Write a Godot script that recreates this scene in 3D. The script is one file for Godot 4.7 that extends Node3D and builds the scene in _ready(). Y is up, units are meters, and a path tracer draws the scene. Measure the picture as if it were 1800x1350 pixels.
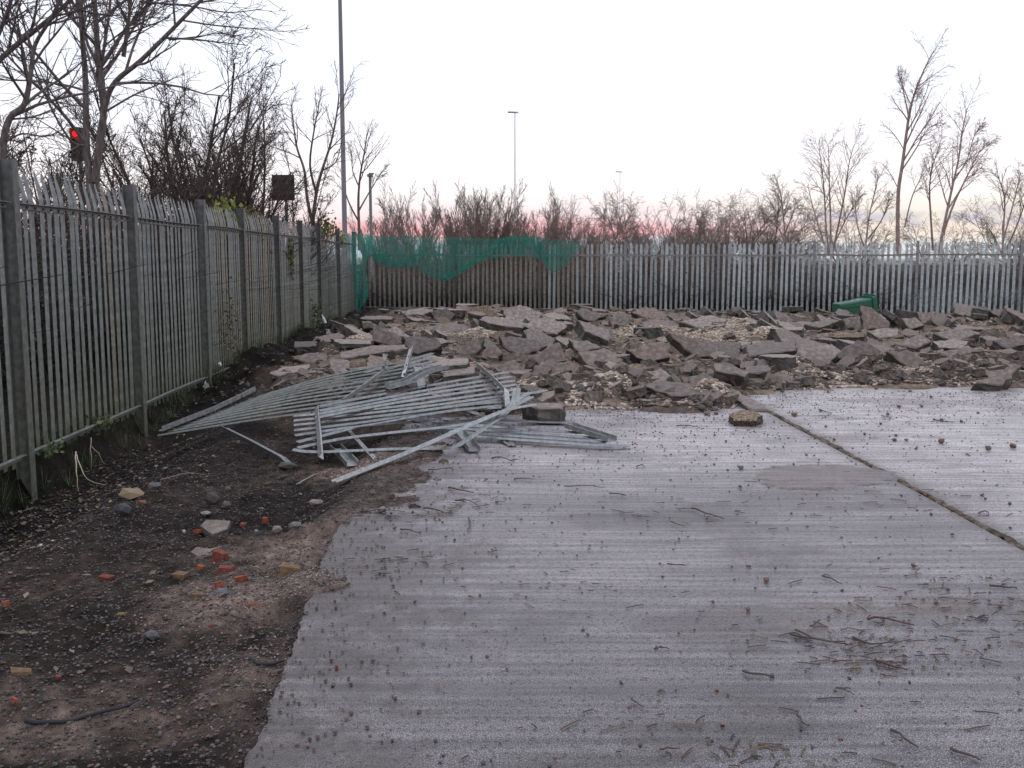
extends Node3D
# A yard at dusk: broken concrete heaped before a palisade fence, fallen fence panels on the left, a wet brushed slab in front.
# Axes: x to the right, y up, -z away from the camera; the helpers below speak of d = -z, the distance ahead.

var rng := RandomNumberGenerator.new()
var used := {}
var M := {}
var lump := FastNoiseLite.new()
var fine := FastNoiseLite.new()


class Mb:
	var v := PackedVector3Array()
	var n := PackedVector3Array()
	var uv := PackedVector2Array()
	var c := PackedColorArray()
	var ix := PackedInt32Array()
	var tint := Color.WHITE

	func vert(p: Vector3, nn: Vector3, t := Vector2.ZERO) -> int:
		v.append(p)
		n.append(nn)
		uv.append(t)
		c.append(tint)
		return v.size() - 1

	func tri(a: Vector3, b: Vector3, cc: Vector3) -> void:  # counter-clockwise seen from outside
		var nn := (b - a).cross(cc - a).normalized()
		var i := vert(a, nn, Vector2(a.x, a.z))
		vert(cc, nn, Vector2(cc.x, cc.z))
		vert(b, nn, Vector2(b.x, b.z))
		ix.append_array([i, i + 1, i + 2])

	func quad(a: Vector3, b: Vector3, cc: Vector3, d: Vector3) -> void:
		tri(a, b, cc)
		tri(a, cc, d)

	func box(at: Vector3, size: Vector3, turn := Basis.IDENTITY) -> void:
		var h := size / 2.0
		var p := []
		for k in 8:
			p.append(at + turn * Vector3(h.x if k & 1 else -h.x, h.y if k & 2 else -h.y, h.z if k & 4 else -h.z))
		quad(p[0], p[2], p[3], p[1])
		quad(p[4], p[5], p[7], p[6])
		quad(p[0], p[4], p[6], p[2])
		quad(p[1], p[3], p[7], p[5])
		quad(p[0], p[1], p[5], p[4])
		quad(p[2], p[6], p[7], p[3])

	func tube(pts: PackedVector3Array, radii: PackedFloat32Array, sides: int, cap := false) -> void:
		var m := pts.size()
		var t := (pts[1] - pts[0]).normalized()
		var side := t.cross(Vector3(0.31, 0.2, 0.93)).normalized()
		var first := v.size()
		for i in m:
			t = (pts[mini(i + 1, m - 1)] - pts[maxi(i - 1, 0)]).normalized()
			side = (side - t * side.dot(t)).normalized()
			var up := t.cross(side)
			for k in sides:
				var a := TAU * k / sides
				var o := side * cos(a) + up * sin(a)
				v.append(pts[i] + o * radii[i])
				n.append(o)
				uv.append(Vector2(float(k) / sides, i * 0.3))
				c.append(tint)
		for i in m - 1:
			for k in sides:
				var p := first + i * sides + k
				var q := first + i * sides + (k + 1) % sides
				ix.append_array([p, q + sides, q, p, p + sides, q + sides])
		if cap:
			for e in [0, m - 1]:
				var tt := (pts[1] - pts[0]).normalized() * -1.0 if e == 0 else (pts[m - 1] - pts[m - 2]).normalized()
				var mid := vert(pts[e], tt)
				for k in sides:
					var p := vert(v[first + e * sides + k], tt)
					var q := vert(v[first + e * sides + (k + 1) % sides], tt)
					if e == 0:
						ix.append_array([mid, p, q])
					else:
						ix.append_array([mid, q, p])

	# a closed outline (counter-clockwise in the x, y of each frame, seen with the frame's z towards one) carried along frames; flat faces, closed ends
	func sweep(outline: PackedVector2Array, frames: Array, scales := []) -> void:
		var m := outline.size()
		var rings := []
		for i in frames.size():
			var f: Transform3D = frames[i]
			var s: Vector2 = scales[i] if scales.size() else Vector2.ONE
			var r := PackedVector3Array()
			for p in outline:
				r.append(f * Vector3(p.x * s.x, p.y * s.y, 0))
			rings.append(r)
		for i in frames.size() - 1:
			for k in m:
				var j := (k + 1) % m
				quad(rings[i][k], rings[i][j], rings[i + 1][j], rings[i + 1][k])
		var tris := Geometry2D.triangulate_polygon(outline)
		for k in range(0, tris.size(), 3):
			var a := tris[k]
			var b := tris[k + 1]
			var e := tris[k + 2]
			var pa := outline[a]
			if (outline[b] - pa).cross(outline[e] - pa) < 0.0:
				var w := b
				b = e
				e = w
			tri(rings[0][a], rings[0][e], rings[0][b])
			var z := frames.size() - 1
			tri(rings[z][a], rings[z][b], rings[z][e])

	func mesh() -> ArrayMesh:
		var a := []
		a.resize(Mesh.ARRAY_MAX)
		a[Mesh.ARRAY_VERTEX] = v
		a[Mesh.ARRAY_NORMAL] = n
		a[Mesh.ARRAY_TEX_UV] = uv
		a[Mesh.ARRAY_COLOR] = c
		a[Mesh.ARRAY_INDEX] = ix
		var r := ArrayMesh.new()
		r.add_surface_from_arrays(Mesh.PRIMITIVE_TRIANGLES, a)
		return r


func numbered(called: String) -> String:
	var k: int = used.get(called, -1) + 1
	used[called] = k
	return called if k == 0 else "%s_%03d" % [called, k]


func tag(o: Node, label: String, category := "", group := "", kind := "") -> void:
	if label:
		o.set_meta("label", label)
	if category:
		o.set_meta("category", category)
	if group:
		o.set_meta("group", group)
	if kind:
		o.set_meta("kind", kind)


func thing(called: String, label: String, category: String, at := Vector3.ZERO, group := "") -> Node3D:
	var o := Node3D.new()
	o.name = numbered(called)
	o.position = at
	add_child(o)
	tag(o, label, category, group)
	return o


func obj(called: String, m: Mesh, mat: Material, parent: Node = null, at := Vector3.ZERO) -> MeshInstance3D:
	var o := MeshInstance3D.new()
	o.mesh = m
	o.material_override = mat
	o.position = at
	if parent == null:
		o.name = numbered(called)
		add_child(o)
	else:
		var k := 0
		for ch in parent.get_children():
			if String(ch.name) == called or String(ch.name).begins_with(called + "_0") or String(ch.name).begins_with(called + "_1") or String(ch.name).begins_with(called + "_2"):
				k += 1
		o.name = called if k == 0 else "%s_%03d" % [called, k]
		parent.add_child(o, true)
	return o


func copies(called: String, m: Mesh, mat: Material, where: Array, tints: PackedColorArray, label: String, kind := "stuff") -> MultiMeshInstance3D:
	var mm := MultiMesh.new()
	mm.transform_format = MultiMesh.TRANSFORM_3D
	mm.use_colors = true
	mm.mesh = m
	mm.instance_count = where.size()
	for i in where.size():
		mm.set_instance_transform(i, where[i])
		mm.set_instance_color(i, tints[i])
	var o := MultiMeshInstance3D.new()
	o.name = numbered(called)
	o.multimesh = mm
	o.material_override = mat
	add_child(o)
	tag(o, label, called.replace("_", " "), "", kind)
	return o


# ---------------------------------------------------------------- surfaces

func bytes_of(sd: int, freq: float, w: int, h: int, kind := FastNoiseLite.TYPE_SIMPLEX_SMOOTH, octaves := 4) -> PackedByteArray:
	var f := FastNoiseLite.new()
	f.seed = sd
	f.noise_type = kind
	f.frequency = freq
	f.fractal_octaves = octaves
	if octaves == 1:
		f.fractal_type = FastNoiseLite.FRACTAL_NONE
	if kind == FastNoiseLite.TYPE_CELLULAR:
		f.cellular_return_type = FastNoiseLite.RETURN_DISTANCE
	var im := f.get_seamless_image(w, h)
	im.convert(Image.FORMAT_L8)
	return im.get_data()


func stretched(sd: int, freq: float, w: int, h: int, size: int, octaves := 3) -> PackedByteArray:
	var f := FastNoiseLite.new()
	f.seed = sd
	f.frequency = freq
	f.fractal_octaves = octaves
	var im := f.get_seamless_image(w, h)
	im.convert(Image.FORMAT_L8)
	im.resize(size, size, Image.INTERPOLATE_CUBIC)
	return im.get_data()


func grey_tex(b: PackedByteArray, size: int) -> ImageTexture:
	return ImageTexture.create_from_image(Image.create_from_data(size, size, false, Image.FORMAT_L8, b))


func rgb_tex(b: PackedByteArray, size: int) -> ImageTexture:
	return ImageTexture.create_from_image(Image.create_from_data(size, size, false, Image.FORMAT_RGB8, b))


func ramp(b: PackedByteArray, lo: Color, hi: Color, gain := 1.0) -> PackedByteArray:
	var out := PackedByteArray()
	out.resize(b.size() * 3)
	for i in b.size():
		var t := clampf((b[i] / 255.0 - 0.5) * gain + 0.5, 0.0, 1.0)
		out[i * 3] = int(255.0 * lerpf(lo.r, hi.r, t))
		out[i * 3 + 1] = int(255.0 * lerpf(lo.g, hi.g, t))
		out[i * 3 + 2] = int(255.0 * lerpf(lo.b, hi.b, t))
	return out


func blend(a: PackedByteArray, b: PackedByteArray, t: float) -> PackedByteArray:
	var out := PackedByteArray()
	out.resize(a.size())
	for i in a.size():
		out[i] = int(lerpf(a[i], b[i], t))
	return out


func mat(col: Color, rough: float, metal := 0.0) -> StandardMaterial3D:
	var m := StandardMaterial3D.new()
	m.albedo_color = col.linear_to_srgb()
	m.roughness = rough
	m.metallic = metal
	m.vertex_color_use_as_albedo = true
	return m


func relief(m: StandardMaterial3D, t: Texture2D, cm: float) -> void:
	m.heightmap_enabled = true
	m.heightmap_texture = t
	m.heightmap_scale = cm


func planes(m: StandardMaterial3D, scale: float, world := false) -> void:
	m.uv1_triplanar = true
	m.uv1_world_triplanar = world
	m.uv1_scale = Vector3.ONE * scale


func make_materials() -> void:
	var S := 1024
	# brushed concrete: streaks run along u
	var st1 := stretched(11, 0.034, 44, S, S, 2)
	var st2 := stretched(12, 0.22, 300, S, S, 2)
	var grain := bytes_of(13, 0.35, S, S, FastNoiseLite.TYPE_SIMPLEX_SMOOTH, 2)
	var blot := bytes_of(14, 0.006, S, S, FastNoiseLite.TYPE_SIMPLEX_SMOOTH, 5)
	var pits := bytes_of(15, 0.05, S, S, FastNoiseLite.TYPE_CELLULAR, 1)
	var alb := PackedByteArray()
	alb.resize(S * S * 3)
	var hgt := PackedByteArray()
	hgt.resize(S * S)
	var rgh := PackedByteArray()
	rgh.resize(S * S)
	for i in S * S:
		var s := st1[i] * 0.55 + st2[i] * 0.45
		var g := grain[i] - 127.0
		var b := blot[i] - 127.0
		var pit := clampf((46.0 - pits[i]) / 30.0, 0.0, 1.0)
		var t := 0.5 + (s - 127.0) * 0.0026 + g * 0.0085 + b * 0.0010 - pit * 0.34
		t = clampf(t, 0.0, 1.0)
		alb[i * 3] = int(lerpf(12.0, 160.0, t))
		alb[i * 3 + 1] = int(lerpf(11.5, 153.5, t))
		alb[i * 3 + 2] = int(lerpf(11.5, 153.5, t))
		hgt[i] = int(clampf(s * 0.5 + grain[i] * 0.5 - pit * 60.0, 0.0, 255.0))
		rgh[i] = int(clampf(165.0 + g * 0.7 + b * 0.35, 70.0, 255.0))
	var con := mat(Color(1, 1, 1), 0.62)
	con.albedo_texture = rgb_tex(alb, S)
	con.roughness_texture = grey_tex(rgh, S)
	con.roughness_texture_channel = BaseMaterial3D.TEXTURE_CHANNEL_RED
	con.roughness = 0.72
	con.metallic_specular = 0.5
	relief(con, grey_tex(hgt, S), 0.25)
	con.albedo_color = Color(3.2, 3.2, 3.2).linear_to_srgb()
	M.concrete = con

	# soil with small stones
	var cell := bytes_of(21, 0.045, S, S, FastNoiseLite.TYPE_CELLULAR, 1)
	var cell2 := bytes_of(22, 0.11, S, S, FastNoiseLite.TYPE_CELLULAR, 1)
	var sb := bytes_of(23, 0.012, S, S, FastNoiseLite.TYPE_SIMPLEX_SMOOTH, 5)
	var sg := bytes_of(24, 0.2, S, S, FastNoiseLite.TYPE_SIMPLEX_SMOOTH, 3)
	var sal := PackedByteArray()
	sal.resize(S * S * 3)
	var sh := PackedByteArray()
	sh.resize(S * S)
	for i in S * S:
		var t := 0.42 + (sb[i] - 127.0) * 0.004 + (sg[i] - 127.0) * 0.005
		var speck := clampf((60.0 - cell[i]) / 24.0, 0.0, 1.0) * (1.0 if sg[i] > 132 else 0.0)
		t = clampf(t + speck * 0.4, 0.0, 1.2)
		sal[i * 3] = int(clampf(lerpf(84.0, 190.0, t), 0.0, 255.0))
		sal[i * 3 + 1] = int(clampf(lerpf(79.0, 182.0, t), 0.0, 255.0))
		sal[i * 3 + 2] = int(clampf(lerpf(76.0, 176.0, t), 0.0, 255.0))
		sh[i] = int(clampf(sb[i] * 0.35 + (255 - cell2[i]) * 0.35 + sg[i] * 0.3 + speck * 40.0, 0.0, 255.0))
	var soil := mat(Color(1.2, 1.2, 1.2), 0.85)
	soil.metallic_specular = 0.25
	soil.albedo_texture = rgb_tex(sal, S)
	relief(soil, grey_tex(sh, S), 2.6)
	planes(soil, 0.8, true)
	M.soil = soil
	var far := mat(Color(1, 1, 1), 0.95)
	far.albedo_texture = soil.albedo_texture
	planes(far, 0.11, true)
	M.far_ground = far

	# broken concrete
	var R := 512
	var rb := bytes_of(31, 0.012, R, R, FastNoiseLite.TYPE_SIMPLEX_SMOOTH, 6)
	var rc := bytes_of(32, 0.07, R, R, FastNoiseLite.TYPE_CELLULAR, 1)
	var rf := bytes_of(33, 0.16, R, R, FastNoiseLite.TYPE_SIMPLEX_SMOOTH, 3)
	var ral := PackedByteArray()
	ral.resize(R * R * 3)
	var rh := PackedByteArray()
	rh.resize(R * R)
	for i in R * R:
		var t := clampf(0.5 + (rb[i] - 127.0) * 0.0024 + (rf[i] - 127.0) * 0.0075, 0.0, 1.0)
		ral[i * 3] = int(lerpf(96.0, 214.0, t))
		ral[i * 3 + 1] = int(lerpf(92.0, 206.0, t))
		ral[i * 3 + 2] = int(lerpf(90.0, 202.0, t))
		rh[i] = int(clampf(rb[i] * 0.6 + rf[i] * 0.37 + (255 - rc[i]) * 0.03, 0.0, 255.0))
	var rub := mat(Color(1, 1, 1), 0.8)
	rub.albedo_texture = rgb_tex(ral, R)
	relief(rub, grey_tex(rh, R), 0.7)
	planes(rub, 1.5)
	M.rubble = rub
	# bedded gravel stuck to the underside of turned slabs
	var gc := bytes_of(41, 0.055, R, R, FastNoiseLite.TYPE_CELLULAR, 1)
	var gv := FastNoiseLite.new()
	gv.noise_type = FastNoiseLite.TYPE_CELLULAR
	gv.frequency = 0.055
	gv.seed = 41
	gv.fractal_type = FastNoiseLite.FRACTAL_NONE
	gv.cellular_return_type = FastNoiseLite.RETURN_CELL_VALUE
	var gvi := gv.get_seamless_image(R, R)
	gvi.convert(Image.FORMAT_L8)
	var gb := gvi.get_data()
	var gal := PackedByteArray()
	gal.resize(R * R * 3)
	var gh := PackedByteArray()
	gh.resize(R * R)
	for i in R * R:
		var edge := clampf(gc[i] / 120.0, 0.0, 1.0)
		var t := clampf(gb[i] / 255.0 * 0.8 + 0.3 - edge * 0.6, 0.0, 1.0)
		gal[i * 3] = int(lerpf(122.0, 250.0, t))
		gal[i * 3 + 1] = int(lerpf(108.0, 232.0, t))
		gal[i * 3 + 2] = int(lerpf(94.0, 208.0, t))
		gh[i] = int(clampf(255.0 - gc[i] * 1.3, 0.0, 255.0))
	var grav := mat(Color(1, 1, 1), 0.85)
	grav.albedo_texture = rgb_tex(gal, R)
	relief(grav, grey_tex(gh, R), 2.5)
	planes(grav, 1.6)
	M.gravel = grav

	# galvanised steel, gone dull
	var zb := blend(bytes_of(51, 0.02, R, R, FastNoiseLite.TYPE_SIMPLEX_SMOOTH, 5), bytes_of(52, 0.2, R, R, FastNoiseLite.TYPE_SIMPLEX_SMOOTH, 2), 0.4)
	var steel := mat(Color(1, 1, 1), 0.6, 0.2)
	steel.albedo_texture = rgb_tex(ramp(zb, Color(0.43, 0.435, 0.43), Color(0.63, 0.637, 0.633), 1.8), R)
	planes(steel, 1.1, true)
	M.steel = steel
	var steel_light: StandardMaterial3D = steel.duplicate()
	steel_light.albedo_texture = rgb_tex(ramp(zb, Color(0.62, 0.64, 0.655), Color(0.85, 0.87, 0.885), 1.8), R)
	M.steel_light = steel_light
	var steel_brown: StandardMaterial3D = steel.duplicate()
	steel_brown.albedo_texture = rgb_tex(ramp(zb, Color(0.45, 0.43, 0.40), Color(0.67, 0.645, 0.61), 1.8), R)
	M.steel_brown = steel_brown
	var steel_mid: StandardMaterial3D = steel.duplicate()
	steel_mid.albedo_texture = rgb_tex(ramp(zb, Color(0.55, 0.56, 0.56), Color(0.77, 0.78, 0.775), 1.8), R)
	M.steel_mid = steel_mid
	var steel_new := mat(Color(1, 1, 1), 0.38, 0.45)
	steel_new.albedo_texture = rgb_tex(ramp(zb, Color(0.46, 0.46, 0.455), Color(0.75, 0.75, 0.75), 1.8), R)
	planes(steel_new, 1.7, true)
	M.steel_new = steel_new
	M.bolt = mat(Color(0.05, 0.05, 0.055), 0.7)

	# bark
	var bb := stretched(61, 0.03, 256, 64, 256, 5)
	var bark := mat(Color(2.6, 2.6, 2.6), 0.9)
	bark.albedo_texture = rgb_tex(ramp(bb, Color(0.34, 0.30, 0.28), Color(0.56, 0.51, 0.48), 1.8), 256)
	planes(bark, 2.0)
	M.bark = bark
	M.twig = mat(Color(1, 1, 1), 0.9)
	M.brick = mat(Color(1, 1, 1), 0.85)
	M.brick.albedo_texture = M.rubble.albedo_texture
	relief(M.brick, grey_tex(rh, R), 0.6)
	planes(M.brick, 4.0)
	M.leaf = mat(Color(1, 1, 1), 0.6)
	M.leaf.backlight_enabled = true
	M.leaf.backlight = Color(0.3, 0.34, 0.14)
	M.stone = mat(Color(1, 1, 1), 0.75)
	M.wet = mat(Color(1, 1, 1), 0.5)
	var nb := stretched(71, 0.05, 512, 40, 512, 3)
	var nal := PackedByteArray()
	nal.resize(512 * 512 * 4)
	for y in 512:
		for x in 512:
			var i := y * 512 + x
			var weave := 26.0 * (1.0 if x % 6 < 2 or y % 6 < 2 else -0.5)
			nal[i * 4] = 255
			nal[i * 4 + 1] = 255
			nal[i * 4 + 2] = 255
			nal[i * 4 + 3] = int(clampf(92.0 + (nb[i] - 127.0) * 0.9 + weave, 40.0, 235.0))
	var net := mat(Color(0.008, 0.22, 0.165), 0.9)
	net.albedo_texture = ImageTexture.create_from_image(Image.create_from_data(512, 512, false, Image.FORMAT_RGBA8, nal))
	net.transparency = BaseMaterial3D.TRANSPARENCY_ALPHA
	net.cull_mode = BaseMaterial3D.CULL_DISABLED
	M.net = net
	var bin := mat(Color(0.02, 0.105, 0.065), 0.55)
	bin.roughness_texture = grey_tex(zb, R)
	planes(bin, 2.0)
	M.bin = bin
	M.post = mat(Color(0.17, 0.165, 0.165), 0.7)
	M.white = mat(Color(0.75, 0.76, 0.78), 0.45)


func sky_picture() -> ImageTexture:
	var W := 2048
	var H := 1024
	var f := FastNoiseLite.new()
	f.seed = 5
	f.frequency = 1.0
	f.fractal_octaves = 4
	var px := PackedFloat32Array()
	px.resize(W * H * 3)
	for y in H:
		var e := 90.0 - (y + 0.5) / H * 180.0
		var base := Color(0.3, 0.29, 0.3)
		if e >= 0.0:
			base = SKY_HIGH.lerp(SKY_TOP, smoothstep(12.0, 75.0, e))
			base = Color(1.12, 1.06, 1.05).lerp(base, smoothstep(2.0, 11.0, e))
		var busy := e > 0.0 and e < 7.0
		for x in W:
			var col := base
			if busy:
				var az := (x + 0.5) / W * 360.0
				if az > 180.0:
					az -= 360.0
				var w1 := f.get_noise_3d(cos(deg_to_rad(az)) * 14.0, e * 1.1, sin(deg_to_rad(az)) * 14.0)
				var w2 := f.get_noise_3d(cos(deg_to_rad(az)) * 30.0 + 9.0, e * 2.2, sin(deg_to_rad(az)) * 30.0)
				var ee := e + w1 * 0.5
				var right := smoothstep(6.0, 20.0, az + w2 * 3.0)
				# pink glow, then the red streak, then blue haze at the foot of the sky
				var glow := Color(1.0, 0.86, 0.88).lerp(Color(1.02, 0.93, 0.80), right)
				col = col.lerp(glow, 1.0 - smoothstep(2.0, 4.2, ee))
				var red := exp(-pow((ee - 1.6) / 0.55, 2.0)) * (1.0 - right * 0.85) * clampf(0.9 + w2 * 1.0, 0.0, 1.0)
				col = col.lerp(Color(1.0, 0.44, 0.47), red)
				var lilac := exp(-pow((ee - 2.15) / 0.4, 2.0)) * right * clampf(0.6 + w2 * 1.6, 0.0, 1.0)
				col = col.lerp(Color(0.58, 0.55, 0.66), lilac)
				var blue := 1.0 - smoothstep(0.75, 1.25, ee)
				col = col.lerp(Color(0.66, 0.74, 0.86), blue * (1.0 - right * 0.5))
			var i := (y * W + x) * 3
			px[i] = col.r
			px[i + 1] = col.g
			px[i + 2] = col.b
	return ImageTexture.create_from_image(Image.create_from_data(W, H, false, Image.FORMAT_RGBF, px.to_byte_array()))


# ---------------------------------------------------------------- the lie of the land

func fence_x(d: float) -> float:
	return -4.05 - 0.0283 * d


func back_d(x: float) -> float:
	return 30.98 - 0.257 * x


const FRONT := [Vector2(-7, 14.2), Vector2(-4.5, 13.2), Vector2(-3.2, 11.8), Vector2(-2.2, 10.6), Vector2(-1, 10.2), Vector2(0, 10.25), Vector2(0.66, 10.7), Vector2(1.37, 10.6), Vector2(2.0, 10.45), Vector2(2.4, 10.7), Vector2(2.75, 11.9), Vector2(4.2, 12.5), Vector2(6.3, 12.5), Vector2(24, 12.3)]


func front(x: float) -> float:
	for i in FRONT.size() - 1:
		if x < FRONT[i + 1].x:
			return lerpf(FRONT[i].y, FRONT[i + 1].y, clampf((x - FRONT[i].x) / (FRONT[i + 1].x - FRONT[i].x), 0.0, 1.0))
	return 12.3


const EDGE := [Vector2(-1.006, 2.000), Vector2(-0.856, 2.977), Vector2(-0.872, 3.377), Vector2(-0.903, 3.749), Vector2(-0.919, 4.044), Vector2(-0.955, 4.350), Vector2(-0.987, 4.703), Vector2(-1.028, 5.165), Vector2(-1.052, 5.787), Vector2(-1.035, 6.822), Vector2(-1.042, 8.550), Vector2(-1.065, 9.957), Vector2(-1.098, 11.902)]


func slab_left(d: float) -> float:
	for i in EDGE.size() - 1:
		if d < EDGE[i + 1].y:
			return lerpf(EDGE[i].x, EDGE[i + 1].x, clampf((d - EDGE[i].y) / (EDGE[i + 1].y - EDGE[i].y), 0.0, 1.0)) + fine.get_noise_2d(d * 420.0, 7.0) * 0.016 + fine.get_noise_2d(d * 1500.0, 17.0) * 0.012
	return EDGE[EDGE.size() - 1].x


func joint_x(d: float) -> float:
	return 3.0318 + -0.0294 * d + fine.get_noise_2d(d * 40.0, 3.0) * 0.015


# soil, spoil bank and the bed of the rubble
func ground_h(x: float, d: float) -> float:
	var u := x - fence_x(d)
	var nz := lump.get_noise_2d(x * 60.0, d * 60.0)
	var nf := fine.get_noise_2d(x * 300.0, d * 300.0)
	var nff := fine.get_noise_2d(x * 1100.0 + 50.0, d * 1100.0)
	var h := -0.115 + nz * 0.06 + nf * 0.035 + nff * 0.022
	# the cut at the foot of the left fence
	var deep := lerpf(0.42, 0.05, smoothstep(11.0, 17.0, d)) * smoothstep(3.0, 7.0, d)
	if u > -0.2:
		h -= deep * smoothstep(-0.18, 0.1, u) * (1.0 - smoothstep(0.3, 1.7, u))
	else:
		h += smoothstep(0.2, 2.5, -u) * 0.45
	# the spoil bank between the fence and the heap
	var bank := smoothstep(11.5, 13.5, d) * (1.0 - smoothstep(0.5, 2.6, u)) * smoothstep(-0.3, 0.35, u)
	h += bank * (0.16 + nz * 0.22 + nf * 0.06)
	# spill of earth over the slab's left edge
	if d < 12.5:
		var over := x - slab_left(d)
		if over < 0.0 and d < 6.0:
			h = lerpf(h, -0.065 + nf * 0.03 + nff * 0.014, smoothstep(-1.3, -0.25, over))
		var reach := lerpf(0.0, 0.62, smoothstep(5.6, 6.6, d)) + 0.35 * exp(-pow((d - 4.75) / 0.35, 2.0)) + 0.02 + (nz * 0.42 + nf * 0.3 + nff * 0.22) * lerpf(0.45, 1.0, smoothstep(5.2, 6.4, d))
		if over > -0.4:
			var lift := 1.0 - smoothstep(reach - 0.35, reach + 0.12, over)
			h = lerpf(-0.16, maxf(h, -0.02) + 0.028 + nf * 0.012 + nff * 0.012, lift * smoothstep(-0.4, 0.02, over)) if over > 0.0 else lerpf(h, 0.012 + nf * 0.014 + nff * 0.012, smoothstep(-0.4, 0.0, over) * smoothstep(0.05, 0.3, reach) * lift)
	# the bed of broken concrete
	var fr := front(x) + nz * 0.55
	var heap := smoothstep(fr - 0.15, fr + 1.4, d) * smoothstep(0.3, 1.6, u) * smoothstep(0.2, 2.5, back_d(x) - d)
	if d > 9.0:
		var bed := lerpf(-0.2, 0.03, smoothstep(fr - 0.3, fr + 0.05, d)) + heap * (0.11 + nz * 0.12 + nf * 0.05)
		h = lerpf(h, bed, smoothstep(0.9, 2.0, u) * smoothstep(9.0, 10.0, d))
	if d > 9.5:
		var nest := 0.0
		for q in GRAVEL_NESTS:
			if absf(x - q.x) < 1.6 and absf(d - q.y) < 2.0:
				nest = maxf(nest, exp(-pow((x - q.x) / (q.z * 0.75), 2.0) - pow((d - q.y) / (q.z * 0.95), 2.0)))
		h += nest * 0.17 * smoothstep(-0.1, 0.5, d - front(x))
	if x > -2.6 and d > 10.0 and d < fr:
		h = minf(h, lerpf(0.03, -0.2, smoothstep(0.0, 0.3, fr - d)))
	if d > back_d(x) - 1.0:
		h = lerpf(h, 0.0, smoothstep(-1.0, -0.2, d - back_d(x)))
	return h


func on(x: float, d: float) -> Vector3:
	var h := ground_h(x, d)
	if x > slab_left(d) and d < front(x):
		h = maxf(h, 0.0)
	return Vector3(x, h, -d)


func ground_tint(x: float, d: float) -> Color:
	var nz := lump.get_noise_2d(x * 45.0 + 300.0, d * 45.0)
	var nf := fine.get_noise_2d(x * 420.0, d * 420.0 + 90.0)
	var dark := Color(0.064, 0.054, 0.05)
	var brown := Color(0.185, 0.15, 0.132)
	var c := dark.lerp(brown, clampf(0.25 + nz * 0.9 + nf * 0.4, 0.0, 1.0))
	# crushed brick and mortar lying in a pale pinkish patch beside the slab
	var over := x - slab_left(d)
	var crushed := 0.0
	for b in [Vector4(-1.05, 5.55, 0.5, 0.75), Vector4(-1.35, 4.75, 0.42, 0.42), Vector4(-1.0, 4.9, 0.4, 0.35), Vector4(-0.85, 3.9, 0.5, 0.5), Vector4(-1.5, 3.4, 0.7, 0.4), Vector4(-1.2, 7.9, 0.5, 0.6)]:
		crushed = maxf(crushed, exp(-pow((x - b.x) / b.z, 2.0) - pow((d - b.y) / b.w, 2.0)) * (1.2 if b.y > 4.5 else 0.5))
	crushed = clampf(crushed + nz * 0.5 + nf * 0.3 - 0.2, 0.0, 1.0)
	c = c.lerp(Color(1.15, 0.92, 0.82), crushed * 0.85)
	if over > -0.15 and d < 12.0:
		c = c.lerp(Color(0.52, 0.45, 0.42).lerp(Color(0.30, 0.26, 0.24), clampf(nf * 2.0 + 0.5, 0.0, 1.0)), 0.75 * smoothstep(-0.2, 0.1, over))
	var heap := smoothstep(-0.7, -0.1, d - front(x)) * smoothstep(0.6, 2.0, x - fence_x(d))
	c = c.lerp(Color(0.42, 0.36, 0.32).lerp(Color(1.0, 0.83, 0.65), clampf(0.25 + nz * 1.8 + nf * 0.6, 0.0, 1.0)), heap)
	if d > 9.5:
		var nest := 0.0
		for q in GRAVEL_NESTS:
			if absf(x - q.x) < 1.6 and absf(d - q.y) < 2.0:
				nest = maxf(nest, exp(-pow((x - q.x) / (q.z * 0.75), 2.0) - pow((d - q.y) / (q.z * 0.95), 2.0)))
		c = c.lerp(Color(1.2, 1.02, 0.82), clampf(nest * 1.3 + nf * 0.5 * nest, 0.0, 1.0))
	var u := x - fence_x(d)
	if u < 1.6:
		var k := lerpf(0.6, 1.0, smoothstep(0.4, 1.6, u))  # darker by the fence: black earth, with shade put into the colour
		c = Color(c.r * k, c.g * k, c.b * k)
	if d > back_d(x) - 0.6 or x < fence_x(d) - 0.1:
		c = c.lerp(Color(0.12, 0.11, 0.085), 0.8)
	return c


func grid_ground(called: String, x0: float, x1: float, d0: float, d1: float, step: float, label: String) -> void:
	var nx := int((x1 - x0) / step)
	var nd := int((d1 - d0) / step)
	var mb := Mb.new()
	for j in nd + 1:
		var d := lerpf(d0, d1, float(j) / nd)
		for i in nx + 1:
			var x := lerpf(x0, x1, float(i) / nx)
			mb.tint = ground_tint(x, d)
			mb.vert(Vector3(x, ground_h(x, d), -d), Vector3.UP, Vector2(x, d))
	var w := nx + 1
	for j in nd + 1:
		for i in nx + 1:
			var a := mb.v[j * w + mini(i + 1, nx)] - mb.v[j * w + maxi(i - 1, 0)]
			var b := mb.v[maxi(j - 1, 0) * w + i] - mb.v[mini(j + 1, nd) * w + i]
			mb.n[j * w + i] = b.cross(a).normalized()
	for j in nd:
		for i in nx:
			var p := j * w + i
			mb.ix.append_array([p, p + w, p + w + 1, p, p + w + 1, p + 1])
	var o := obj(called, mb.mesh(), M.soil)
	tag(o, label, "", "", "structure")


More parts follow.
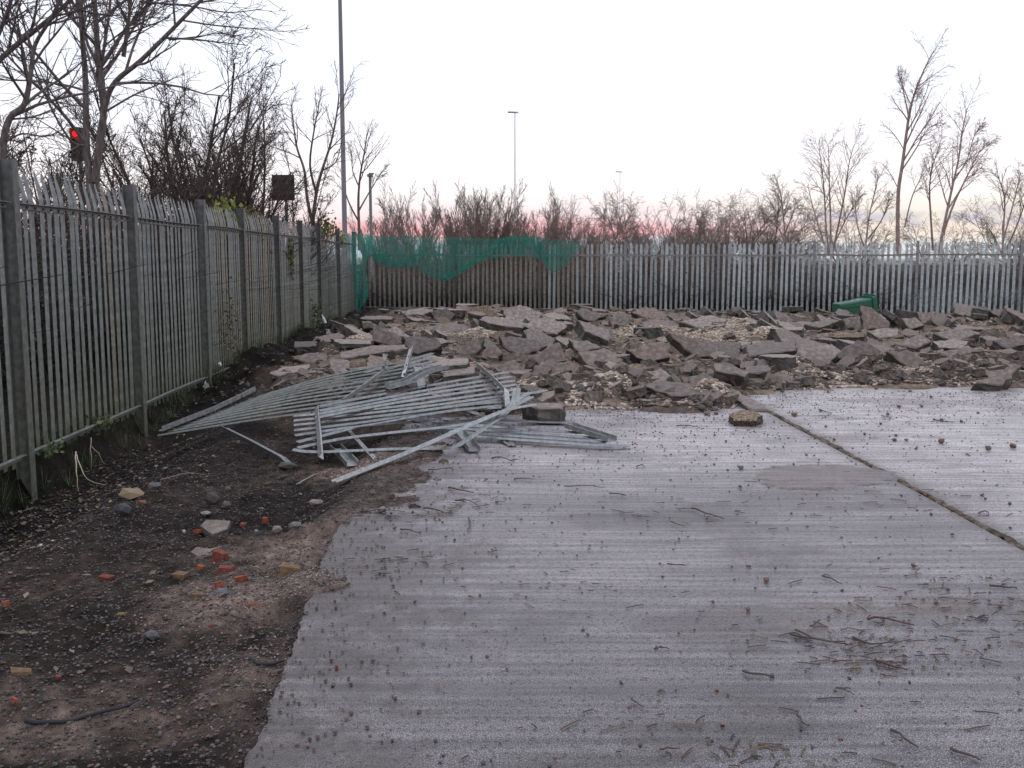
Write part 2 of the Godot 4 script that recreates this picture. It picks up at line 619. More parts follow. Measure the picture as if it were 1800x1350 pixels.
func slab_tint(x: float, d: float) -> Color:
	var a := lump.get_noise_2d(x * 30.0 + 700.0, d * 45.0)
	var b := fine.get_noise_2d(x * 160.0, d * 420.0)
	var e := lump.get_noise_2d(x * 120.0 - 200.0, d * 220.0 + 50.0)
	var k := lerpf(1.08, 2.8, smoothstep(3.4, 10.5, d + a * 2.5 + (x - 1.0) * 0.4)) + a * 0.32 + b * 0.06 + e * 0.08  # paler with distance: the far floor's sky sheen, put into the tint
	if x > joint_x(d):
		k += 0.5
	var c := Color(1.0, 0.975, 1.0) * k
	var over := x - slab_left(d)
	var f2 := fine.get_noise_2d(x * 900.0 + 33.0, d * 900.0)
	var mud := clampf((0.95 - over) / 0.95 + a * 1.6 + b * 1.0 + f2 * 0.8, 0.0, 1.0) * smoothstep(1.5, 0.2, over)
	c = c.lerp(Color(0.36, 0.30, 0.275), mud * 0.85)
	# worn and stained areas
	var st := lump.get_noise_2d(x * 55.0 + 40.0, d * 75.0 - 500.0)
	c = c.lerp(Color(c.r * 0.7, c.g * 0.67, c.b * 0.65), smoothstep(0.1, 0.4, st + f2 * 0.12))
	var dj := (x - joint_x(d)) / (0.07 + 0.05 * absf(a) + 0.06 * absf(b))
	c = c.lerp(Color(0.62, 0.52, 0.46), 0.75 * exp(-dj * dj))
	var sand := clampf(exp(-pow((x - 1.75) / 0.55, 2.0) - pow((d - 4.45) / 0.22, 2.0)) * (0.6 + b * 2.0), 0.0, 1.0)
	c = c.lerp(Color(0.80, 0.62, 0.46), sand * 0.7)
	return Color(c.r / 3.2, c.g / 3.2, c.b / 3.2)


func slab(called: String, left: Callable, right: Callable, far: Callable, label: String) -> void:
	var mb := Mb.new()
	var nu := 230
	var nv := 260
	for j in nv + 1:
		for i in nu + 1:
			var u := float(i) / nu
			var s := float(j) / nv
			var xm: float = lerpf(left.call(4.0), right.call(4.0), u)
			var d := lerpf(1.9, far.call(xm), s)
			var x: float = lerpf(left.call(d), right.call(d), u)
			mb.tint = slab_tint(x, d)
			var y := lump.get_noise_2d(x * 20.0, d * 20.0) * 0.006 - 0.004
			if i == 0 or i == nu or j == nv:
				y -= 0.012
			mb.vert(Vector3(x, y, -d), Vector3.UP, Vector2(x + d * 0.02, d) / 2.3)
	var w := nu + 1
	for j in nv:
		for i in nu:
			var p := j * w + i
			mb.ix.append_array([p, p + w, p + w + 1, p, p + w + 1, p + 1])
	# the broken sides, down to the bed
	mb.tint = Color(0.19, 0.17, 0.16)
	var ring := []
	for j in range(nv, -1, -1):
		ring.append(j * w)
	for i in range(0, nu + 1):
		ring.append(i)
	for j in range(0, nv + 1):
		ring.append(j * w + nu)
	for i in range(nu, -1, -1):
		ring.append(nv * w + i)
	for k in ring.size() - 1:
		var p := mb.v[ring[k]]
		var q := mb.v[ring[k + 1]]
		if p.distance_to(q) < 0.001:
			continue
		mb.quad(p + Vector3(0, -0.2, 0), q + Vector3(0, -0.2, 0), q, p)
	var o := obj(called, mb.mesh(), M.concrete)
	tag(o, label, "", "", "structure")


# ---------------------------------------------------------------- stones and slabs

func rock_mesh(sd: int, squash: float, bumps := 0.35) -> ArrayMesh:
	var r := RandomNumberGenerator.new()
	r.seed = sd
	var mb := Mb.new()
	var t := (1.0 + sqrt(5.0)) / 2.0
	var p := []
	for q in [Vector3(-1, t, 0), Vector3(1, t, 0), Vector3(-1, -t, 0), Vector3(1, -t, 0), Vector3(0, -1, t), Vector3(0, 1, t), Vector3(0, -1, -t), Vector3(0, 1, -t), Vector3(t, 0, -1), Vector3(t, 0, 1), Vector3(-t, 0, -1), Vector3(-t, 0, 1)]:
		var s: Vector3 = q.normalized() * (1.0 - bumps * r.randf())
		p.append(Vector3(s.x, s.y * squash, s.z * r.randf_range(0.85, 1.0)))
	for f in [[0, 11, 5], [0, 5, 1], [0, 1, 7], [0, 7, 10], [0, 10, 11], [1, 5, 9], [5, 11, 4], [11, 10, 2], [10, 7, 6], [7, 1, 8], [3, 9, 4], [3, 4, 2], [3, 2, 6], [3, 6, 8], [3, 8, 9], [4, 9, 5], [2, 4, 11], [6, 2, 10], [8, 6, 7], [9, 8, 1]]:
		mb.tri(p[f[0]], p[f[1]], p[f[2]])
	return mb.mesh()


# a broken plate: the outline lies in its own x, -z plane with its top at y 0, the sides are rough and fall to -thick
func plate_mesh(outline: PackedVector2Array, thick: float, sd: int, top: Color, side: Color) -> ArrayMesh:
	var r := RandomNumberGenerator.new()
	r.seed = sd
	var area := 0.0
	for i in outline.size():
		area += outline[i].cross(outline[(i + 1) % outline.size()])
	var pts := outline.duplicate()
	if area < 0.0:
		pts.reverse()
	var ring := PackedVector2Array()
	var mid := Vector2.ZERO
	for i in pts.size():
		var a := pts[i]
		var b := pts[(i + 1) % pts.size()]
		var len := a.distance_to(b)
		var m := clampi(int(len / 0.085), 1, 10)
		var nrm := (b - a).orthogonal().normalized()
		for k in m:
			var q := a.lerp(b, float(k) / m)
			if k > 0:
				q += nrm * r.randf_range(-0.026, 0.026) + (b - a) / m * r.randf_range(-0.25, 0.25)
			ring.append(q)
			mid += q
	mid /= ring.size()
	var nr := ring.size()
	var L := []
	var inner := PackedVector3Array()
	var e0 := PackedVector3Array()
	var e1 := PackedVector3Array()
	var e2 := PackedVector3Array()
	var e3 := PackedVector3Array()
	var e15 := PackedVector3Array()
	var cham := minf(0.014, thick * 0.1)
	for i in nr:
		var q := ring[i]
		var o := (q - mid).normalized()
		var wob := r.randf_range(-0.5, 0.5) * thick * 0.28
		var wob2 := r.randf_range(-0.5, 0.7) * thick * 0.3
		inner.append(Vector3((q.x - mid.x) * 0.55 + mid.x, r.randf_range(-0.005, 0.005), (q.y - mid.y) * -0.55 - mid.y))
		var cc := cham * r.randf_range(0.4, 1.8)
		e0.append(Vector3(q.x - o.x * cc, r.randf_range(-0.006, 0.002), -(q.y - o.y * cc)))
		e1.append(Vector3(q.x, -cc * r.randf_range(0.6, 1.4), -q.y))
		e2.append(Vector3(q.x + o.x * wob, -thick * r.randf_range(0.4, 0.62), -(q.y + o.y * wob)))
		var wob3 := r.randf_range(-0.6, 0.4) * thick * 0.2
		e15.append(Vector3(q.x + o.x * wob3, -thick * r.randf_range(0.18, 0.34), -(q.y + o.y * wob3)))
		e3.append(Vector3(q.x + o.x * wob2, -thick * r.randf_range(0.85, 1.1), -(q.y + o.y * wob2)))
	var mb := Mb.new()
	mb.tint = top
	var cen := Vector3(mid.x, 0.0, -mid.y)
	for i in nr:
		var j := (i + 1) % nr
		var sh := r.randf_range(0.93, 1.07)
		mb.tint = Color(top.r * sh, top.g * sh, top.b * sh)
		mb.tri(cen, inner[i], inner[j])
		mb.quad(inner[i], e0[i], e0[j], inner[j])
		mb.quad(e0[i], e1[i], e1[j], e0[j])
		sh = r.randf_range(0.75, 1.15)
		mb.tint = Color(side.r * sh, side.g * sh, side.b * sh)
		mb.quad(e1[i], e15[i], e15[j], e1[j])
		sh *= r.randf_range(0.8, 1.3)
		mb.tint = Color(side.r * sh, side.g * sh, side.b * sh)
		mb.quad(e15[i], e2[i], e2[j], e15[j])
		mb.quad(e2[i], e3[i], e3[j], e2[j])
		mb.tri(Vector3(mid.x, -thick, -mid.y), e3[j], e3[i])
	return mb.mesh()


const TOPS := [Color(0.50, 0.43, 0.395), Color(0.58, 0.515, 0.475), Color(0.39, 0.345, 0.32), Color(0.76, 0.67, 0.61), Color(0.56, 0.45, 0.40), Color(0.50, 0.45, 0.39)]


func plate(called: String, at: Vector3, tilt: float, roll: float, outline: PackedVector2Array, thick: float, tone: int, label: String, group := "", gravel := false) -> MeshInstance3D:
	var sd := int(at.x * 1000.0) + int(at.z * 777.0)
	var top: Color = TOPS[tone]
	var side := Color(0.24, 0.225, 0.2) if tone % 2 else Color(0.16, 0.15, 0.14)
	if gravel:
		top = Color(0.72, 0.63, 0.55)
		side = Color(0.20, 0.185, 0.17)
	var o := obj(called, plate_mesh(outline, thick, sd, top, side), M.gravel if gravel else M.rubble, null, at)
	o.basis = Basis(Vector3.RIGHT, tilt) * Basis(Vector3.BACK, roll)
	tag(o, label, "concrete slab" if called == "broken_slab" else "mortar", group)
	return o


# ---------------------------------------------------------------- steel

const PALE := [Vector2(-0.037, 0.004), Vector2(-0.02, -0.006), Vector2(-0.0, 0.007), Vector2(0.02, -0.006), Vector2(0.037, 0.004), Vector2(0.037, 0.008), Vector2(0.02, -0.002), Vector2(0.0, 0.011), Vector2(-0.02, -0.002), Vector2(-0.037, 0.008)]
const PALE_FLAT := [Vector2(-0.032, 0.004), Vector2(-0.017, -0.007), Vector2(-0.0, 0.007), Vector2(0.017, -0.007), Vector2(0.032, 0.004), Vector2(0.032, 0.008), Vector2(0.017, -0.003), Vector2(0.0, 0.011), Vector2(-0.017, -0.003), Vector2(-0.032, 0.008)]
const ANGLE := [Vector2(0, 0), Vector2(0.05, 0), Vector2(0.05, 0.006), Vector2(0.006, 0.006), Vector2(0.006, 0.05), Vector2(0, 0.05)]
const CHANNEL := [Vector2(-0.05, 0), Vector2(0.05, 0), Vector2(0.05, 0.045), Vector2(0.044, 0.045), Vector2(0.044, 0.006), Vector2(-0.044, 0.006), Vector2(-0.044, 0.045), Vector2(-0.05, 0.045)]


func frames_along(pts: PackedVector3Array, up := Vector3.UP, twist := 0.0) -> Array:
	var out := []
	for i in pts.size():
		var t := (pts[mini(i + 1, pts.size() - 1)] - pts[maxi(i - 1, 0)]).normalized()
		var x := up.cross(t).normalized()
		var y := t.cross(x)
		if twist:
			var x2 := x.rotated(t, twist)
			y = y.rotated(t, twist)
			x = x2
		out.append(Transform3D(Basis(x, y, t), pts[i]))
	return out


func smooth_path(p: PackedVector3Array, per := 5) -> PackedVector3Array:
	if p.size() < 3:
		return p
	var out := PackedVector3Array()
	for i in p.size() - 1:
		for k in per:
			out.append(p[i].cubic_interpolate(p[i + 1], p[maxi(i - 1, 0)], p[mini(i + 2, p.size() - 1)], float(k) / per))
	out.append(p[p.size() - 1])
	return out


func bar(called: String, outline: Array, pts: PackedVector3Array, m: Material, parent: Node, twist := 0.0, up := Vector3.UP, tint := Color.WHITE, curve := true) -> MeshInstance3D:
	var mb := Mb.new()
	mb.tint = tint
	var path := smooth_path(pts) if curve else pts
	var origin := Vector3.ZERO
	if parent == null:
		origin = pts[0]
	var local := PackedVector3Array()
	for q in path:
		local.append(q - origin)
	mb.sweep(PackedVector2Array(outline), frames_along(local, up, twist))
	return obj(called, mb.mesh(), m, parent, origin)


func holes(rail: Node, pts: PackedVector3Array, gap: float, m: Material, lift: Vector3) -> void:
	for i in pts.size() - 1:
		var len := pts[i].distance_to(pts[i + 1])
		var t := (pts[i + 1] - pts[i]).normalized()
		for k in int(len / gap):
			var mb := Mb.new()
			mb.box(Vector3.ZERO, Vector3(0.016, 0.016, 0.02), Basis.looking_at(t, Vector3.UP))
			obj("bolt", mb.mesh(), m, rail, pts[i] + t * gap * (k + 0.5) + lift)


func standing_pale(height: float, bend: float, sd: int) -> ArrayMesh:
	var r := RandomNumberGenerator.new()
	r.seed = sd
	var mb := Mb.new()
	var hs := [0.0, 0.3, height - 0.34, height - 0.25, height - 0.14, height - 0.05, height] if bend else [0.0, 0.3, height - 0.07, height]
	var fr := []
	var sc := []
	for h in hs:
		var t: float = clampf((h - (height - 0.36)) / 0.36, 0.0, 1.0)
		var out: float = bend * (t * t * (3.0 - 2.0 * t)) - bend * 0.25 * sin(t * PI)
		fr.append(Transform3D(Basis(Vector3.RIGHT, Vector3.FORWARD, Vector3.UP), Vector3(0, h, -out)))
		sc.append(Vector2(1, 1))
	if bend:
		sc[4] = Vector2(0.95, 1)
		sc[5] = Vector2(0.6, 0.8)
		sc[6] = Vector2(0.12, 0.6)
	else:
		sc[2] = Vector2(1.0, 1)
		sc[3] = Vector2(0.28, 0.8)
	mb.sweep(PackedVector2Array(PALE), fr, sc)
	# algae on the lowest part, a paler run here and there
	var shade := r.randf_range(0.84, 1.12)
	for i in mb.v.size():
		var g := 1.0 - smoothstep(0.05, 0.62, mb.v[i].y)
		var c := Color(shade, shade, shade).lerp(Color(0.42, 0.46, 0.26), g * r.randf_range(0.75, 1.0) if bend else g * 0.25)
		mb.c[i] = c
	return mb.mesh()


func i_beam(h: float, wide: float, deep: float, cut := false) -> ArrayMesh:
	var a := wide / 2.0
	var b := deep / 2.0
	var t := 0.009
	var p := PackedVector2Array([Vector2(-a, -b), Vector2(a, -b), Vector2(a, -b + t), Vector2(t / 2, -b + t), Vector2(t / 2, b - t), Vector2(a, b - t), Vector2(a, b), Vector2(-a, b), Vector2(-a, b - t), Vector2(-t / 2, b - t), Vector2(-t / 2, -b + t), Vector2(-a, -b + t)])
	var mb := Mb.new()
	mb.sweep(p, [Transform3D(Basis(Vector3.RIGHT, Vector3.FORWARD, Vector3.UP), Vector3.ZERO), Transform3D(Basis(Vector3.RIGHT, Vector3.FORWARD, Vector3.UP), Vector3(0, h, 0))])
	for i in mb.v.size():
		var g := 1.0 - smoothstep(0.2, 1.3, mb.v[i].y)
		mb.c[i] = Color(0.5, 0.48, 0.48).lerp(Color(0.6, 0.62, 0.42), g * (0.6 if wide > 0.08 else 0.15))
	return mb.mesh()


func pale_steel(bend: float, along: float, m: Material) -> Material:
	if bend:
		return M.steel_brown if rng.randf() < 0.75 * exp(-pow((along - 4.6) / 0.9, 2.0)) + 0.05 else m
	if rng.randf() < smoothstep(3.4, 1.4, along):
		return M.steel_brown
	return M.steel_mid if rng.randf() < smoothstep(5.5, 2.0, along) else m


# posts at the given points; rails and pales between them
func fence(called: String, posts: Array, top: float, low: float, bend: float, beam: Vector2, m: Material, label: String, missing := []) -> Node3D:
	var f := thing(called, label, "fence", Vector3(posts[0].x, 0, posts[0].z))
	var beam_mesh := i_beam(top - low + 0.55, beam.x, beam.y)
	var variants := []
	for k in 7:
		variants.append(standing_pale(top - low - 0.05, bend, 300 + k))
	for i in posts.size():
		var t := (posts[mini(i + 1, posts.size() - 1)] - posts[maxi(i - 1, 0)] as Vector3)
		t.y = 0
		t = t.normalized()
		var inward := Vector3.UP.cross(t) * (1.0 if bend else -1.0)
		if bend:
			inward = -inward if inward.x < 0.0 else inward
		elif inward.z < 0.0:
			inward = -inward
		var p := obj("post", beam_mesh, M.steel_brown if not bend and i < 3 else m, f, posts[i] + Vector3(0, low - 0.55, 0) - f.position)
		p.basis = Basis(t, Vector3.UP, t.cross(Vector3.UP)) * Basis(Vector3.BACK, rng.randf_range(-0.008, 0.008))
		if i == posts.size() - 1:
			break
		var a: Vector3 = posts[i] + inward * -0.005 - f.position
		var b: Vector3 = posts[i + 1] + inward * -0.005 - f.position
		for lvl in [top - 0.36, low + 0.1]:
			var s: Vector3 = a + t * 0.06 + Vector3.UP * lvl
			var e: Vector3 = b - t * 0.06 + Vector3.UP * lvl
			var sag := rng.randf_range(-0.015, 0.02)
			var path := PackedVector3Array([s, s.lerp(e, 0.35) + Vector3(0, -sag, 0), s.lerp(e, 0.7) + Vector3(0, -sag, 0), e])
			# one leg flat against the pales, the other pointing into the yard at the top
			var mb := Mb.new()
			mb.tint = Color(0.80, 0.78, 0.75)
			var fr := []
			for q in path:
				fr.append(Transform3D(Basis(inward, Vector3.DOWN, inward.cross(Vector3.DOWN)), q))
			var along: Vector3 = fr[0].basis.z
			if along.dot(e - s) < 0.0:
				fr.reverse()
			mb.sweep(PackedVector2Array(ANGLE), fr)
			var rail := obj("rail", mb.mesh(), m, f)
			if bend and lvl > 1.0 and i < 5:
				for k in 17:
					var bo := Mb.new()
					bo.box(Vector3.ZERO, Vector3(0.02, 0.02, 0.02), Basis(t, Vector3.UP, t.cross(Vector3.UP)))
					obj("bolt", bo.mesh(), M.bolt, rail, s.lerp(e, (k + 0.5) / 17.0) + Vector3(0, -0.03, 0) + inward * 0.009)
		for k in 17:
			if [i, k] in missing:
				continue
			var at: Vector3 = a.lerp(b, (k + 1.0) / 18.0) - inward * 0.018 + Vector3(0, low + rng.randf_range(-0.02, 0.02), 0)
			var pale := obj("pale", variants[rng.randi() % 7], pale_steel(bend, i + k / 17.0, m), f, at)
			pale.basis = Basis(t, Vector3.UP, t.cross(Vector3.UP)) if t.cross(Vector3.UP).dot(inward) > 0.0 else Basis(-t, Vector3.UP, -t.cross(Vector3.UP))
			pale.basis = pale.basis * Basis(Vector3.UP, rng.randf_range(-0.16, 0.16)) * Basis(Vector3.BACK, rng.randf_range(-0.012, 0.012) * (2.5 if rng.randf() < 0.1 else 1.0))
	return f


# ---------------------------------------------------------------- trees

class Kind:
	var levels := 3
	var kids := [10, 7, 4]
	var angle := [0.7, 0.7, 0.8]
	var ratio := [0.55, 0.5, 0.5]
	var up := [0.05, 0.06, 0.04, 0.02]
	var wander := [0.12, 0.2, 0.28, 0.35]
	var thin := 0.0045
	var from := 0.25


func limb(wood: Mb, twigs: Mb, pts: PackedVector3Array, r0: float, r1: float, level: int, k: Kind) -> void:
	var m := pts.size()
	var rad := PackedFloat32Array()
	var total := 0.0
	for i in m:
		rad.append(maxf(k.thin * 0.6, lerpf(r0, r1, float(i) / (m - 1))))
		if i:
			total += pts[i].distance_to(pts[i - 1])
	(wood if level < 1 else twigs).tube(pts, rad, [7, 5, 4, 3, 3][level])
	if level >= k.levels:
		return
	var count: int = maxi(1, int(k.kids[level] * rng.randf_range(0.75, 1.25)))
	for j in count:
		var t := lerpf(k.from if level == 0 else 0.15, 1.0, (j + rng.randf()) / count)
		var at := t * (m - 1)
		var i := mini(int(at), m - 2)
		var p := pts[i].lerp(pts[i + 1], at - i)
		var dir := (pts[i + 1] - pts[i]).normalized()
		var axis := dir.cross(Vector3(rng.randf_range(-1, 1), rng.randf_range(-1, 1), rng.randf_range(-1, 1))).normalized()
		var child := dir.rotated(axis, k.angle[level] * rng.randf_range(0.6, 1.3))
		var len: float = total * k.ratio[level] * lerpf(1.15, 0.5, t) * rng.randf_range(0.6, 1.25)
		grow(wood, twigs, p, child, len, maxf(k.thin, lerpf(r0, r1, t) * 0.6), level + 1, k)


func grow(wood: Mb, twigs: Mb, p: Vector3, dir: Vector3, len: float, r: float, level: int, k: Kind) -> void:
	var seg: int = [6, 5, 4, 3, 3][level]
	var pts := PackedVector3Array([p])
	var d := dir
	for i in seg:
		d = (d + Vector3(rng.randf_range(-1, 1), rng.randf_range(-1, 1), rng.randf_range(-1, 1)) * k.wander[level] + Vector3.UP * k.up[level]).normalized()
		p += d * len / seg
		pts.append(p)
	limb(wood, twigs, pts, r, maxf(k.thin * 0.5, r * 0.3), level, k)


func finish_tree(called: String, wood: Mb, twigs: Mb, at: Vector3, label: String, group: String, tint: Color, cat := "tree") -> Node3D:
	var t := thing(called, label, cat, at, group)
	tint = Color(tint.r / 2.6, tint.g / 2.6, tint.b / 2.6)
	for i in wood.c.size():
		wood.c[i] = tint
	for i in twigs.c.size():
		twigs.c[i] = tint
	obj("trunk", wood.mesh(), M.bark, t)
	obj("crown", twigs.mesh(), M.bark, t)
	return t


# several stems from one stool
func stool(called: String, at: Vector3, stems: int, height: float, spread: float, r: float, k: Kind, label: String, group: String, tint: Color, cat := "tree") -> Node3D:
	var w := Mb.new()
	var tw := Mb.new()
	for s in stems:
		var a := TAU * (s + rng.randf() * 0.8) / stems
		var lean := spread * sqrt(rng.randf())
		var dir := Vector3(cos(a) * lean, 1.0, sin(a) * lean).normalized()
		grow(w, tw, Vector3(cos(a), 0, sin(a)) * r * 3.0 + Vector3(0, -0.1, 0), dir, height * rng.randf_range(0.7, 1.05), r * rng.randf_range(0.6, 1.1), 0, k)
	return finish_tree(called, w, tw, at, label, group, tint, cat)


func again(t: Node3D, at: Vector3, turn: float, size: Vector3, label: String) -> Node3D:
	var c: Node3D = t.duplicate()
	c.name = numbered(String(t.name).rstrip("0123456789").rstrip("_"))
	add_child(c)
	c.position = at
	c.basis = Basis(Vector3.UP, turn).scaled(size)
	c.set_meta("label", label)
	return c


func leaf_mesh(mb: Mb, at: Vector3, size: float) -> void:
	var b := Basis.from_euler(Vector3(rng.randf() * TAU, rng.randf() * TAU, rng.randf() * TAU))
	var x := b.x * size * 0.5
	var z := b.z * size
	var y := b.y * size * 0.12
	mb.quad(at - z * 0.5, at + x + y, at + z * 0.6, at - x + y)


func ivy(at: Vector3, wide: Vector3, count: int, size: float, tint: Color, label: String, called := "ivy") -> void:
	var t := thing(called, label, "plant", at)
	var mb := Mb.new()
	var st := Mb.new()
	for s in 5:
		var p := Vector3(rng.randf_range(-0.3, 0.3) * wide.x, -wide.y, rng.randf_range(-0.3, 0.3) * wide.z)
		var pts := PackedVector3Array()
		var rad := PackedFloat32Array()
		for i in 7:
			pts.append(p)
			rad.append(0.003)
			p += Vector3(rng.randf_range(-0.2, 0.2) * minf(wide.x, 0.3), wide.y * 0.28, rng.randf_range(-0.2, 0.2) * minf(wide.z, 0.4))
		st.tube(pts, rad, 4)
	st.tint = Color.WHITE
	for i in count:
		var q := Vector3(rng.randfn(), rng.randfn(), rng.randfn()) * 0.5
		var sh := rng.randf_range(0.6, 1.4)
		mb.tint = Color(tint.r * sh, tint.g * sh * rng.randf_range(0.9, 1.1), tint.b * sh)
		leaf_mesh(mb, Vector3(q.x * wide.x, q.y * wide.y, q.z * wide.z), size * rng.randf_range(0.6, 1.3))
	for i in st.c.size():
		st.c[i] = Color(0.16, 0.13, 0.1)
	obj("stem", st.mesh(), M.twig, t)
	obj("foliage", mb.mesh(), M.leaf, t)


# ---------------------------------------------------------------- small things

func twig(called: String, pts: PackedVector3Array, r: float, label: String, tint := Color(0.09, 0.07, 0.06), forks := 1, group := "") -> void:
	var mb := Mb.new()
	mb.tint = tint
	var o := pts[0]
	var q := PackedVector3Array()
	for p in smooth_path(pts, 3):
		q.append(p - o + Vector3(rng.randf_range(-0.006, 0.006), rng.randf_range(0.0, 0.004), rng.randf_range(-0.006, 0.006)))
	var rad := PackedFloat32Array()
	for i in q.size():
		rad.append(lerpf(r, r * 0.45, float(i) / (q.size() - 1)))
	mb.tube(q, rad, 5, true)
	for k in forks:
		var i := rng.randi_range(0, q.size() - 2)
		var d := (q[i + 1] - q[i]).normalized().rotated(Vector3.UP, rng.randf_range(0.5, 1.0) * (1 if rng.randf() < 0.5 else -1))
		var len := q[0].distance_to(q[q.size() - 1]) * rng.randf_range(0.2, 0.4)
		mb.tube(PackedVector3Array([q[i], q[i] + d * len * 0.5 + Vector3(0, 0.008, 0), q[i] + d * len]), PackedFloat32Array([r * 0.6, r * 0.5, r * 0.3]), 4)
	var m := obj(called, mb.mesh(), M.twig, null, o)
	tag(m, label, "twig", group)


func brick(at: Vector3, size: Vector3, turn: Vector3, tint: Color, label: String, group := "", sd := 1) -> void:
	var r := RandomNumberGenerator.new()
	r.seed = sd
	# a snapped brick: a box whose far end is a slanting break and whose corners are knocked off
	var p := []
	for k in 8:
		var e := Vector3(size.x if k & 1 else -size.x, size.y if k & 2 else -size.y, size.z if k & 4 else -size.z) / 2.0
		p.append(e * Vector3(r.randf_range(0.45, 1.0), r.randf_range(0.6, 1.0), r.randf_range(0.45, 1.0)))
	var mb := Mb.new()
	mb.tint = tint
	var mids := [[0, 2, 3, 1], [4, 5, 7, 6], [0, 4, 6, 2], [1, 3, 7, 5], [0, 1, 5, 4], [2, 6, 7, 3]]
	for f in mids:
		var c: Vector3 = (p[f[0]] + p[f[1]] + p[f[2]] + p[f[3]]) / 4.0 * r.randf_range(0.95, 1.1)
		for k in 4:
			mb.tri(p[f[k]], p[f[(k + 1) % 4]], c)
	var o := obj("brick_fragment", mb.mesh(), M.brick, null, at + Vector3(0, size.y * 0.16, 0))
	o.basis = Basis.from_euler(turn)
	tag(o, label, "brick", group)


func stone(called: String, at: Vector3, size: Vector3, tint: Color, label: String, group := "", sd := 3) -> void:
	var r := RandomNumberGenerator.new()
	r.seed = sd
	var me := rock_mesh(sd, 0.8, 0.3)
	var o := obj(called, me, tinted(M.stone, tint), null, at + Vector3(0, size.y * 0.3, 0))
	o.basis = Basis(Vector3.UP, r.randf() * TAU).scaled(size * 0.5)
	tag(o, label, "stone", group)


var tints := {}


func tinted(m: StandardMaterial3D, c: Color) -> StandardMaterial3D:
	var key := "%s %s" % [m.get_instance_id(), c.to_html()]
	if not tints.has(key):
		var t: StandardMaterial3D = m.duplicate()
		t.albedo_color = c.linear_to_srgb()
		tints[key] = t
	return tints[key]


func lamp_post(called: String, at: Vector3, height: float, r: float, head: bool, tone: Color, label: String) -> void:
	var t := thing(called, label, "lamp post", at)
	var mb := Mb.new()
	mb.tube(PackedVector3Array([Vector3.ZERO, Vector3(0, 1.4, 0), Vector3(0, 1.45, 0), Vector3(0, height * 0.5, 0), Vector3(0, height, 0)]), PackedFloat32Array([r * 1.35, r * 1.3, r, r * 0.8, r * 0.5]), 12, true)
	obj("pole", mb.mesh(), tinted(M.post, tone), t)
	if head:
		var hd := Mb.new()
		hd.sweep(PackedVector2Array([Vector2(-0.12, -0.03), Vector2(0.12, -0.03), Vector2(0.15, 0.0), Vector2(0.09, 0.06), Vector2(-0.09, 0.06), Vector2(-0.15, 0.0)]), [Transform3D(Basis(Vector3.BACK, Vector3.UP, Vector3.LEFT), Vector3(0.2, height + 0.02, 0)), Transform3D(Basis(Vector3.BACK, Vector3.UP, Vector3.LEFT), Vector3(-0.42, height + 0.05, 0))], [Vector2(0.7, 0.8), Vector2(1, 1)])
		obj("lamp_head", hd.mesh(), tinted(M.post, Color(0.62, 0.62, 0.66)), t)


# ---------------------------------------------------------------- fillers that need the helpers above

func grime(c: Color, i: int) -> Color:
	var k := 0.88 + 0.2 * absf(sin(i * 2.7))
	return Color(c.r * k, c.g * k, c.b * k)


func laid(p: PackedVector3Array) -> PackedVector3Array:
	var out := PackedVector3Array()
	for q in p:
		out.append(on(q.x, -q.z) + Vector3(0, 0.01, 0))
	return out


const WORDS := ["nearest", "second", "third", "fourth", "fifth", "sixth", "seventh", "eighth", "ninth", "tenth", "eleventh", "twelfth"]


# labels by the landmark that a piece lies closest to: [position, name of the landmark]
func place_labels(items: Array, marks: Array) -> void:
	var groups := {}
	for it in items:
		var p: Vector3 = it[0].position
		var best := 0
		for k in marks.size():
			if p.distance_squared_to(marks[k][0]) < p.distance_squared_to(marks[best][0]):
				best = k
		var v: Vector3 = p - marks[best][0]
		var dir := "right of" if v.x > 0.0 else "left of"
		if absf(v.z) > absf(v.x) * 2.0:
			dir = "in front of" if v.z > 0.0 else "behind"
		var key := "%s%d%s" % [it[1], best, dir]
		if not groups.has(key):
			groups[key] = []
		groups[key].append([v.length(), it[0], it[1], dir, marks[best][1]])
	for key in groups:
		var g: Array = groups[key]
		g.sort_custom(func(a, b): return a[0] < b[0])
		for k in g.size():
			var e: Array = g[k]
			e[1].set_meta("label", "%s%s %s %s" % ["" if g.size() == 1 else WORDS[mini(k, 11)] + " ", e[2], e[3], e[4]])


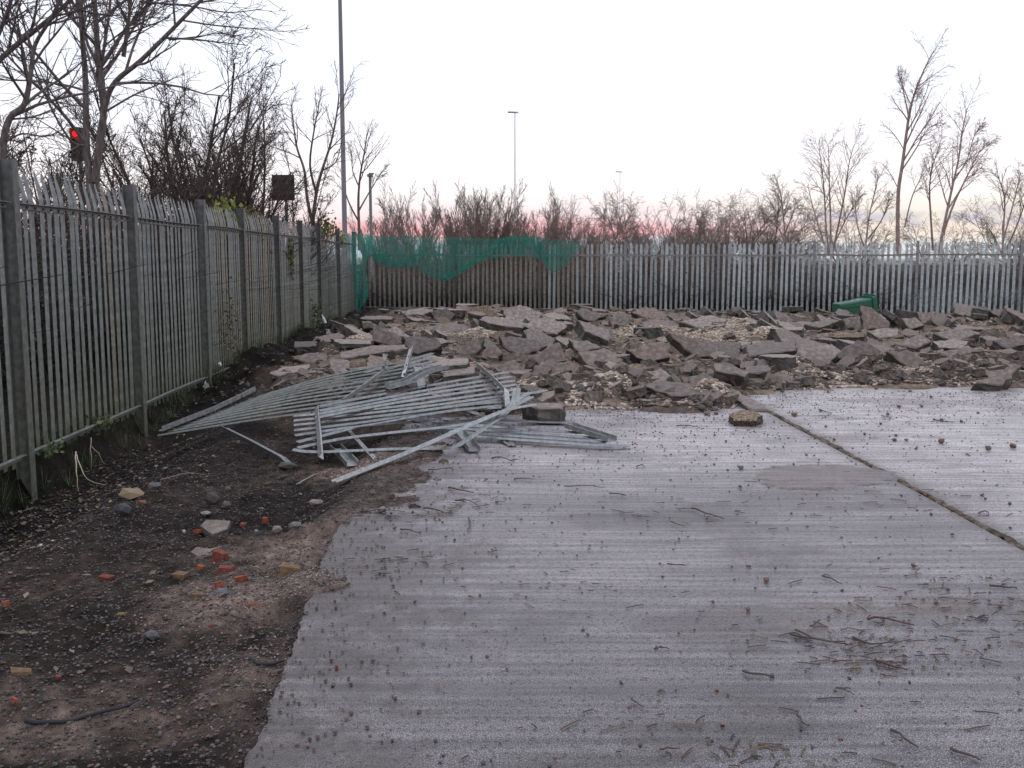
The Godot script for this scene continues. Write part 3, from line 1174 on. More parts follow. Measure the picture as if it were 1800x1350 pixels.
func fill_rubble() -> void:
	var r := RandomNumberGenerator.new()
	r.seed = 77
	var kinds := []
	var looks := []
	for k in 16:
		var o := PackedVector2Array()
		var m := r.randi_range(4, 6)
		for i in m:
			var a := TAU * (i + r.randf_range(-0.25, 0.25)) / m
			o.append(Vector2(cos(a), sin(a) * r.randf_range(0.6, 0.95)) * r.randf_range(0.75, 1.1) * 0.5)
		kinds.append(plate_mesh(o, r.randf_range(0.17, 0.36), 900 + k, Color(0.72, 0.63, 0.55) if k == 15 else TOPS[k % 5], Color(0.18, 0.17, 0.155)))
		looks.append("gravelly" if k == 15 else ["brownish", "grey", "dark", "pale", "reddish brown"][k % 5])
	var placed := []
	var tries := 0
	while placed.size() < 295 and tries < 9000:
		tries += 1
		var d := lerpf(10.3, 29.0, pow(r.randf(), 0.9))
		var x := r.randf_range(maxf(fence_x(d) + 1.0, -0.6 * d), 0.58 * d)
		var size := lerpf(0.24, 1.0, pow(r.randf(), 1.7))
		var turn := r.randf() * TAU
		var tip := r.randf_range(-0.1, 0.75)
		var k := r.randi() % 16
		var lift := r.randf_range(0.08, 0.27)
		if d < front(x) + 0.15 or d > back_d(x) - 0.9:
			continue
		if x < -2.2 and d < 15.0 and r.randf() < 0.6:
			continue
		if d < front(x) + 0.9:
			size *= 0.55
		var crowded := false
		for s in SLABS:
			var dx: float = absf(s.x - x)
			if dx < s.y * 0.45 + size * 0.3 and d < -s.z + 0.3 and d > -s.z - 1.2:
				crowded = true
		if crowded:
			continue
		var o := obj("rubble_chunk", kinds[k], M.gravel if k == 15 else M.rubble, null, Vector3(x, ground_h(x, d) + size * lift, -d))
		o.basis = (Basis(Vector3.UP, turn * 0.3) * Basis(Vector3.RIGHT, tip) * Basis(Vector3.UP, turn)).scaled(Vector3.ONE * size)
		tag(o, "x", "rubble", "broken concrete filling the heap")
		placed.append([o, "%s %s chunk" % ["small" if size < 0.45 else ("middling" if size < 0.7 else "big"), looks[k]]])
	place_labels(placed, MARKS)


var crumbs := []


func crumb(at: Vector3, size: float, k: int, red: bool) -> void:
	var key := "crumb%d%s" % [k, red]
	if not used.has(key):
		used[key] = rock_mesh(500 + k, 0.75, 0.4)
	var o := obj("crumb", used[key], tinted(M.stone, Color(0.16, 0.085, 0.07) if red else Color(0.10, 0.085, 0.085)), null, at + Vector3(0, size * 0.2, 0))
	o.basis = Basis(Vector3.UP, k * 1.7).scaled(Vector3(size, size * 0.85, size) * 0.5)
	tag(o, "x", "stone", "crumbs scattered over the wet floor")
	crumbs.append([o, "reddish crumb" if red else "dark clod"])


func net_sheet(called: String, t: Node, rows: Array) -> void:
	var mb := Mb.new()
	var w: int = rows[0].size()
	for r in rows:
		for p in r:
			mb.vert(p, Vector3.BACK, Vector2(p.x, p.y) * 0.8)
	for j in rows.size() - 1:
		for i in w - 1:
			var p := j * w + i
			mb.ix.append_array([p, p + 1, p + w + 1, p, p + w + 1, p + w])
	for i in mb.v.size():
		var x := i % w
		var y := i / w
		var a := mb.v[y * w + mini(x + 1, w - 1)] - mb.v[y * w + maxi(x - 1, 0)]
		var b := mb.v[maxi(y - 1, 0) * w + x] - mb.v[mini(y + 1, rows.size() - 1) * w + x]
		mb.n[i] = a.cross(b).normalized()
	obj(called, mb.mesh(), M.net, t)


func rounded(a: float, b: float, r: float) -> PackedVector2Array:
	var o := PackedVector2Array()
	for c in [[a - r, b - r, 0], [-a + r, b - r, 1], [-a + r, -b + r, 2], [a - r, -b + r, 3]]:
		for k in 4:
			var t: float = (c[2] + k / 3.0) * PI / 2.0
			o.append(Vector2(c[0] + cos(t) * r, c[1] + sin(t) * r))
	return o


func wheelie_bin(at: Vector3) -> void:
	var t := thing("wheeled_bin", "dark green wheeled bin lying on its side against the back fence", "bin", at)
	t.basis = Basis(Vector3.UP, 0.2) * Basis(Vector3.BACK, 0.12)
	var mb := Mb.new()
	var f := []
	var s := []
	for q in [[-0.5, 0.8], [-0.47, 0.86], [0.05, 0.92], [0.07, 0.95], [0.4, 1.0]]:
		f.append(Transform3D(Basis(Vector3.BACK, Vector3.UP, Vector3.LEFT), Vector3(q[0], 0, 0)))
		s.append(Vector2(q[1], q[1]))
	f.reverse()
	s.reverse()
	mb.sweep(rounded(0.27, 0.24, 0.05), f, s)
	obj("body", mb.mesh(), M.bin, t)
	for y in [0.1, -0.1]:
		var rb := Mb.new()
		rb.box(Vector3(-0.05, y, 0.262), Vector3(0.82, 0.035, 0.03))
		obj("rib", rb.mesh(), M.bin, t)
	var rim := Mb.new()
	rim.sweep(rounded(0.31, 0.29, 0.05), [Transform3D(Basis(Vector3.BACK, Vector3.UP, Vector3.LEFT), Vector3(0.47, 0, 0)), Transform3D(Basis(Vector3.BACK, Vector3.UP, Vector3.LEFT), Vector3(0.4, 0, 0))])
	obj("rim", rim.mesh(), M.bin, t)
	var lid := Mb.new()
	lid.sweep(rounded(0.3, 0.27, 0.05), [Transform3D(Basis(Vector3.BACK, Vector3.UP, Vector3.LEFT), Vector3(0.54, 0.08, 0)), Transform3D(Basis(Vector3.BACK, Vector3.UP, Vector3.LEFT), Vector3(0.475, 0.06, 0))], [Vector2(0.9, 0.9), Vector2(1, 1)])
	obj("lid", lid.mesh(), M.bin, t)
	for z in [-0.22, 0.22]:
		var wh := Mb.new()
		wh.tube(PackedVector3Array([Vector3(-0.5, -0.2, z - 0.025), Vector3(-0.5, -0.2, z + 0.025)]), PackedFloat32Array([0.1, 0.1]), 14, true)
		obj("wheel", wh.mesh(), M.bolt, t)


func litter(at: Vector3, size: float, tint: Color, label: String) -> void:
	var mb := Mb.new()
	mb.tint = tint
	if label.contains("bottle"):
		var a := Vector3(-0.35, 0.9, 0.1).normalized()
		mb.tube(PackedVector3Array([Vector3.ZERO, a * size * 0.75, a * size, a * size * 1.2]), PackedFloat32Array([0.032, 0.034, 0.014, 0.013]), 10, true)
	else:
		for k in 5:
			var p := Vector3(rng.randf_range(-0.3, 0.3), rng.randf_range(-0.2, 0.3), rng.randf_range(-0.2, 0.2)) * size
			leaf_mesh(mb, p, size * rng.randf_range(0.6, 1.0))
	var o := obj("bottle" if label.contains("bottle") else "paper_scrap", mb.mesh(), M.white, null, at)
	tag(o, label, "litter")


func rag(p: PackedVector3Array) -> void:
	var mb := Mb.new()
	mb.tint = Color(0.12, 0.15, 0.28)
	for k in 3:
		var a := p[0] - p[0]
		var b := p[mini(k + 1, 3)] - p[0]
		var c := p[(k + 2) % 4] - p[0]
		mb.tri(a, b, c + Vector3(0, 0, 0.03 * k))
	mb.tube(PackedVector3Array([Vector3.ZERO, p[1] - p[0]]), PackedFloat32Array([0.008, 0.006]), 5)
	mb.tube(PackedVector3Array([p[1] - p[0], p[3] - p[0]]), PackedFloat32Array([0.008, 0.006]), 5)
	var o := obj("rag", mb.mesh(), M.stone, null, p[0])
	tag(o, "small blue rag caught on a stick behind the large greenish panel", "rag")


func capped_post(at: Vector3, h: float) -> void:
	var t := thing("capped_post", "short grey post with a small cap, right of the tall mast", "post", at)
	var mb := Mb.new()
	mb.tube(PackedVector3Array([Vector3.ZERO, Vector3(0, h, 0)]), PackedFloat32Array([0.07, 0.06]), 10, true)
	obj("pole", mb.mesh(), tinted(M.post, Color(0.2, 0.2, 0.19)), t)
	var c := Mb.new()
	c.box(Vector3(0, h + 0.04, 0), Vector3(0.22, 0.1, 0.2))
	c.box(Vector3(0.06, h + 0.12, 0), Vector3(0.2, 0.05, 0.14))
	obj("cap", c.mesh(), tinted(M.post, Color(0.16, 0.16, 0.15)), t)


func sign_board(at: Vector3) -> void:
	var t := thing("sign_board", "square weathered board on a post seen from behind, above the left fence", "sign", Vector3(at.x, -0.1, at.z))
	var mb := Mb.new()
	var y := at.y + 0.1
	mb.box(Vector3(0, y, 0), Vector3(0.53, 0.6, 0.02))
	obj("board", mb.mesh(), tinted(M.rubble, Color(0.19, 0.165, 0.15)), t)
	for k in [-0.18, 0.18]:
		var b := Mb.new()
		b.box(Vector3(0, y + k, 0.022), Vector3(0.55, 0.045, 0.018))
		obj("batten", b.mesh(), tinted(M.rubble, Color(0.15, 0.13, 0.12)), t)
	var p := Mb.new()
	p.tube(PackedVector3Array([Vector3(0.05, 0, -0.05), Vector3(0.05, y + 0.25, -0.05)]), PackedFloat32Array([0.035, 0.035]), 8, true)
	obj("post", p.mesh(), tinted(M.post, Color(0.15, 0.14, 0.13)), t)


func red_signal(at: Vector3) -> void:
	var t := thing("traffic_signal", "traffic signal showing red behind the trunk of the tallest bare tree", "traffic signal", Vector3(at.x, 0, at.z))
	var y := at.y
	var mb := Mb.new()
	mb.box(Vector3(0, y - 0.12, -0.1), Vector3(0.34, 0.95, 0.18))
	obj("housing", mb.mesh(), tinted(M.post, Color(0.02, 0.02, 0.02)), t)
	var p := Mb.new()
	p.tube(PackedVector3Array([Vector3(0, -0.1, -0.25), Vector3(0, y + 0.3, -0.25)]), PackedFloat32Array([0.06, 0.06]), 8, true)
	obj("pole", p.mesh(), tinted(M.post, Color(0.2, 0.2, 0.2)), t)
	for k in 3:
		var l := Mb.new()
		var c := Vector3(0, y + 0.19 - k * 0.3, -0.02)
		l.tube(PackedVector3Array([c, c + Vector3(0, 0, 0.03)]), PackedFloat32Array([0.115, 0.09]), 14, true)
		var m: StandardMaterial3D = tinted(M.post, [Color(0.5, 0.02, 0.02), Color(0.06, 0.035, 0.01), Color(0.01, 0.05, 0.03)][k])
		if k < 1:
			m = m.duplicate()
			m.emission_enabled = true
			m.emission = Color(1.0, 0.08, 0.05)
			m.emission_energy_multiplier = 0.8
		obj("lamp_lens", l.mesh(), m, t)
		var v := Mb.new()
		for s in 8:
			var a0 := PI * s / 8.0
			var a1 := PI * (s + 1) / 8.0
			var e0 := c + Vector3(cos(a0), sin(a0), 0) * 0.125
			var e1 := c + Vector3(cos(a1), sin(a1), 0) * 0.125
			v.quad(e0, e0 + Vector3(0, 0, 0.2), e1 + Vector3(0, 0, 0.2), e1)
		obj("visor", v.mesh(), tinted(M.post, Color(0.02, 0.02, 0.02)), t)
	var lamp := OmniLight3D.new()
	lamp.name = "red_lamp_light"
	lamp.light_color = Color(1.0, 0.1, 0.06)
	lamp.light_energy = 0.25
	lamp.light_size = 0.1
	lamp.omni_range = 40.0
	lamp.omni_attenuation = 2.0
	lamp.shadow_enabled = true
	lamp.position = Vector3(0, y + 0.19, 0.22)
	t.add_child(lamp)


func more_trees() -> void:
	# thorn scrub behind the left fence
	var k := Kind.new()
	k.kids = [14, 9, 6]
	k.angle = [0.55, 0.65, 0.8]
	k.ratio = [0.42, 0.45, 0.5]
	k.up = [0.05, 0.06, 0.03, 0.02]
	k.wander = [0.13, 0.2, 0.3, 0.35]
	k.thin = 0.0055
	k.from = 0.12
	var dark := Color(0.5, 0.45, 0.44)
	stool("thorn_tree", Vector3(-6.3, -0.1, -19.0), 9, 5.3, 0.42, 0.055, k, "dense thorn tree right of the tallest bare tree, leftmost of the dense clump", "", dark)
	stool("thorn_tree", Vector3(-6.0, -0.1, -20.5), 9, 5.6, 0.34, 0.06, k, "tallest and darkest thorn tree in the dense clump behind the left fence", "", dark)
	stool("thorn_tree", Vector3(-6.15, -0.1, -23.0), 7, 5.0, 0.24, 0.055, k, "thorn tree of the dense clump just left of the square board", "", dark)
	var small := stool("thorn_bush", Vector3(-6.9, 0.0, -15.8), 9, 3.2, 0.5, 0.03, k, "low thorn bush behind the first bays of the left fence, beside the twin trunks", "", dark)
	again(small, Vector3(-7.6, 0.0, -13.5), 1.1, Vector3(1.0, 1.05, 1.0), "low thorn bush at the far left behind the fence, below the red signal")
	again(small, Vector3(-6.3, 0.0, -17.6), 2.3, Vector3(0.9, 0.95, 0.9), "low thorn bush between the twin trunks and the dense clump")
	again(small, Vector3(-7.0, 0.0, -26.4), 4.0, Vector3(0.75, 0.75, 0.75), "low thorn bush below the square board")
	again(small, Vector3(-9.8, 0.0, -21.0), 5.2, Vector3(1.3, 1.5, 1.3), "thorn bush standing back beyond the twin trunks, behind the signal")
	again(small, Vector3(-10.9, 0.0, -18.5), 0.4, Vector3(1.3, 1.45, 1.3), "thorn bush standing back at the left edge of the picture")
	again(small, Vector3(-6.1, 0.0, -25.6), 2.9, Vector3(1.05, 1.25, 1.05), "thorn bush between the square board and the V shaped bare tree")
	again(small, Vector3(-5.6, 0.0, -23.4), 0.9, Vector3(0.7, 0.86, 0.7), "thorn bush whose twigs cross in front of the square board")
	# upright scrub behind the back fence, left of the lamp
	var k3 := Kind.new()
	k3.kids = [12, 8, 4]
	k3.angle = [0.35, 0.4, 0.5]
	k3.ratio = [0.42, 0.5, 0.5]
	k3.up = [0.04, 0.08, 0.06, 0.03]
	k3.wander = [0.09, 0.14, 0.2, 0.25]
	k3.thin = 0.007
	k3.from = 0.1
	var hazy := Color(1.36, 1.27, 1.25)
	var a := stool("willow_scrub", Vector3(-4.4, 0, -44.0), 13, 4.2, 0.55, 0.032, k3, "twiggy willow scrub behind the net's deep scallop", "", hazy)
	var b := stool("willow_scrub", Vector3(-2.2, 0, -46.0), 14, 4.5, 0.5, 0.034, k3, "tallest willow scrub, left of the street lamp", "", hazy)
	var at := [[Vector3(-6.6, 0, -48.0), 0.8, "willow scrub behind the fence corner, right of the capped post"], [Vector3(-3.2, 0, -50.0), 0.95, "willow scrub standing back between the two taller willows"], [Vector3(-0.8, 0, -48.0), 1.04, "willow scrub just left of the street lamp"], [Vector3(0.9, 0, -47.0), 1.0, "willow scrub just right of the street lamp"], [Vector3(2.2, 0, -51.0), 0.82, "low willow scrub behind the net's right tip"], [Vector3(-8.6, 0, -47.0), 0.72, "low willow scrub seen between the tall mast and the small bare tree"]]
	for i in at.size():
		again(a if i % 2 else b, at[i][0], i * 1.3, Vector3.ONE * at[i][1], at[i][2])
	var gaps := [[-5.4, "the fence corner"], [-1.6, "the two tallest willows"], [0.2, "the street lamp's foot"], [1.8, "the net's right tip"], [3.1, "the hawthorn left of the farthest lamp"], [4.7, "the farthest lamp and the spreading hawthorn"], [7.2, "the drooping hawthorn's left side"], [9.3, "the drooping and the round hawthorn"], [11.4, "the round hawthorn's right side"], [13.8, "the small spindly birch's foot"]]
	for i in gaps.size():
		again(b if i % 3 else a, Vector3(gaps[i][0], 0, -52.0 - 2.0 * (i % 3)), i * 0.9 + 0.4, Vector3(0.9, 0.66 + 0.05 * (i % 4), 0.9), "low hazy scrub filling the gap behind %s" % gaps[i][1])
	# spreading thorns along the middle of the back fence
	var k4 := Kind.new()
	k4.kids = [13, 9, 5]
	k4.angle = [0.7, 0.7, 0.8]
	k4.ratio = [0.5, 0.5, 0.5]
	k4.up = [0.02, -0.02, -0.04, -0.03]
	k4.wander = [0.16, 0.22, 0.3, 0.35]
	k4.thin = 0.007
	k4.from = 0.2
	var c := stool("hawthorn", Vector3(6.1, 0, -47.0), 6, 4.5, 0.8, 0.05, k4, "spreading hawthorn right of the farthest street lamp", "", hazy)
	var e := stool("hawthorn", Vector3(10.3, 0, -48.0), 7, 4.6, 0.7, 0.05, k4, "round hawthorn in the middle of the right half of the back fence", "", hazy)
	at = [[Vector3(3.6, 0, -45.0), 0.9, "hawthorn left of the farthest street lamp"], [Vector3(8.3, 0, -50.0), 0.95, "hawthorn with drooping twigs left of the round hawthorn"], [Vector3(12.4, 0, -50.0), 1.0, "hawthorn left of the small spindly birch"], [Vector3(15.0, 0, -54.0), 0.85, "hawthorn behind the bushy birch"], [Vector3(17.6, 0, -52.0), 0.85, "hawthorn behind the round headed birch"], [Vector3(21.5, 0, -50.0), 0.85, "hawthorn behind the leaning birch"], [Vector3(24.6, 0, -49.0), 0.95, "hawthorn at the right edge behind the thin birch"], [Vector3(5.2, 0, -58.0), 0.8, "low hawthorn standing back behind the farthest street lamp"]]
	for i in at.size():
		again(c if i % 2 else e, at[i][0], i * 2.1 + 0.7, Vector3.ONE * at[i][1], at[i][2])


func scrub_clump(sd: int, stems: int, h: float, leaves: int) -> ArrayMesh:
	var r := RandomNumberGenerator.new()
	r.seed = sd
	var mb := Mb.new()
	for s in stems:
		var p := Vector3(r.randf_range(-0.5, 0.5), 0, r.randf_range(-0.5, 0.5))
		var a := r.randf() * TAU
		var dir := Vector3(cos(a) * 0.5, 1.0, sin(a) * 0.5).normalized()
		var pts := PackedVector3Array()
		var rad := PackedFloat32Array()
		var len := h * r.randf_range(0.6, 1.3)
		for i in 5:
			pts.append(p)
			rad.append(lerpf(0.008, 0.003, i / 4.0))
			p += dir * len / 4.0
			dir = (dir + Vector3(cos(a) * 0.25, -0.32 * r.randf(), sin(a) * 0.25) + Vector3(r.randf_range(-0.2, 0.2), 0, r.randf_range(-0.2, 0.2))).normalized()
		var sh := r.randf_range(0.6, 1.2)
		mb.tint = Color(0.10, 0.08, 0.068) * sh
		mb.tint.a = 1.0
		mb.tube(pts, rad, 3)
	for l in leaves:
		var sh := r.randf_range(0.5, 1.3)
		mb.tint = (Color(0.085, 0.10, 0.045) if r.randf() < 0.6 else Color(0.16, 0.11, 0.07)) * sh
		mb.tint.a = 1.0
		var b := Basis.from_euler(Vector3(r.randf() * TAU, r.randf() * TAU, r.randf() * TAU))
		var at := Vector3(r.randf_range(-0.7, 0.7), r.randf_range(0.05, 1.0) * h, r.randf_range(-0.7, 0.7))
		var s := r.randf_range(0.012, 0.032)
		mb.quad(at - b.z * s, at + b.x * s * 0.6, at + b.z * s, at - b.x * s * 0.6)
	return mb.mesh()


func undergrowth() -> void:
	var r := RandomNumberGenerator.new()
	r.seed = 21
	var left := scrub_clump(1, 50, 1.6, 260)
	var back := scrub_clump(2, 64, 1.25, 60)
	var where := []
	var tint := PackedColorArray()
	for i in 420:
		var d := r.randf_range(4.5, 33.0)
		var x := fence_x(d) - lerpf(1.45, 4.2, pow(r.randf(), 1.4))
		var s := r.randf_range(0.75, 1.25)
		where.append(Transform3D(Basis(Vector3.UP, r.randf() * TAU).scaled(Vector3(s, s * r.randf_range(0.8, 1.15), s)), Vector3(x, ground_h(x, d) - 0.05, -d)))
		var k := r.randf_range(0.7, 1.3)
		tint.append(Color(k, k, k) * 0.38)
	copies("bramble_thicket", left, M.leaf, where, tint, "tangled dark brambles and ivy behind the left fence")
	where = []
	tint = PackedColorArray()
	for i in 620:
		var x := r.randf_range(-8.0, 24.0)
		var d := back_d(x) + lerpf(0.5, 11.0, pow(r.randf(), 1.3))
		var s := r.randf_range(0.85, 1.3)
		where.append(Transform3D(Basis(Vector3.UP, r.randf() * TAU).scaled(Vector3(s, s * r.randf_range(0.7, 1.05), s)), Vector3(x, -0.1, -d)))
		var k := r.randf_range(0.7, 1.25)
		tint.append(Color(k, k * 0.94, k) * 0.5)
	for i in 420:
		var x := r.randf_range(-16.0, 40.0)
		var d := back_d(x) + lerpf(10.0, 34.0, r.randf())
		var s := r.randf_range(1.1, 1.5)
		where.append(Transform3D(Basis(Vector3.UP, r.randf() * TAU).scaled(Vector3(s * 1.3, s, s * 1.3)), Vector3(x, -0.3, -d)))
		tint.append(Color(0.5, 0.45, 0.5))
	copies("bramble_thicket", back, M.leaf, where, tint, "brown bramble scrub growing behind the back fence")
	# frosty grass at the right behind the fence
	var tuft := Mb.new()
	for s in 26:
		var a := r.randf() * TAU
		var o := Vector3(cos(a), 0, sin(a))
		var p := o * r.randf_range(0.0, 0.12)
		tuft.tint = Color(0.27, 0.29, 0.28) * r.randf_range(0.5, 1.3)
		tuft.tint.a = 1.0
		var tip := p + o * r.randf_range(0.1, 0.3) + Vector3(0, r.randf_range(0.2, 0.45), 0)
		var side := o.cross(Vector3.UP) * 0.006
		tuft.quad(p - side, p + side, tip + side * 0.3, tip - side * 0.3)
	var tm := tuft.mesh()
	where = []
	tint = PackedColorArray()
	for i in 420:
		var x := r.randf_range(9.0, 24.0)
		var d := back_d(x) + lerpf(0.25, 3.5, r.randf())
		if r.randf() > smoothstep(9.0, 13.0, x):
			continue
		where.append(Transform3D(Basis(Vector3.UP, r.randf() * TAU).scaled(Vector3.ONE * r.randf_range(1.0, 2.2)), Vector3(x, 0.0, -d)))
		tint.append(Color.WHITE)
	copies("long_grass", tm, M.leaf, where, tint, "pale dead grass behind the right part of the back fence")
	# grass and weeds at the foot of the left fence
	where = []
	tint = PackedColorArray()
	for i in 260:
		var d := r.randf_range(5.0, 28.0)
		var x := fence_x(d) + r.randf_range(-0.25, 0.12)
		where.append(Transform3D(Basis(Vector3.UP, r.randf() * TAU).scaled(Vector3.ONE * r.randf_range(0.25, 0.7)), on(x, d)))
		tint.append(Color(0.42, 0.5, 0.22) * r.randf_range(0.4, 0.9))
	copies("fence_foot_grass", tm, M.leaf, where, tint, "thin grass and weeds at the foot of the left fence")
	# ivy in view
	ivy(Vector3(-4.75, 2.35, -16.6), Vector3(0.25, 0.3, 0.35), 130, 0.07, Color(0.22, 0.24, 0.05), "yellow green ivy tuft above the left fence, beside the fourth post from the left")
	ivy(Vector3(-4.9, 2.2, -18.4), Vector3(0.35, 0.35, 0.9), 330, 0.06, Color(0.14, 0.12, 0.05), "brown green ivy hanging along the top of the left fence behind the middle bays", "ivy")
	ivy(Vector3(-4.75, 2.35, -25.6), Vector3(0.3, 0.3, 0.7), 260, 0.075, Color(0.13, 0.14, 0.04), "olive ivy over the last bays of the left fence before the corner")
	ivy(Vector3(-4.6, 1.65, -20.9), Vector3(0.06, 0.4, 0.16), 110, 0.06, Color(0.10, 0.12, 0.035), "ivy hanging down the face of the left fence in its sixth bay")
	ivy(Vector3(-4.9, 2.15, -28.6), Vector3(0.2, 0.2, 0.35), 120, 0.07, Color(0.17, 0.21, 0.05), "bright ivy at the net's upper left corner")
	ivy(Vector3(-4.62, 0.3, -23.6), Vector3(0.1, 0.35, 0.6), 220, 0.05, Color(0.10, 0.10, 0.05), "low weedy growth at the foot of the left fence near the corner", "weed_clump")
	ivy(Vector3(-4.43, 0.55, -15.6), Vector3(0.05, 0.5, 0.7), 220, 0.04, Color(0.12, 0.10, 0.06), "withered creeper over the lower pales in the fourth bay of the left fence", "creeper")
	ivy(Vector3(-4.2, -0.12, -8.95), Vector3(0.08, 0.07, 0.2), 40, 0.045, Color(0.07, 0.1, 0.03), "green weed by the first post from the left", "weed_clump")
	ivy(Vector3(-4.3, -0.1, -10.3), Vector3(0.08, 0.09, 0.3), 60, 0.045, Color(0.08, 0.105, 0.035), "grassy green weed between the first two posts", "weed_clump")


func scatter(called: String, mesh: Mesh, m: Material, n: int, pick: Callable, tone: Array, lo: float, hi: float, label: String, sd: int) -> void:
	var r := RandomNumberGenerator.new()
	r.seed = sd
	var where := []
	var tint := PackedColorArray()
	for i in n:
		var p: Vector3 = pick.call(r)
		if p.y < -50.0:
			continue
		var s := lerpf(lo, hi, pow(r.randf(), 2.6))
		where.append(Transform3D(Basis.from_euler(Vector3(r.randf_range(-0.5, 0.5), r.randf() * TAU, r.randf_range(-0.5, 0.5))).scaled(Vector3(s, s * r.randf_range(0.6, 1.0), s)), p + Vector3(0, s * 0.25, 0)))
		var c: Color = tone[r.randi() % tone.size()]
		var sh := r.randf_range(0.6, 1.3)
		tint.append(Color(c.r * sh, c.g * sh, c.b * sh))
	copies(called, mesh, m, where, tint, label)


func grit() -> void:
	var a := rock_mesh(701, 0.7, 0.35)
	var b := rock_mesh(702, 0.6, 0.4)
	var nowhere := Vector3(0, -100, 0)
	var earth := [Color(0.05, 0.044, 0.042), Color(0.07, 0.058, 0.053), Color(0.10, 0.088, 0.08), Color(0.04, 0.038, 0.04), Color(0.06, 0.05, 0.047), Color(0.05, 0.044, 0.042), Color(0.13, 0.11, 0.095), Color(0.11, 0.055, 0.04)]
	var pinkish := [Color(0.25, 0.19, 0.165), Color(0.2, 0.15, 0.135), Color(0.31, 0.25, 0.215), Color(0.15, 0.12, 0.11), Color(0.2, 0.13, 0.105)]
	var yellow := [Color(0.55, 0.44, 0.34), Color(0.44, 0.35, 0.28), Color(0.66, 0.55, 0.44), Color(0.32, 0.26, 0.22), Color(0.48, 0.36, 0.29)]
	var greys := [Color(0.30, 0.27, 0.255), Color(0.38, 0.34, 0.32), Color(0.24, 0.225, 0.21), Color(0.5, 0.43, 0.37), Color(0.95, 0.77, 0.6), Color(0.8, 0.64, 0.5)]
	scatter("soil_gravel", a, M.stone, 110000, func(r):
		var d := lerpf(2.4, 11.0, pow(r.randf(), 1.5))
		var x: float = r.randf_range(fence_x(d) + 0.1, slab_left(d) + 0.5)
		if x < -0.62 * d or (x > slab_left(d) and ground_h(x, d) < 0.0):
			return nowhere
		return on(x, d), earth, 0.0018, 0.013, "small stones and clods in the dark soil on the left", 1)
	var spots := [Vector4(-1.05, 5.55, 0.38, 0.55), Vector4(-1.35, 4.75, 0.36, 0.36), Vector4(-1.0, 4.9, 0.34, 0.3), Vector4(-0.8, 3.9, 0.4, 0.4)]
	scatter("crushed_mortar", b, M.stone, 16000, func(r):
		var s: Vector4 = spots[r.randi() % 4]
		var x: float = s.x + r.randfn() * s.z * 0.6
		var d: float = s.y + r.randfn() * s.w * 0.6
		if x > slab_left(d) and ground_h(x, d) < 0.0:
			return nowhere
		return on(x, d), pinkish, 0.002, 0.008, "pinkish crushed brick and mortar beside the floor slab", 2)
	# loose hardcore between the slabs of the heap
	var nests := []
	for q in GRAVEL_NESTS:
		nests.append(q)
	scatter("hardcore_gravel", a, M.stone, 46000, func(r):
		var s: Vector3 = nests[r.randi() % nests.size()]
		var x: float = s.x + r.randfn() * s.z * 0.5
		var d: float = s.y + r.randfn() * s.z * 0.6
		if d < front(x) - 0.1 or d > back_d(x) - 0.4:
			return nowhere
		return on(x, d), yellow, 0.01, 0.036, "pale yellow stone hardcore lying loose between the slabs", 3)
	scatter("rubble_fines", b, M.rubble, 16000, func(r):
		var d := lerpf(10.0, 29.5, pow(r.randf(), 1.5))
		var x: float = r.randf_range(maxf(fence_x(d) + 0.4, -0.6 * d), 0.6 * d)
		if r.randf() < 0.4:
			x = r.randf_range(-1.5, 8.5)
			d = front(x) + absf(r.randfn()) * 0.6 - 0.1
		if d < front(x) + r.randfn() * 0.12 or d > back_d(x) - 0.3:
			return nowhere
		return on(x, d), greys, 0.012, 0.07, "broken bits of concrete too small to tell apart between the slabs", 4)
	# hand sized and head sized pieces, thickest along the foot of the heap
	var bits := []
	var br := RandomNumberGenerator.new()
	br.seed = 31
	for k in 4:
		var o := PackedVector2Array()
		for i in 5:
			var t := TAU * (i + br.randf_range(-0.3, 0.3)) / 5.0
			o.append(Vector2(cos(t), sin(t) * 0.8) * br.randf_range(0.4, 0.6))
		bits.append(plate_mesh(o, br.randf_range(0.3, 0.5), 950 + k, TOPS[[0, 1, 3, 4][k]], Color(0.36, 0.33, 0.30)))
	for k in 4:
		var where := []
		var shades := PackedColorArray()
		for i in 420:
			var x := br.randf_range(-2.6, 9.0)
			var d := front(x) + absf(br.randfn()) * 1.3 + 0.05
			if br.randf() < 0.45:
				d = lerpf(11.0, 28.0, br.randf())
				x = br.randf_range(maxf(fence_x(d) + 1.0, -0.6 * d), 0.56 * d)
			if d < front(x) or d > back_d(x) - 0.5 or x < fence_x(d) + 0.8:
				continue
			var s := lerpf(0.07, 0.3, pow(br.randf(), 1.6))
			where.append(Transform3D((Basis(Vector3.UP, br.randf() * TAU) * Basis(Vector3.RIGHT, br.randf_range(-0.5, 0.9)) * Basis(Vector3.UP, br.randf() * TAU)).scaled(Vector3.ONE * s), Vector3(x, ground_h(x, d) + s * br.randf_range(0.1, 0.35), -d)))
			var sh := br.randf_range(0.7, 1.15)
			shades.append(Color(sh, sh * 0.97, sh * 0.94))
		copies("broken_concrete_bits", bits[k], M.rubble, where, shades, "loose bits of broken concrete between and before the larger slabs")
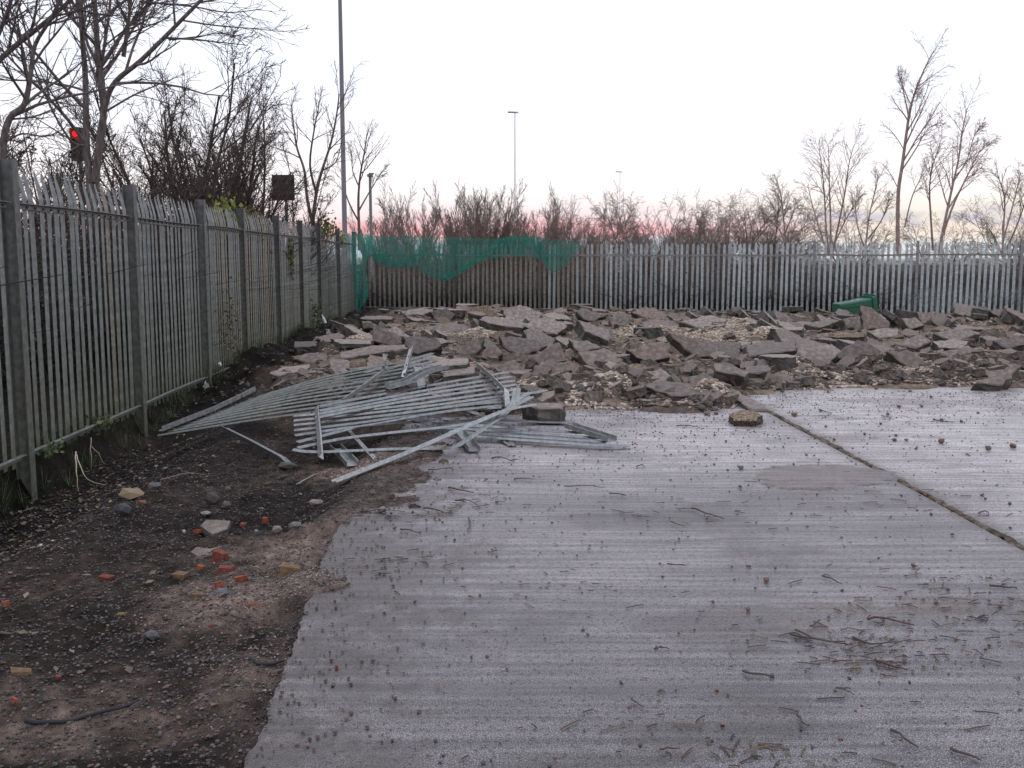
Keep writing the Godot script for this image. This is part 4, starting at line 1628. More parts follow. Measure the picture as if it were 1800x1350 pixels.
	scatter("floor_grit", a, M.stone, 34000, func(r):
		var d := lerpf(2.3, 12.0, pow(r.randf(), 0.75))
		var x: float = r.randf_range(maxf(slab_left(d), -0.6 * d), 0.6 * d)
		var close := exp(-maxf(0.0, front(x) - d) / 1.6) + 0.035 + 1.0 * exp(-(x - slab_left(d)) / 0.35)
		if d > front(x) or r.randf() > close:
			return nowhere
		return Vector3(x, 0.0, -d), [Color(0.10, 0.085, 0.085), Color(0.16, 0.10, 0.085), Color(0.07, 0.065, 0.065)], 0.0015, 0.014, "grit and specks of earth scattered over the wet floor", 5)
	scatter("leaf_litter", scrap_leaf(), M.leaf, 9000, func(r):
		var d := lerpf(3.5, 29.0, pow(r.randf(), 1.3))
		var x: float = fence_x(d) + absf(r.randfn()) * (0.5 if r.randf() < 0.7 else 1.3)
		return on(x, d), [Color(0.16, 0.09, 0.055), Color(0.10, 0.075, 0.055), Color(0.22, 0.14, 0.08), Color(0.13, 0.12, 0.06), Color(0.17, 0.145, 0.12)], 0.012, 0.06, "dead leaves and bits along the foot of the left fence", 6)
	# drifts of straw and splinters on the floor
	var sp := Mb.new()
	sp.sweep(PackedVector2Array([Vector2(-0.06, -0.03), Vector2(0.05, -0.04), Vector2(0.0, 0.05)]), [Transform3D(Basis.IDENTITY, Vector3(0, 0, -0.5)), Transform3D(Basis.IDENTITY, Vector3(0.05, 0.02, 0.0)), Transform3D(Basis.IDENTITY, Vector3(0.0, 0, 0.5))])
	var drifts := DRIFTS
	var dr := RandomNumberGenerator.new()
	dr.seed = 12
	var where := []
	var shades := PackedColorArray()
	for i in 620:
		var s: Vector3 = drifts[dr.randi() % drifts.size()]
		var at := Vector3(s.x + dr.randfn() * s.z, 0.004, -(s.y + dr.randfn() * s.z * 0.55))
		if dr.randf() < 0.14:
			at = Vector3(dr.randf_range(-0.8, 5.5), 0.004, -dr.randf_range(2.6, 11.5))
		if at.x < slab_left(-at.z) or -at.z > front(at.x):
			continue
		var len := lerpf(0.015, 0.11, pow(dr.randf(), 2.2))
		where.append(Transform3D(Basis(Vector3.UP, PI / 2 + dr.randfn() * 0.7) * Basis(Vector3.RIGHT, dr.randf_range(-0.06, 0.06)).scaled(Vector3(0.045, 0.045, len)), at))
		shades.append([Color(0.07, 0.055, 0.05), Color(0.10, 0.06, 0.045), Color(0.05, 0.045, 0.045), Color(0.16, 0.11, 0.07)][dr.randi() % 4])
	copies("straw_litter", sp.mesh(), M.twig, where, shades, "drifts of straw, splinters and stalks on the wet floor")
	# the line of mud and moss in the joint
	var mb := Mb.new()
	for i in 160:
		var d := lerpf(2.2, 11.2, i / 159.0)
		var x := joint_x(d)
		var wl := 0.014 + 0.035 * absf(fine.get_noise_2d(d * 300.0, 11.0)) * 2.0
		var wr := 0.014 + 0.035 * absf(fine.get_noise_2d(d * 280.0, 71.0)) * 2.0
		var g := fine.get_noise_2d(d * 200.0, 31.0)
		for q in [[-wl, -0.004], [-wl * 0.5, 0.003], [0.0, 0.004 + g * 0.006], [wr * 0.5, 0.003], [wr, -0.004]]:
			mb.tint = Color(0.62, 0.53, 0.47).lerp(Color(0.38, 0.34, 0.26), clampf(g * 2.0 + 0.3, 0.0, 1.0))
			mb.vert(Vector3(x + q[0] + fine.get_noise_2d(d * 900.0, q[0] * 5000.0) * 0.02, q[1], -d), Vector3.UP)
	for i in 159:
		for k in 4:
			var p := i * 5 + k
			mb.ix.append_array([p, p + 5, p + 6, p, p + 6, p + 1])
	var o := obj("joint_mud", mb.mesh(), M.soil)
	tag(o, "line of mud and moss along the joint between the two floor slabs", "mud", "", "stuff")
	# the dull silt left where a puddle dried
	var sm := Mb.new()
	sm.tint = Color(0.40, 0.355, 0.345)
	var n := 90
	sm.vert(SILT_MID + Vector3(0, 0.006, 0), Vector3.UP)
	for i in n:
		var t := TAU * i / n
		var k := 1.0 + fine.get_noise_2d(cos(t) * 200.0, sin(t) * 200.0) * 0.22 + 0.12 * fine.get_noise_2d(cos(t) * 900.0, sin(t) * 900.0)
		sm.vert(SILT_MID + Vector3(-0.1 + cos(t) * 0.5 * k - 0.12 * sin(t), 0.005, sin(t) * 0.4 * k), Vector3.UP)
		sm.vert(SILT_MID + Vector3(-0.1 + cos(t) * 0.55 * k - 0.12 * sin(t), -0.006, sin(t) * 0.44 * k), Vector3.UP)
	for i in n:
		var j := (i + 1) % n
		sm.ix.append_array([0, 1 + i * 2, 1 + j * 2, 1 + i * 2, 2 + i * 2, 2 + j * 2, 1 + i * 2, 2 + j * 2, 1 + j * 2])
	for i in sm.v.size():
		sm.uv[i] = Vector2(sm.v[i].x, -sm.v[i].z) / 2.1
		var kk := 1.0 + fine.get_noise_2d(sm.v[i].x * 300.0, sm.v[i].z * 300.0) * 0.5
		sm.c[i] = Color(0.345 * kk, 0.30 * kk, 0.285 * kk)
	o = obj("dried_silt", sm.mesh(), M.concrete)
	tag(o, "dull brownish patch of silt on the wet floor left of the joint", "mud", "", "stuff")


func scrap_leaf() -> ArrayMesh:
	var mb := Mb.new()
	mb.quad(Vector3(-0.5, 0, 0), Vector3(0, 0.12, 0.3), Vector3(0.5, 0.02, 0), Vector3(0, 0.1, -0.3))
	return mb.mesh()


const GRAVEL_NESTS := [Vector3(-0.58, 22.69, 0.70), Vector3(-0.60, 19.03, 0.60), Vector3(2.19, 18.26, 0.80), Vector3(3.66, 18.26, 0.70), Vector3(4.73, 20.70, 0.80), Vector3(4.79, 19.03, 0.50), Vector3(0.82, 10.96, 0.50), Vector3(1.25, 11.46, 0.50), Vector3(0.32, 11.16, 0.40), Vector3(3.82, 12.51, 0.50), Vector3(3.75, 13.31, 0.50), Vector3(-1.45, 19.45, 0.60), Vector3(4.26, 12.54, 0.40), Vector3(-1.92, 16.74, 0.40), Vector3(5.43, 13.49, 0.50), Vector3(10.98, 21.85, 0.60), Vector3(2.23, 11.05, 0.35), Vector3(-2.53, 16.99, 0.50), Vector3(2.83, 19.83, 0.70), Vector3(1.02, 11.05, 0.30), Vector3(5.83, 12.99, 0.50)]
const SILT_MID := Vector3(2.400, 0.0, -7.225)


const DRIFTS := [Vector3(1.31, 4.06, 0.16), Vector3(1.52, 3.95, 0.18), Vector3(1.50, 3.80, 0.15), Vector3(-0.38, 6.49, 0.28), Vector3(-0.48, 6.26, 0.25), Vector3(2.25, 4.83, 0.30), Vector3(2.33, 4.58, 0.30), Vector3(2.23, 4.28, 0.20), Vector3(1.94, 4.42, 0.35), Vector3(1.76, 3.89, 0.30), Vector3(0.41, 3.13, 0.40), Vector3(0.96, 3.25, 0.45), Vector3(-0.66, 5.12, 0.20), Vector3(1.27, 6.19, 0.40), Vector3(2.72, 6.65, 0.40), Vector3(3.69, 9.96, 0.50), Vector3(0.84, 3.09, 0.12), Vector3(0.28, 4.75, 0.40)]


const MARKS := [[Vector3(-1.374, 0.300, -15.121), "the dark slab above the fallen panel"], [Vector3(0.166, 0.250, -15.702), "the flat slab with a shaded lower side"], [Vector3(0.490, 0.240, -13.946), "the cracked slab"], [Vector3(1.210, 0.280, -13.258), "the five sided tipped slab"], [Vector3(1.990, 0.320, -13.902), "the reddish brown slab"], [Vector3(0.643, 0.340, -19.013), "the broad pale slab"], [Vector3(1.763, 0.320, -23.010), "the brown slab under the bare fence post"], [Vector3(-0.694, 0.260, -23.692), "the turned slab covered with gravel"], [Vector3(1.868, 0.180, -10.983), "the long front slab"], [Vector3(3.739, 0.340, -14.367), "the thick level slab"], [Vector3(4.871, 0.300, -13.885), "the shield shaped slab"], [Vector3(7.229, 0.420, -19.829), "the slab standing on edge"], [Vector3(2.589, 0.300, -11.786), "the tipped dark block"], [Vector3(6.527, 0.280, -20.879), "the grey slab beside the bin"], [Vector3(6.402, 0.300, -15.747), "the blue grey slab"], [Vector3(5.308, 0.280, -13.197), "the long sloping slab"], [Vector3(6.031, 0.200, -12.129), "the dark propped slab at right"], [Vector3(2.691, 0.320, -14.711), "the long slab sloping down"], [Vector3(-2.027, 0.280, -14.439), "the long narrow slab"], [Vector3(-2.992, 0.120, -13.334), "the pale flat slab at left"], [Vector3(-2.754, 0.340, -18.945), "the squarish block near the net"], [Vector3(0.341, 0.160, -9.760), "the slab overhanging the floor"], [Vector3(2.591, 0.060, -10.748), "the raised floor edge"], [Vector3(4.174, 0.280, -13.732), "the rounded gravelly lump"], [Vector3(11.696, 0.340, -23.926), "the brown slab at the fence's right end"], [Vector3(-1.638, 0.280, -23.632), "the grey slab below two small stones"], [Vector3(2.301, 0.300, -21.155), "the chunk at the fence's bare pales"], [Vector3(4.083, 0.300, -20.941), "the low pale slab at the back"], [Vector3(7.869, 0.300, -17.545), "the wide blue grey slab"], [Vector3(6.614, 0.240, -14.503), "the flat slab nearer the floor"], [Vector3(7.979, 0.300, -15.829), "the dark slab at the right edge"]]
const SLABS := [Vector3(-1.37, 0.61, -15.12), Vector3(-1.98, 0.49, -15.89), Vector3(0.17, 0.74, -15.70), Vector3(0.49, 0.53, -13.95), Vector3(0.47, 0.48, -12.34), Vector3(1.21, 0.61, -13.26), Vector3(1.08, 0.50, -14.84), Vector3(1.99, 0.62, -13.90), Vector3(0.64, 0.85, -19.01), Vector3(0.26, 1.03, -22.81), Vector3(1.76, 0.69, -23.01), Vector3(-0.69, 1.01, -23.69), Vector3(1.87, 0.78, -10.98), Vector3(3.74, 0.75, -14.37), Vector3(4.87, 0.68, -13.88), Vector3(7.23, 0.58, -19.83), Vector3(2.59, 0.43, -11.79), Vector3(6.53, 0.72, -20.88), Vector3(6.40, 0.59, -15.75), Vector3(6.67, 0.55, -17.78), Vector3(5.31, 0.52, -13.20), Vector3(6.03, 0.56, -12.13), Vector3(2.69, 0.72, -14.71), Vector3(1.71, 0.36, -11.62), Vector3(-2.03, 1.00, -14.44), Vector3(-2.99, 0.54, -13.33), Vector3(-2.94, 0.50, -14.56), Vector3(-2.51, 0.66, -15.75), Vector3(-2.24, 0.28, -12.81), Vector3(-2.75, 0.21, -18.94), Vector3(-0.62, 0.41, -11.60), Vector3(0.34, 0.44, -9.76), Vector3(2.59, 0.46, -10.75), Vector3(2.30, 0.32, -9.66), Vector3(2.17, 0.35, -11.19), Vector3(3.11, 0.32, -12.54), Vector3(1.21, 0.47, -11.65), Vector3(-0.65, 0.39, -14.85), Vector3(4.17, 0.48, -13.73), Vector3(9.48, 0.64, -22.63), Vector3(11.70, 0.45, -23.93), Vector3(8.28, 0.48, -20.56), Vector3(-2.54, 1.09, -25.60), Vector3(-1.64, 0.59, -23.63), Vector3(-1.27, 0.98, -19.12), Vector3(2.30, 0.48, -21.16), Vector3(3.35, 0.95, -23.86), Vector3(4.08, 1.01, -20.94), Vector3(7.05, 0.47, -20.51), Vector3(7.87, 0.85, -17.55), Vector3(6.61, 0.74, -14.50), Vector3(7.98, 0.63, -15.83), Vector3(-0.30, 0.31, -14.48), Vector3(-0.09, 0.48, -12.73)]


const SKY_HIGH := Color(1.05, 1.09, 1.21)
const SKY_TOP := Color(0.96, 1.03, 1.22)


func _ready() -> void:
	# camera, sky, sun, exposure
	var cam := Camera3D.new()
	cam.name = "camera"
	cam.position = Vector3(0, 1.6, 0)
	cam.rotation.x = -0.1251
	cam.fov = 42.185
	cam.near = 0.05
	cam.far = 900.0
	cam.current = true
	add_child(cam)
	var env := Environment.new()
	env.background_mode = Environment.BG_SKY
	var sky := Sky.new()
	var pano := PanoramaSkyMaterial.new()
	pano.panorama = sky_picture()
	sky.sky_material = pano
	env.sky = sky
	env.tonemap_mode = Environment.TONE_MAPPER_LINEAR
	env.tonemap_exposure = 1.0
	env.sdfgi_enabled = true
	env.ssao_enabled = true
	env.ssil_enabled = true
	var we := WorldEnvironment.new()
	we.name = "environment"
	we.environment = env
	add_child(we)
	var sun := DirectionalLight3D.new()
	sun.name = "sun"
	sun.light_energy = 0.15
	sun.light_angular_distance = 30.0
	sun.light_color = Color(1.0, 0.95, 0.95)
	sun.shadow_enabled = true
	sun.rotation = Vector3(deg_to_rad(-48.0), deg_to_rad(205.0), 0)
	add_child(sun)
	rng.seed = 4
	lump.seed = 8
	lump.frequency = 0.01
	lump.fractal_octaves = 4
	fine.seed = 9
	fine.frequency = 0.01
	fine.fractal_octaves = 3
	make_materials()

	# the ground, the floor slabs
	var g := Mb.new()
	g.tint = Color(0.06, 0.052, 0.045)
	var rings := [0.0, 40.0, 120.0, 420.0]
	for i in 3:
		for k in 32:
			var a0 := TAU * k / 32.0
			var a1 := TAU * (k + 1) / 32.0
			var c0 := Vector3(sin(a0), 0, cos(a0))
			var c1 := Vector3(sin(a1), 0, cos(a1))
			g.quad(c0 * rings[i + 1], c1 * rings[i + 1], c1 * rings[i], c0 * rings[i])
	var ground := obj("ground", g.mesh(), M.far_ground, null, Vector3(0, -0.6, 0))
	tag(ground, "flat rough ground reaching away behind the fences", "", "", "structure")
	grid_ground("soil", -8.0, 0.6, 1.9, 10.0, 0.036, "dark soil and spoil along the left fence")
	grid_ground("rubble_bed", -9.0, 20.0, 10.0, 36.0, 0.11, "earth and crushed stone under the heap of broken concrete")
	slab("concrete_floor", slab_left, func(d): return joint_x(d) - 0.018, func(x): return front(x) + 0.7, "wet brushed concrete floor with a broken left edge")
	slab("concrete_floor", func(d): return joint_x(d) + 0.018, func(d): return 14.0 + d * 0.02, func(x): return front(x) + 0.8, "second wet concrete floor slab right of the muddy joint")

	# the two fences
	fence("palisade_fence", [Vector3(-4.216, 0.000, -5.850), Vector3(-4.294, 0.000, -8.634), Vector3(-4.378, 0.000, -11.591), Vector3(-4.458, 0.000, -14.424), Vector3(-4.527, 0.000, -16.840), Vector3(-4.607, 0.000, -19.669), Vector3(-4.678, 0.000, -22.174), Vector3(-4.747, 0.000, -24.621), Vector3(-4.839, 0.000, -27.891), Vector3(-4.939, 0.000, -31.400)], 2.44, -0.2, 0.055, Vector2(0.1, 0.125), M.steel, "old weathered palisade fence with curved tops running away along the left side")
	fence("palisade_fence", [Vector3(-4.746, 0.000, -32.200), Vector3(-1.818, 0.000, -31.447), Vector3(0.854, 0.000, -30.760), Vector3(3.413, 0.000, -30.103), Vector3(6.055, 0.000, -29.424), Vector3(8.671, 0.000, -28.752), Vector3(11.344, 0.000, -28.065), Vector3(13.919, 0.000, -27.403), Vector3(16.676, 0.000, -26.694)], 2.1, -0.02, 0.0, Vector2(0.07, 0.08), M.steel_light, "straight palisade fence across the back of the yard")
	var t: Node3D
	var r: Node3D
	var w: Mb
	var tw: Mb
	# the heap of broken concrete: the slabs that can be told apart
	plate("broken_slab", Vector3(-1.374, 0.300, -15.121), 0.728, 0.0, PackedVector2Array([Vector2(-0.330, 0.195), Vector2(0.241, 0.146), Vector2(0.300, -0.010), Vector2(-0.052, -0.187), Vector2(-0.159, -0.140)]), 0.204, 2, "dark slab with pale straight top edge just above the fallen fence panel", "", false)
	plate("broken_slab", Vector3(-1.978, 0.340, -15.886), 1.025, 0.0, PackedVector2Array([Vector2(-0.275, 0.252), Vector2(0.203, 0.026), Vector2(0.235, -0.095), Vector2(0.074, -0.136), Vector2(-0.239, -0.045)]), 0.192, 0, "slab leaning left of the dark slab above the fallen panel, gravel under it", "", false)
	plate("broken_slab", Vector3(0.166, 0.250, -15.702), 0.636, 0.0, PackedVector2Array([Vector2(-0.366, 0.223), Vector2(0.251, 0.126), Vector2(0.383, -0.024), Vector2(-0.005, -0.240), Vector2(-0.264, -0.079)]), 0.192, 2, "flat slab with shaded lower side in the middle of the rubble, above the cracked slab", "", false)
	plate("broken_slab", Vector3(0.490, 0.240, -13.946), 1.007, 0.0, PackedVector2Array([Vector2(-0.266, -0.034), Vector2(0.179, 0.228), Vector2(0.269, -0.069), Vector2(-0.179, -0.123)]), 0.180, 0, "upper half of the slab cracked straight across in mid rubble", "", false)
	plate("broken_slab", Vector3(0.471, 0.200, -12.343), 0.787, 0.0, PackedVector2Array([Vector2(-0.193, 0.107), Vector2(0.208, 0.144), Vector2(0.275, 0.034), Vector2(-0.077, -0.155), Vector2(-0.210, -0.128)]), 0.180, 0, "lower half of the slab cracked straight across, nearest the wet floor", "", false)
	plate("broken_slab", Vector3(1.210, 0.280, -13.258), 0.700, 0.0, PackedVector2Array([Vector2(-0.330, 0.115), Vector2(0.035, 0.201), Vector2(0.280, -0.023), Vector2(0.152, -0.108), Vector2(-0.139, -0.181)]), 0.228, 1, "five sided slab tipped forward with a thick dark underside beside the cracked slab", "", false)
	plate("broken_slab", Vector3(1.082, 0.330, -14.841), 0.560, 0.0, PackedVector2Array([Vector2(-0.234, 0.135), Vector2(0.056, 0.121), Vector2(0.256, -0.077), Vector2(-0.079, -0.175)]), 0.144, 1, "small plate lying behind the five sided tipped slab", "", false)
	plate("broken_slab", Vector3(1.990, 0.320, -13.902), 0.765, 0.0, PackedVector2Array([Vector2(-0.394, 0.019), Vector2(0.010, 0.168), Vector2(0.249, 0.146), Vector2(0.216, -0.107), Vector2(-0.080, -0.221)]), 0.192, 4, "reddish brown slab with a blunt right end, halfway up the rubble", "", false)
	plate("broken_slab", Vector3(0.643, 0.340, -19.013), 0.593, 0.0, PackedVector2Array([Vector2(-0.447, -0.003), Vector2(-0.215, 0.247), Vector2(0.179, 0.211), Vector2(0.411, -0.003), Vector2(0.206, -0.283), Vector2(-0.136, -0.161)]), 0.216, 3, "broad pale slab high in the middle of the heap under the net's right end", "", false)
	plate("broken_slab", Vector3(0.256, 0.340, -22.814), 0.728, 0.0, PackedVector2Array([Vector2(-0.452, 0.102), Vector2(-0.072, 0.325), Vector2(0.358, 0.102), Vector2(0.589, -0.046), Vector2(-0.024, -0.319), Vector2(-0.399, -0.156)]), 0.216, 3, "broad slab at the top of the heap next to the large gravel patch", "", false)
	plate("broken_slab", Vector3(1.763, 0.320, -23.010), 0.763, 0.0, PackedVector2Array([Vector2(-0.274, 0.112), Vector2(-0.150, 0.238), Vector2(0.417, -0.014), Vector2(0.119, -0.193), Vector2(-0.114, -0.139)]), 0.168, 0, "brown slab at the top of the heap below the fence post bare of netting", "", false)
	plate("broken_slab", Vector3(-0.694, 0.260, -23.692), 0.829, 0.0, PackedVector2Array([Vector2(-0.341, 0.278), Vector2(0.149, 0.313), Vector2(0.328, 0.102), Vector2(0.560, -0.280), Vector2(-0.245, -0.314), Vector2(-0.453, -0.090)]), 0.240, 0, "turned over slab covered with pale yellow gravel near the top of the heap", "", true)
	plate("broken_slab", Vector3(1.868, 0.180, -10.983), 0.225, 0.0, PackedVector2Array([Vector2(-0.403, 0.077), Vector2(-0.188, 0.245), Vector2(0.090, 0.170), Vector2(0.389, 0.021), Vector2(0.239, -0.247), Vector2(-0.133, -0.247)]), 0.228, 2, "long front slab with a dark broken side along the edge of the wet floor", "", false)
	plate("broken_slab", Vector3(3.739, 0.340, -14.367), 0.150, 0.0, PackedVector2Array([Vector2(-0.345, 0.113), Vector2(-0.003, 0.292), Vector2(0.471, 0.365), Vector2(0.332, -0.200), Vector2(-0.435, -0.532)]), 0.264, 2, "thick level slab with a black lower side right of the upright chunk", "", false)
	plate("broken_slab", Vector3(4.871, 0.300, -13.885), 0.830, 0.0, PackedVector2Array([Vector2(-0.325, -0.015), Vector2(0.010, 0.227), Vector2(0.200, 0.136), Vector2(0.361, -0.045), Vector2(0.066, -0.203), Vector2(-0.309, -0.094)]), 0.240, 2, "big pointed slab tipped towards the floor at right, shaped like a shield", "", false)
	plate("broken_slab", Vector3(7.229, 0.420, -19.829), 1.044, 0.0, PackedVector2Array([Vector2(-0.244, 0.306), Vector2(-0.023, 0.254), Vector2(0.290, -0.088), Vector2(0.238, -0.214), Vector2(-0.264, -0.252)]), 0.168, 4, "slab standing on edge in front of the green bin", "", false)
	plate("broken_slab", Vector3(2.589, 0.300, -11.786), 0.625, 0.0, PackedVector2Array([Vector2(-0.187, 0.075), Vector2(-0.041, 0.137), Vector2(0.234, -0.046), Vector2(0.158, -0.136), Vector2(-0.168, -0.026)]), 0.240, 1, "dark block tipped forward above the long front slab", "", false)
	plate("broken_slab", Vector3(6.527, 0.280, -20.879), 0.403, 0.0, PackedVector2Array([Vector2(-0.417, -0.092), Vector2(0.182, 0.227), Vector2(0.361, 0.093), Vector2(-0.119, -0.223)]), 0.192, 1, "grey slab left of the green bin at the back of the heap", "", false)
	plate("broken_slab", Vector3(6.402, 0.300, -15.747), 0.515, 0.0, PackedVector2Array([Vector2(-0.363, -0.044), Vector2(0.149, 0.198), Vector2(0.253, 0.020), Vector2(-0.035, -0.171)]), 0.192, 1, "blue grey slab behind the shield shaped slab", "", false)
	plate("broken_slab", Vector3(6.669, 0.300, -17.779), 0.449, 0.0, PackedVector2Array([Vector2(-0.294, 0.057), Vector2(0.003, 0.160), Vector2(0.287, 0.119), Vector2(0.180, -0.146), Vector2(-0.175, -0.186)]), 0.168, 3, "pale slab between the slab on edge and the shield shaped slab", "", false)
	plate("broken_slab", Vector3(5.308, 0.280, -13.197), 0.946, 0.0, PackedVector2Array([Vector2(-0.301, 0.120), Vector2(-0.022, 0.146), Vector2(0.169, -0.004), Vector2(0.184, -0.082), Vector2(-0.031, -0.177)]), 0.216, 0, "long sloping slab against the right side of the shield shaped slab", "", false)
	plate("broken_slab", Vector3(6.031, 0.200, -12.129), 0.701, 0.0, PackedVector2Array([Vector2(-0.390, -0.140), Vector2(0.182, 0.177), Vector2(0.278, 0.147), Vector2(-0.063, -0.178)]), 0.240, 1, "dark slab propped up at the right end of the floor's edge", "", false)
	plate("broken_slab", Vector3(2.691, 0.320, -14.711), 0.918, 0.0, PackedVector2Array([Vector2(-0.345, 0.242), Vector2(0.184, 0.090), Vector2(0.344, -0.159), Vector2(0.004, -0.208), Vector2(-0.192, 0.040)]), 0.192, 0, "long slab sloping down right of the reddish brown slab", "", false)
	plate("broken_slab", Vector3(1.707, 0.250, -11.623), 0.642, 0.0, PackedVector2Array([Vector2(-0.155, 0.073), Vector2(0.065, 0.122), Vector2(0.187, -0.101), Vector2(-0.098, -0.092)]), 0.168, 3, "rounded pale slab resting behind the long front slab", "", false)
	plate("broken_slab", Vector3(-2.027, 0.280, -14.439), 0.206, 0.0, PackedVector2Array([Vector2(-0.475, -0.094), Vector2(-0.034, 0.249), Vector2(0.439, 0.308), Vector2(0.510, 0.104), Vector2(-0.023, -0.149), Vector2(-0.393, -0.395)]), 0.204, 1, "long narrow slab with a rough thick side above the fallen panel's far edge", "", false)
	plate("broken_slab", Vector3(-2.992, 0.120, -13.334), 0.071, 0.0, PackedVector2Array([Vector2(-0.217, -0.267), Vector2(-0.128, 0.242), Vector2(0.188, 0.421), Vector2(0.228, 0.026), Vector2(-0.061, -0.388)]), 0.192, 3, "pale flat slab at the left end of the rubble, near the spoil bank", "", false)
	plate("broken_slab", Vector3(-2.938, 0.160, -14.565), 0.438, 0.0, PackedVector2Array([Vector2(-0.282, -0.039), Vector2(-0.130, 0.142), Vector2(0.190, 0.142), Vector2(0.224, -0.072), Vector2(-0.001, -0.168)]), 0.204, 0, "crumbling slab behind the pale flat slab at the left end of the rubble", "", false)
	plate("broken_slab", Vector3(-2.512, 0.300, -15.747), 0.052, 0.0, PackedVector2Array([Vector2(-0.430, 0.361), Vector2(0.281, 0.153), Vector2(0.292, -0.248), Vector2(-0.152, -0.248)]), 0.072, 3, "thin plate jutting out to the left over a dark gap", "", false)
	plate("broken_slab", Vector3(-2.235, 0.220, -12.806), 0.360, 0.0, PackedVector2Array([Vector2(-0.160, 0.249), Vector2(0.087, 0.199), Vector2(0.171, -0.177), Vector2(-0.100, -0.257)]), 0.240, 1, "rounded block with its face to the floor just above the long fence panel", "", false)
	plate("broken_slab", Vector3(-2.754, 0.340, -18.945), 1.037, 0.0, PackedVector2Array([Vector2(-0.109, 0.052), Vector2(0.074, 0.076), Vector2(0.114, -0.057), Vector2(-0.080, -0.070)]), 0.216, 2, "squarish block at the upper left end of the heap near the net's tail", "", false)
	plate("broken_slab", Vector3(-0.622, 0.300, -11.597), 0.094, 0.0, PackedVector2Array([Vector2(-0.224, 0.183), Vector2(0.200, 0.250), Vector2(0.186, -0.113), Vector2(-0.158, -0.303)]), 0.180, 1, "slab with a pale top edge behind the holed rail of the front panel", "", false)
	plate("broken_slab", Vector3(0.341, 0.160, -9.760), 0.000, 0.0, PackedVector2Array([Vector2(-0.249, 0.217), Vector2(0.202, 0.137), Vector2(0.130, -0.171), Vector2(-0.086, -0.171)]), 0.204, 1, "broken slab lying at the right ends of the bent pales, overhanging the floor", "", false)
	plate("broken_slab", Vector3(2.591, 0.060, -10.748), 0.091, 0.0, PackedVector2Array([Vector2(-0.176, 0.423), Vector2(-0.021, 0.539), Vector2(0.132, -0.153), Vector2(0.105, -0.383), Vector2(-0.051, -0.358)]), 0.168, 1, "dark raised edge of the floor slab at the head of the joint", "", false)
	plate("broken_slab", Vector3(2.299, 0.085, -9.663), 0.083, 0.0, PackedVector2Array([Vector2(-0.142, 0.079), Vector2(-0.019, 0.201), Vector2(0.117, 0.176), Vector2(0.161, -0.016), Vector2(0.050, -0.223), Vector2(-0.164, -0.201)]), 0.108, 0, "lone gravel topped chunk lying on the wet floor beside the joint", "", true)
	plate("broken_slab", Vector3(2.171, 0.240, -11.190), 0.747, 0.0, PackedVector2Array([Vector2(-0.167, 0.058), Vector2(0.016, 0.126), Vector2(0.180, -0.002), Vector2(0.123, -0.094), Vector2(-0.152, -0.086)]), 0.168, 0, "small slab resting on the right end of the long front slab", "", false)
	plate("broken_slab", Vector3(3.111, 0.220, -12.537), 0.091, 0.0, PackedVector2Array([Vector2(-0.114, 0.220), Vector2(0.201, 0.220), Vector2(0.124, -0.143), Vector2(-0.207, -0.282)]), 0.240, 2, "square dark block right of the tipped dark block", "", false)
	plate("broken_slab", Vector3(1.206, 0.200, -11.653), 0.485, 0.0, PackedVector2Array([Vector2(-0.249, 0.064), Vector2(0.041, 0.148), Vector2(0.230, 0.076), Vector2(0.202, -0.136), Vector2(-0.223, -0.147)]), 0.192, 1, "gravelly mound of concrete between the cracked slab and the long front slab", "", true)
	plate("broken_slab", Vector3(-0.646, 0.270, -14.854), 1.015, 0.0, PackedVector2Array([Vector2(-0.164, 0.042), Vector2(0.132, 0.176), Vector2(0.186, 0.004), Vector2(0.051, -0.101), Vector2(-0.203, -0.120)]), 0.180, 0, "three sided slab right of the dark slab above the fallen panel", "", false)
	plate("broken_slab", Vector3(4.174, 0.280, -13.732), 0.544, 0.0, PackedVector2Array([Vector2(-0.156, 0.238), Vector2(0.115, 0.306), Vector2(0.293, 0.091), Vector2(0.163, -0.211), Vector2(-0.169, -0.300), Vector2(-0.242, -0.107)]), 0.264, 1, "rounded broken lump standing among loose yellow gravel, left of the shield shaped slab", "", false)
	plate("broken_slab", Vector3(9.482, 0.300, -22.627), 0.687, 0.0, PackedVector2Array([Vector2(-0.257, 0.180), Vector2(0.173, 0.141), Vector2(0.358, 0.065), Vector2(-0.032, -0.163), Vector2(-0.240, -0.219)]), 0.216, 4, "brown slab against the back fence right of the bin", "", false)
	plate("broken_slab", Vector3(11.696, 0.340, -23.926), 0.770, 0.0, PackedVector2Array([Vector2(-0.220, 0.019), Vector2(0.027, 0.112), Vector2(0.237, 0.037), Vector2(-0.044, -0.166)]), 0.240, 4, "brown slab against the back fence near the right edge", "", false)
	plate("broken_slab", Vector3(8.279, 0.300, -20.563), 0.983, 0.0, PackedVector2Array([Vector2(-0.223, 0.102), Vector2(0.076, 0.129), Vector2(0.230, -0.061), Vector2(-0.083, -0.169)]), 0.192, 3, "pale jagged slab right of the slab standing on edge", "", false)
	plate("broken_slab", Vector3(-2.536, 0.220, -25.595), 0.439, 0.0, PackedVector2Array([Vector2(-0.392, 0.068), Vector2(0.204, 0.318), Vector2(0.553, 0.161), Vector2(0.140, -0.178), Vector2(-0.495, -0.359)]), 0.168, 3, "flat slab among the earth under the net's low scallop", "", false)
	plate("broken_slab", Vector3(-1.638, 0.280, -23.632), 1.048, 0.0, PackedVector2Array([Vector2(-0.308, 0.085), Vector2(0.081, 0.206), Vector2(0.288, 0.024), Vector2(0.158, -0.186), Vector2(-0.220, -0.126)]), 0.192, 2, "grey slab below the two small stones by the back fence", "", false)
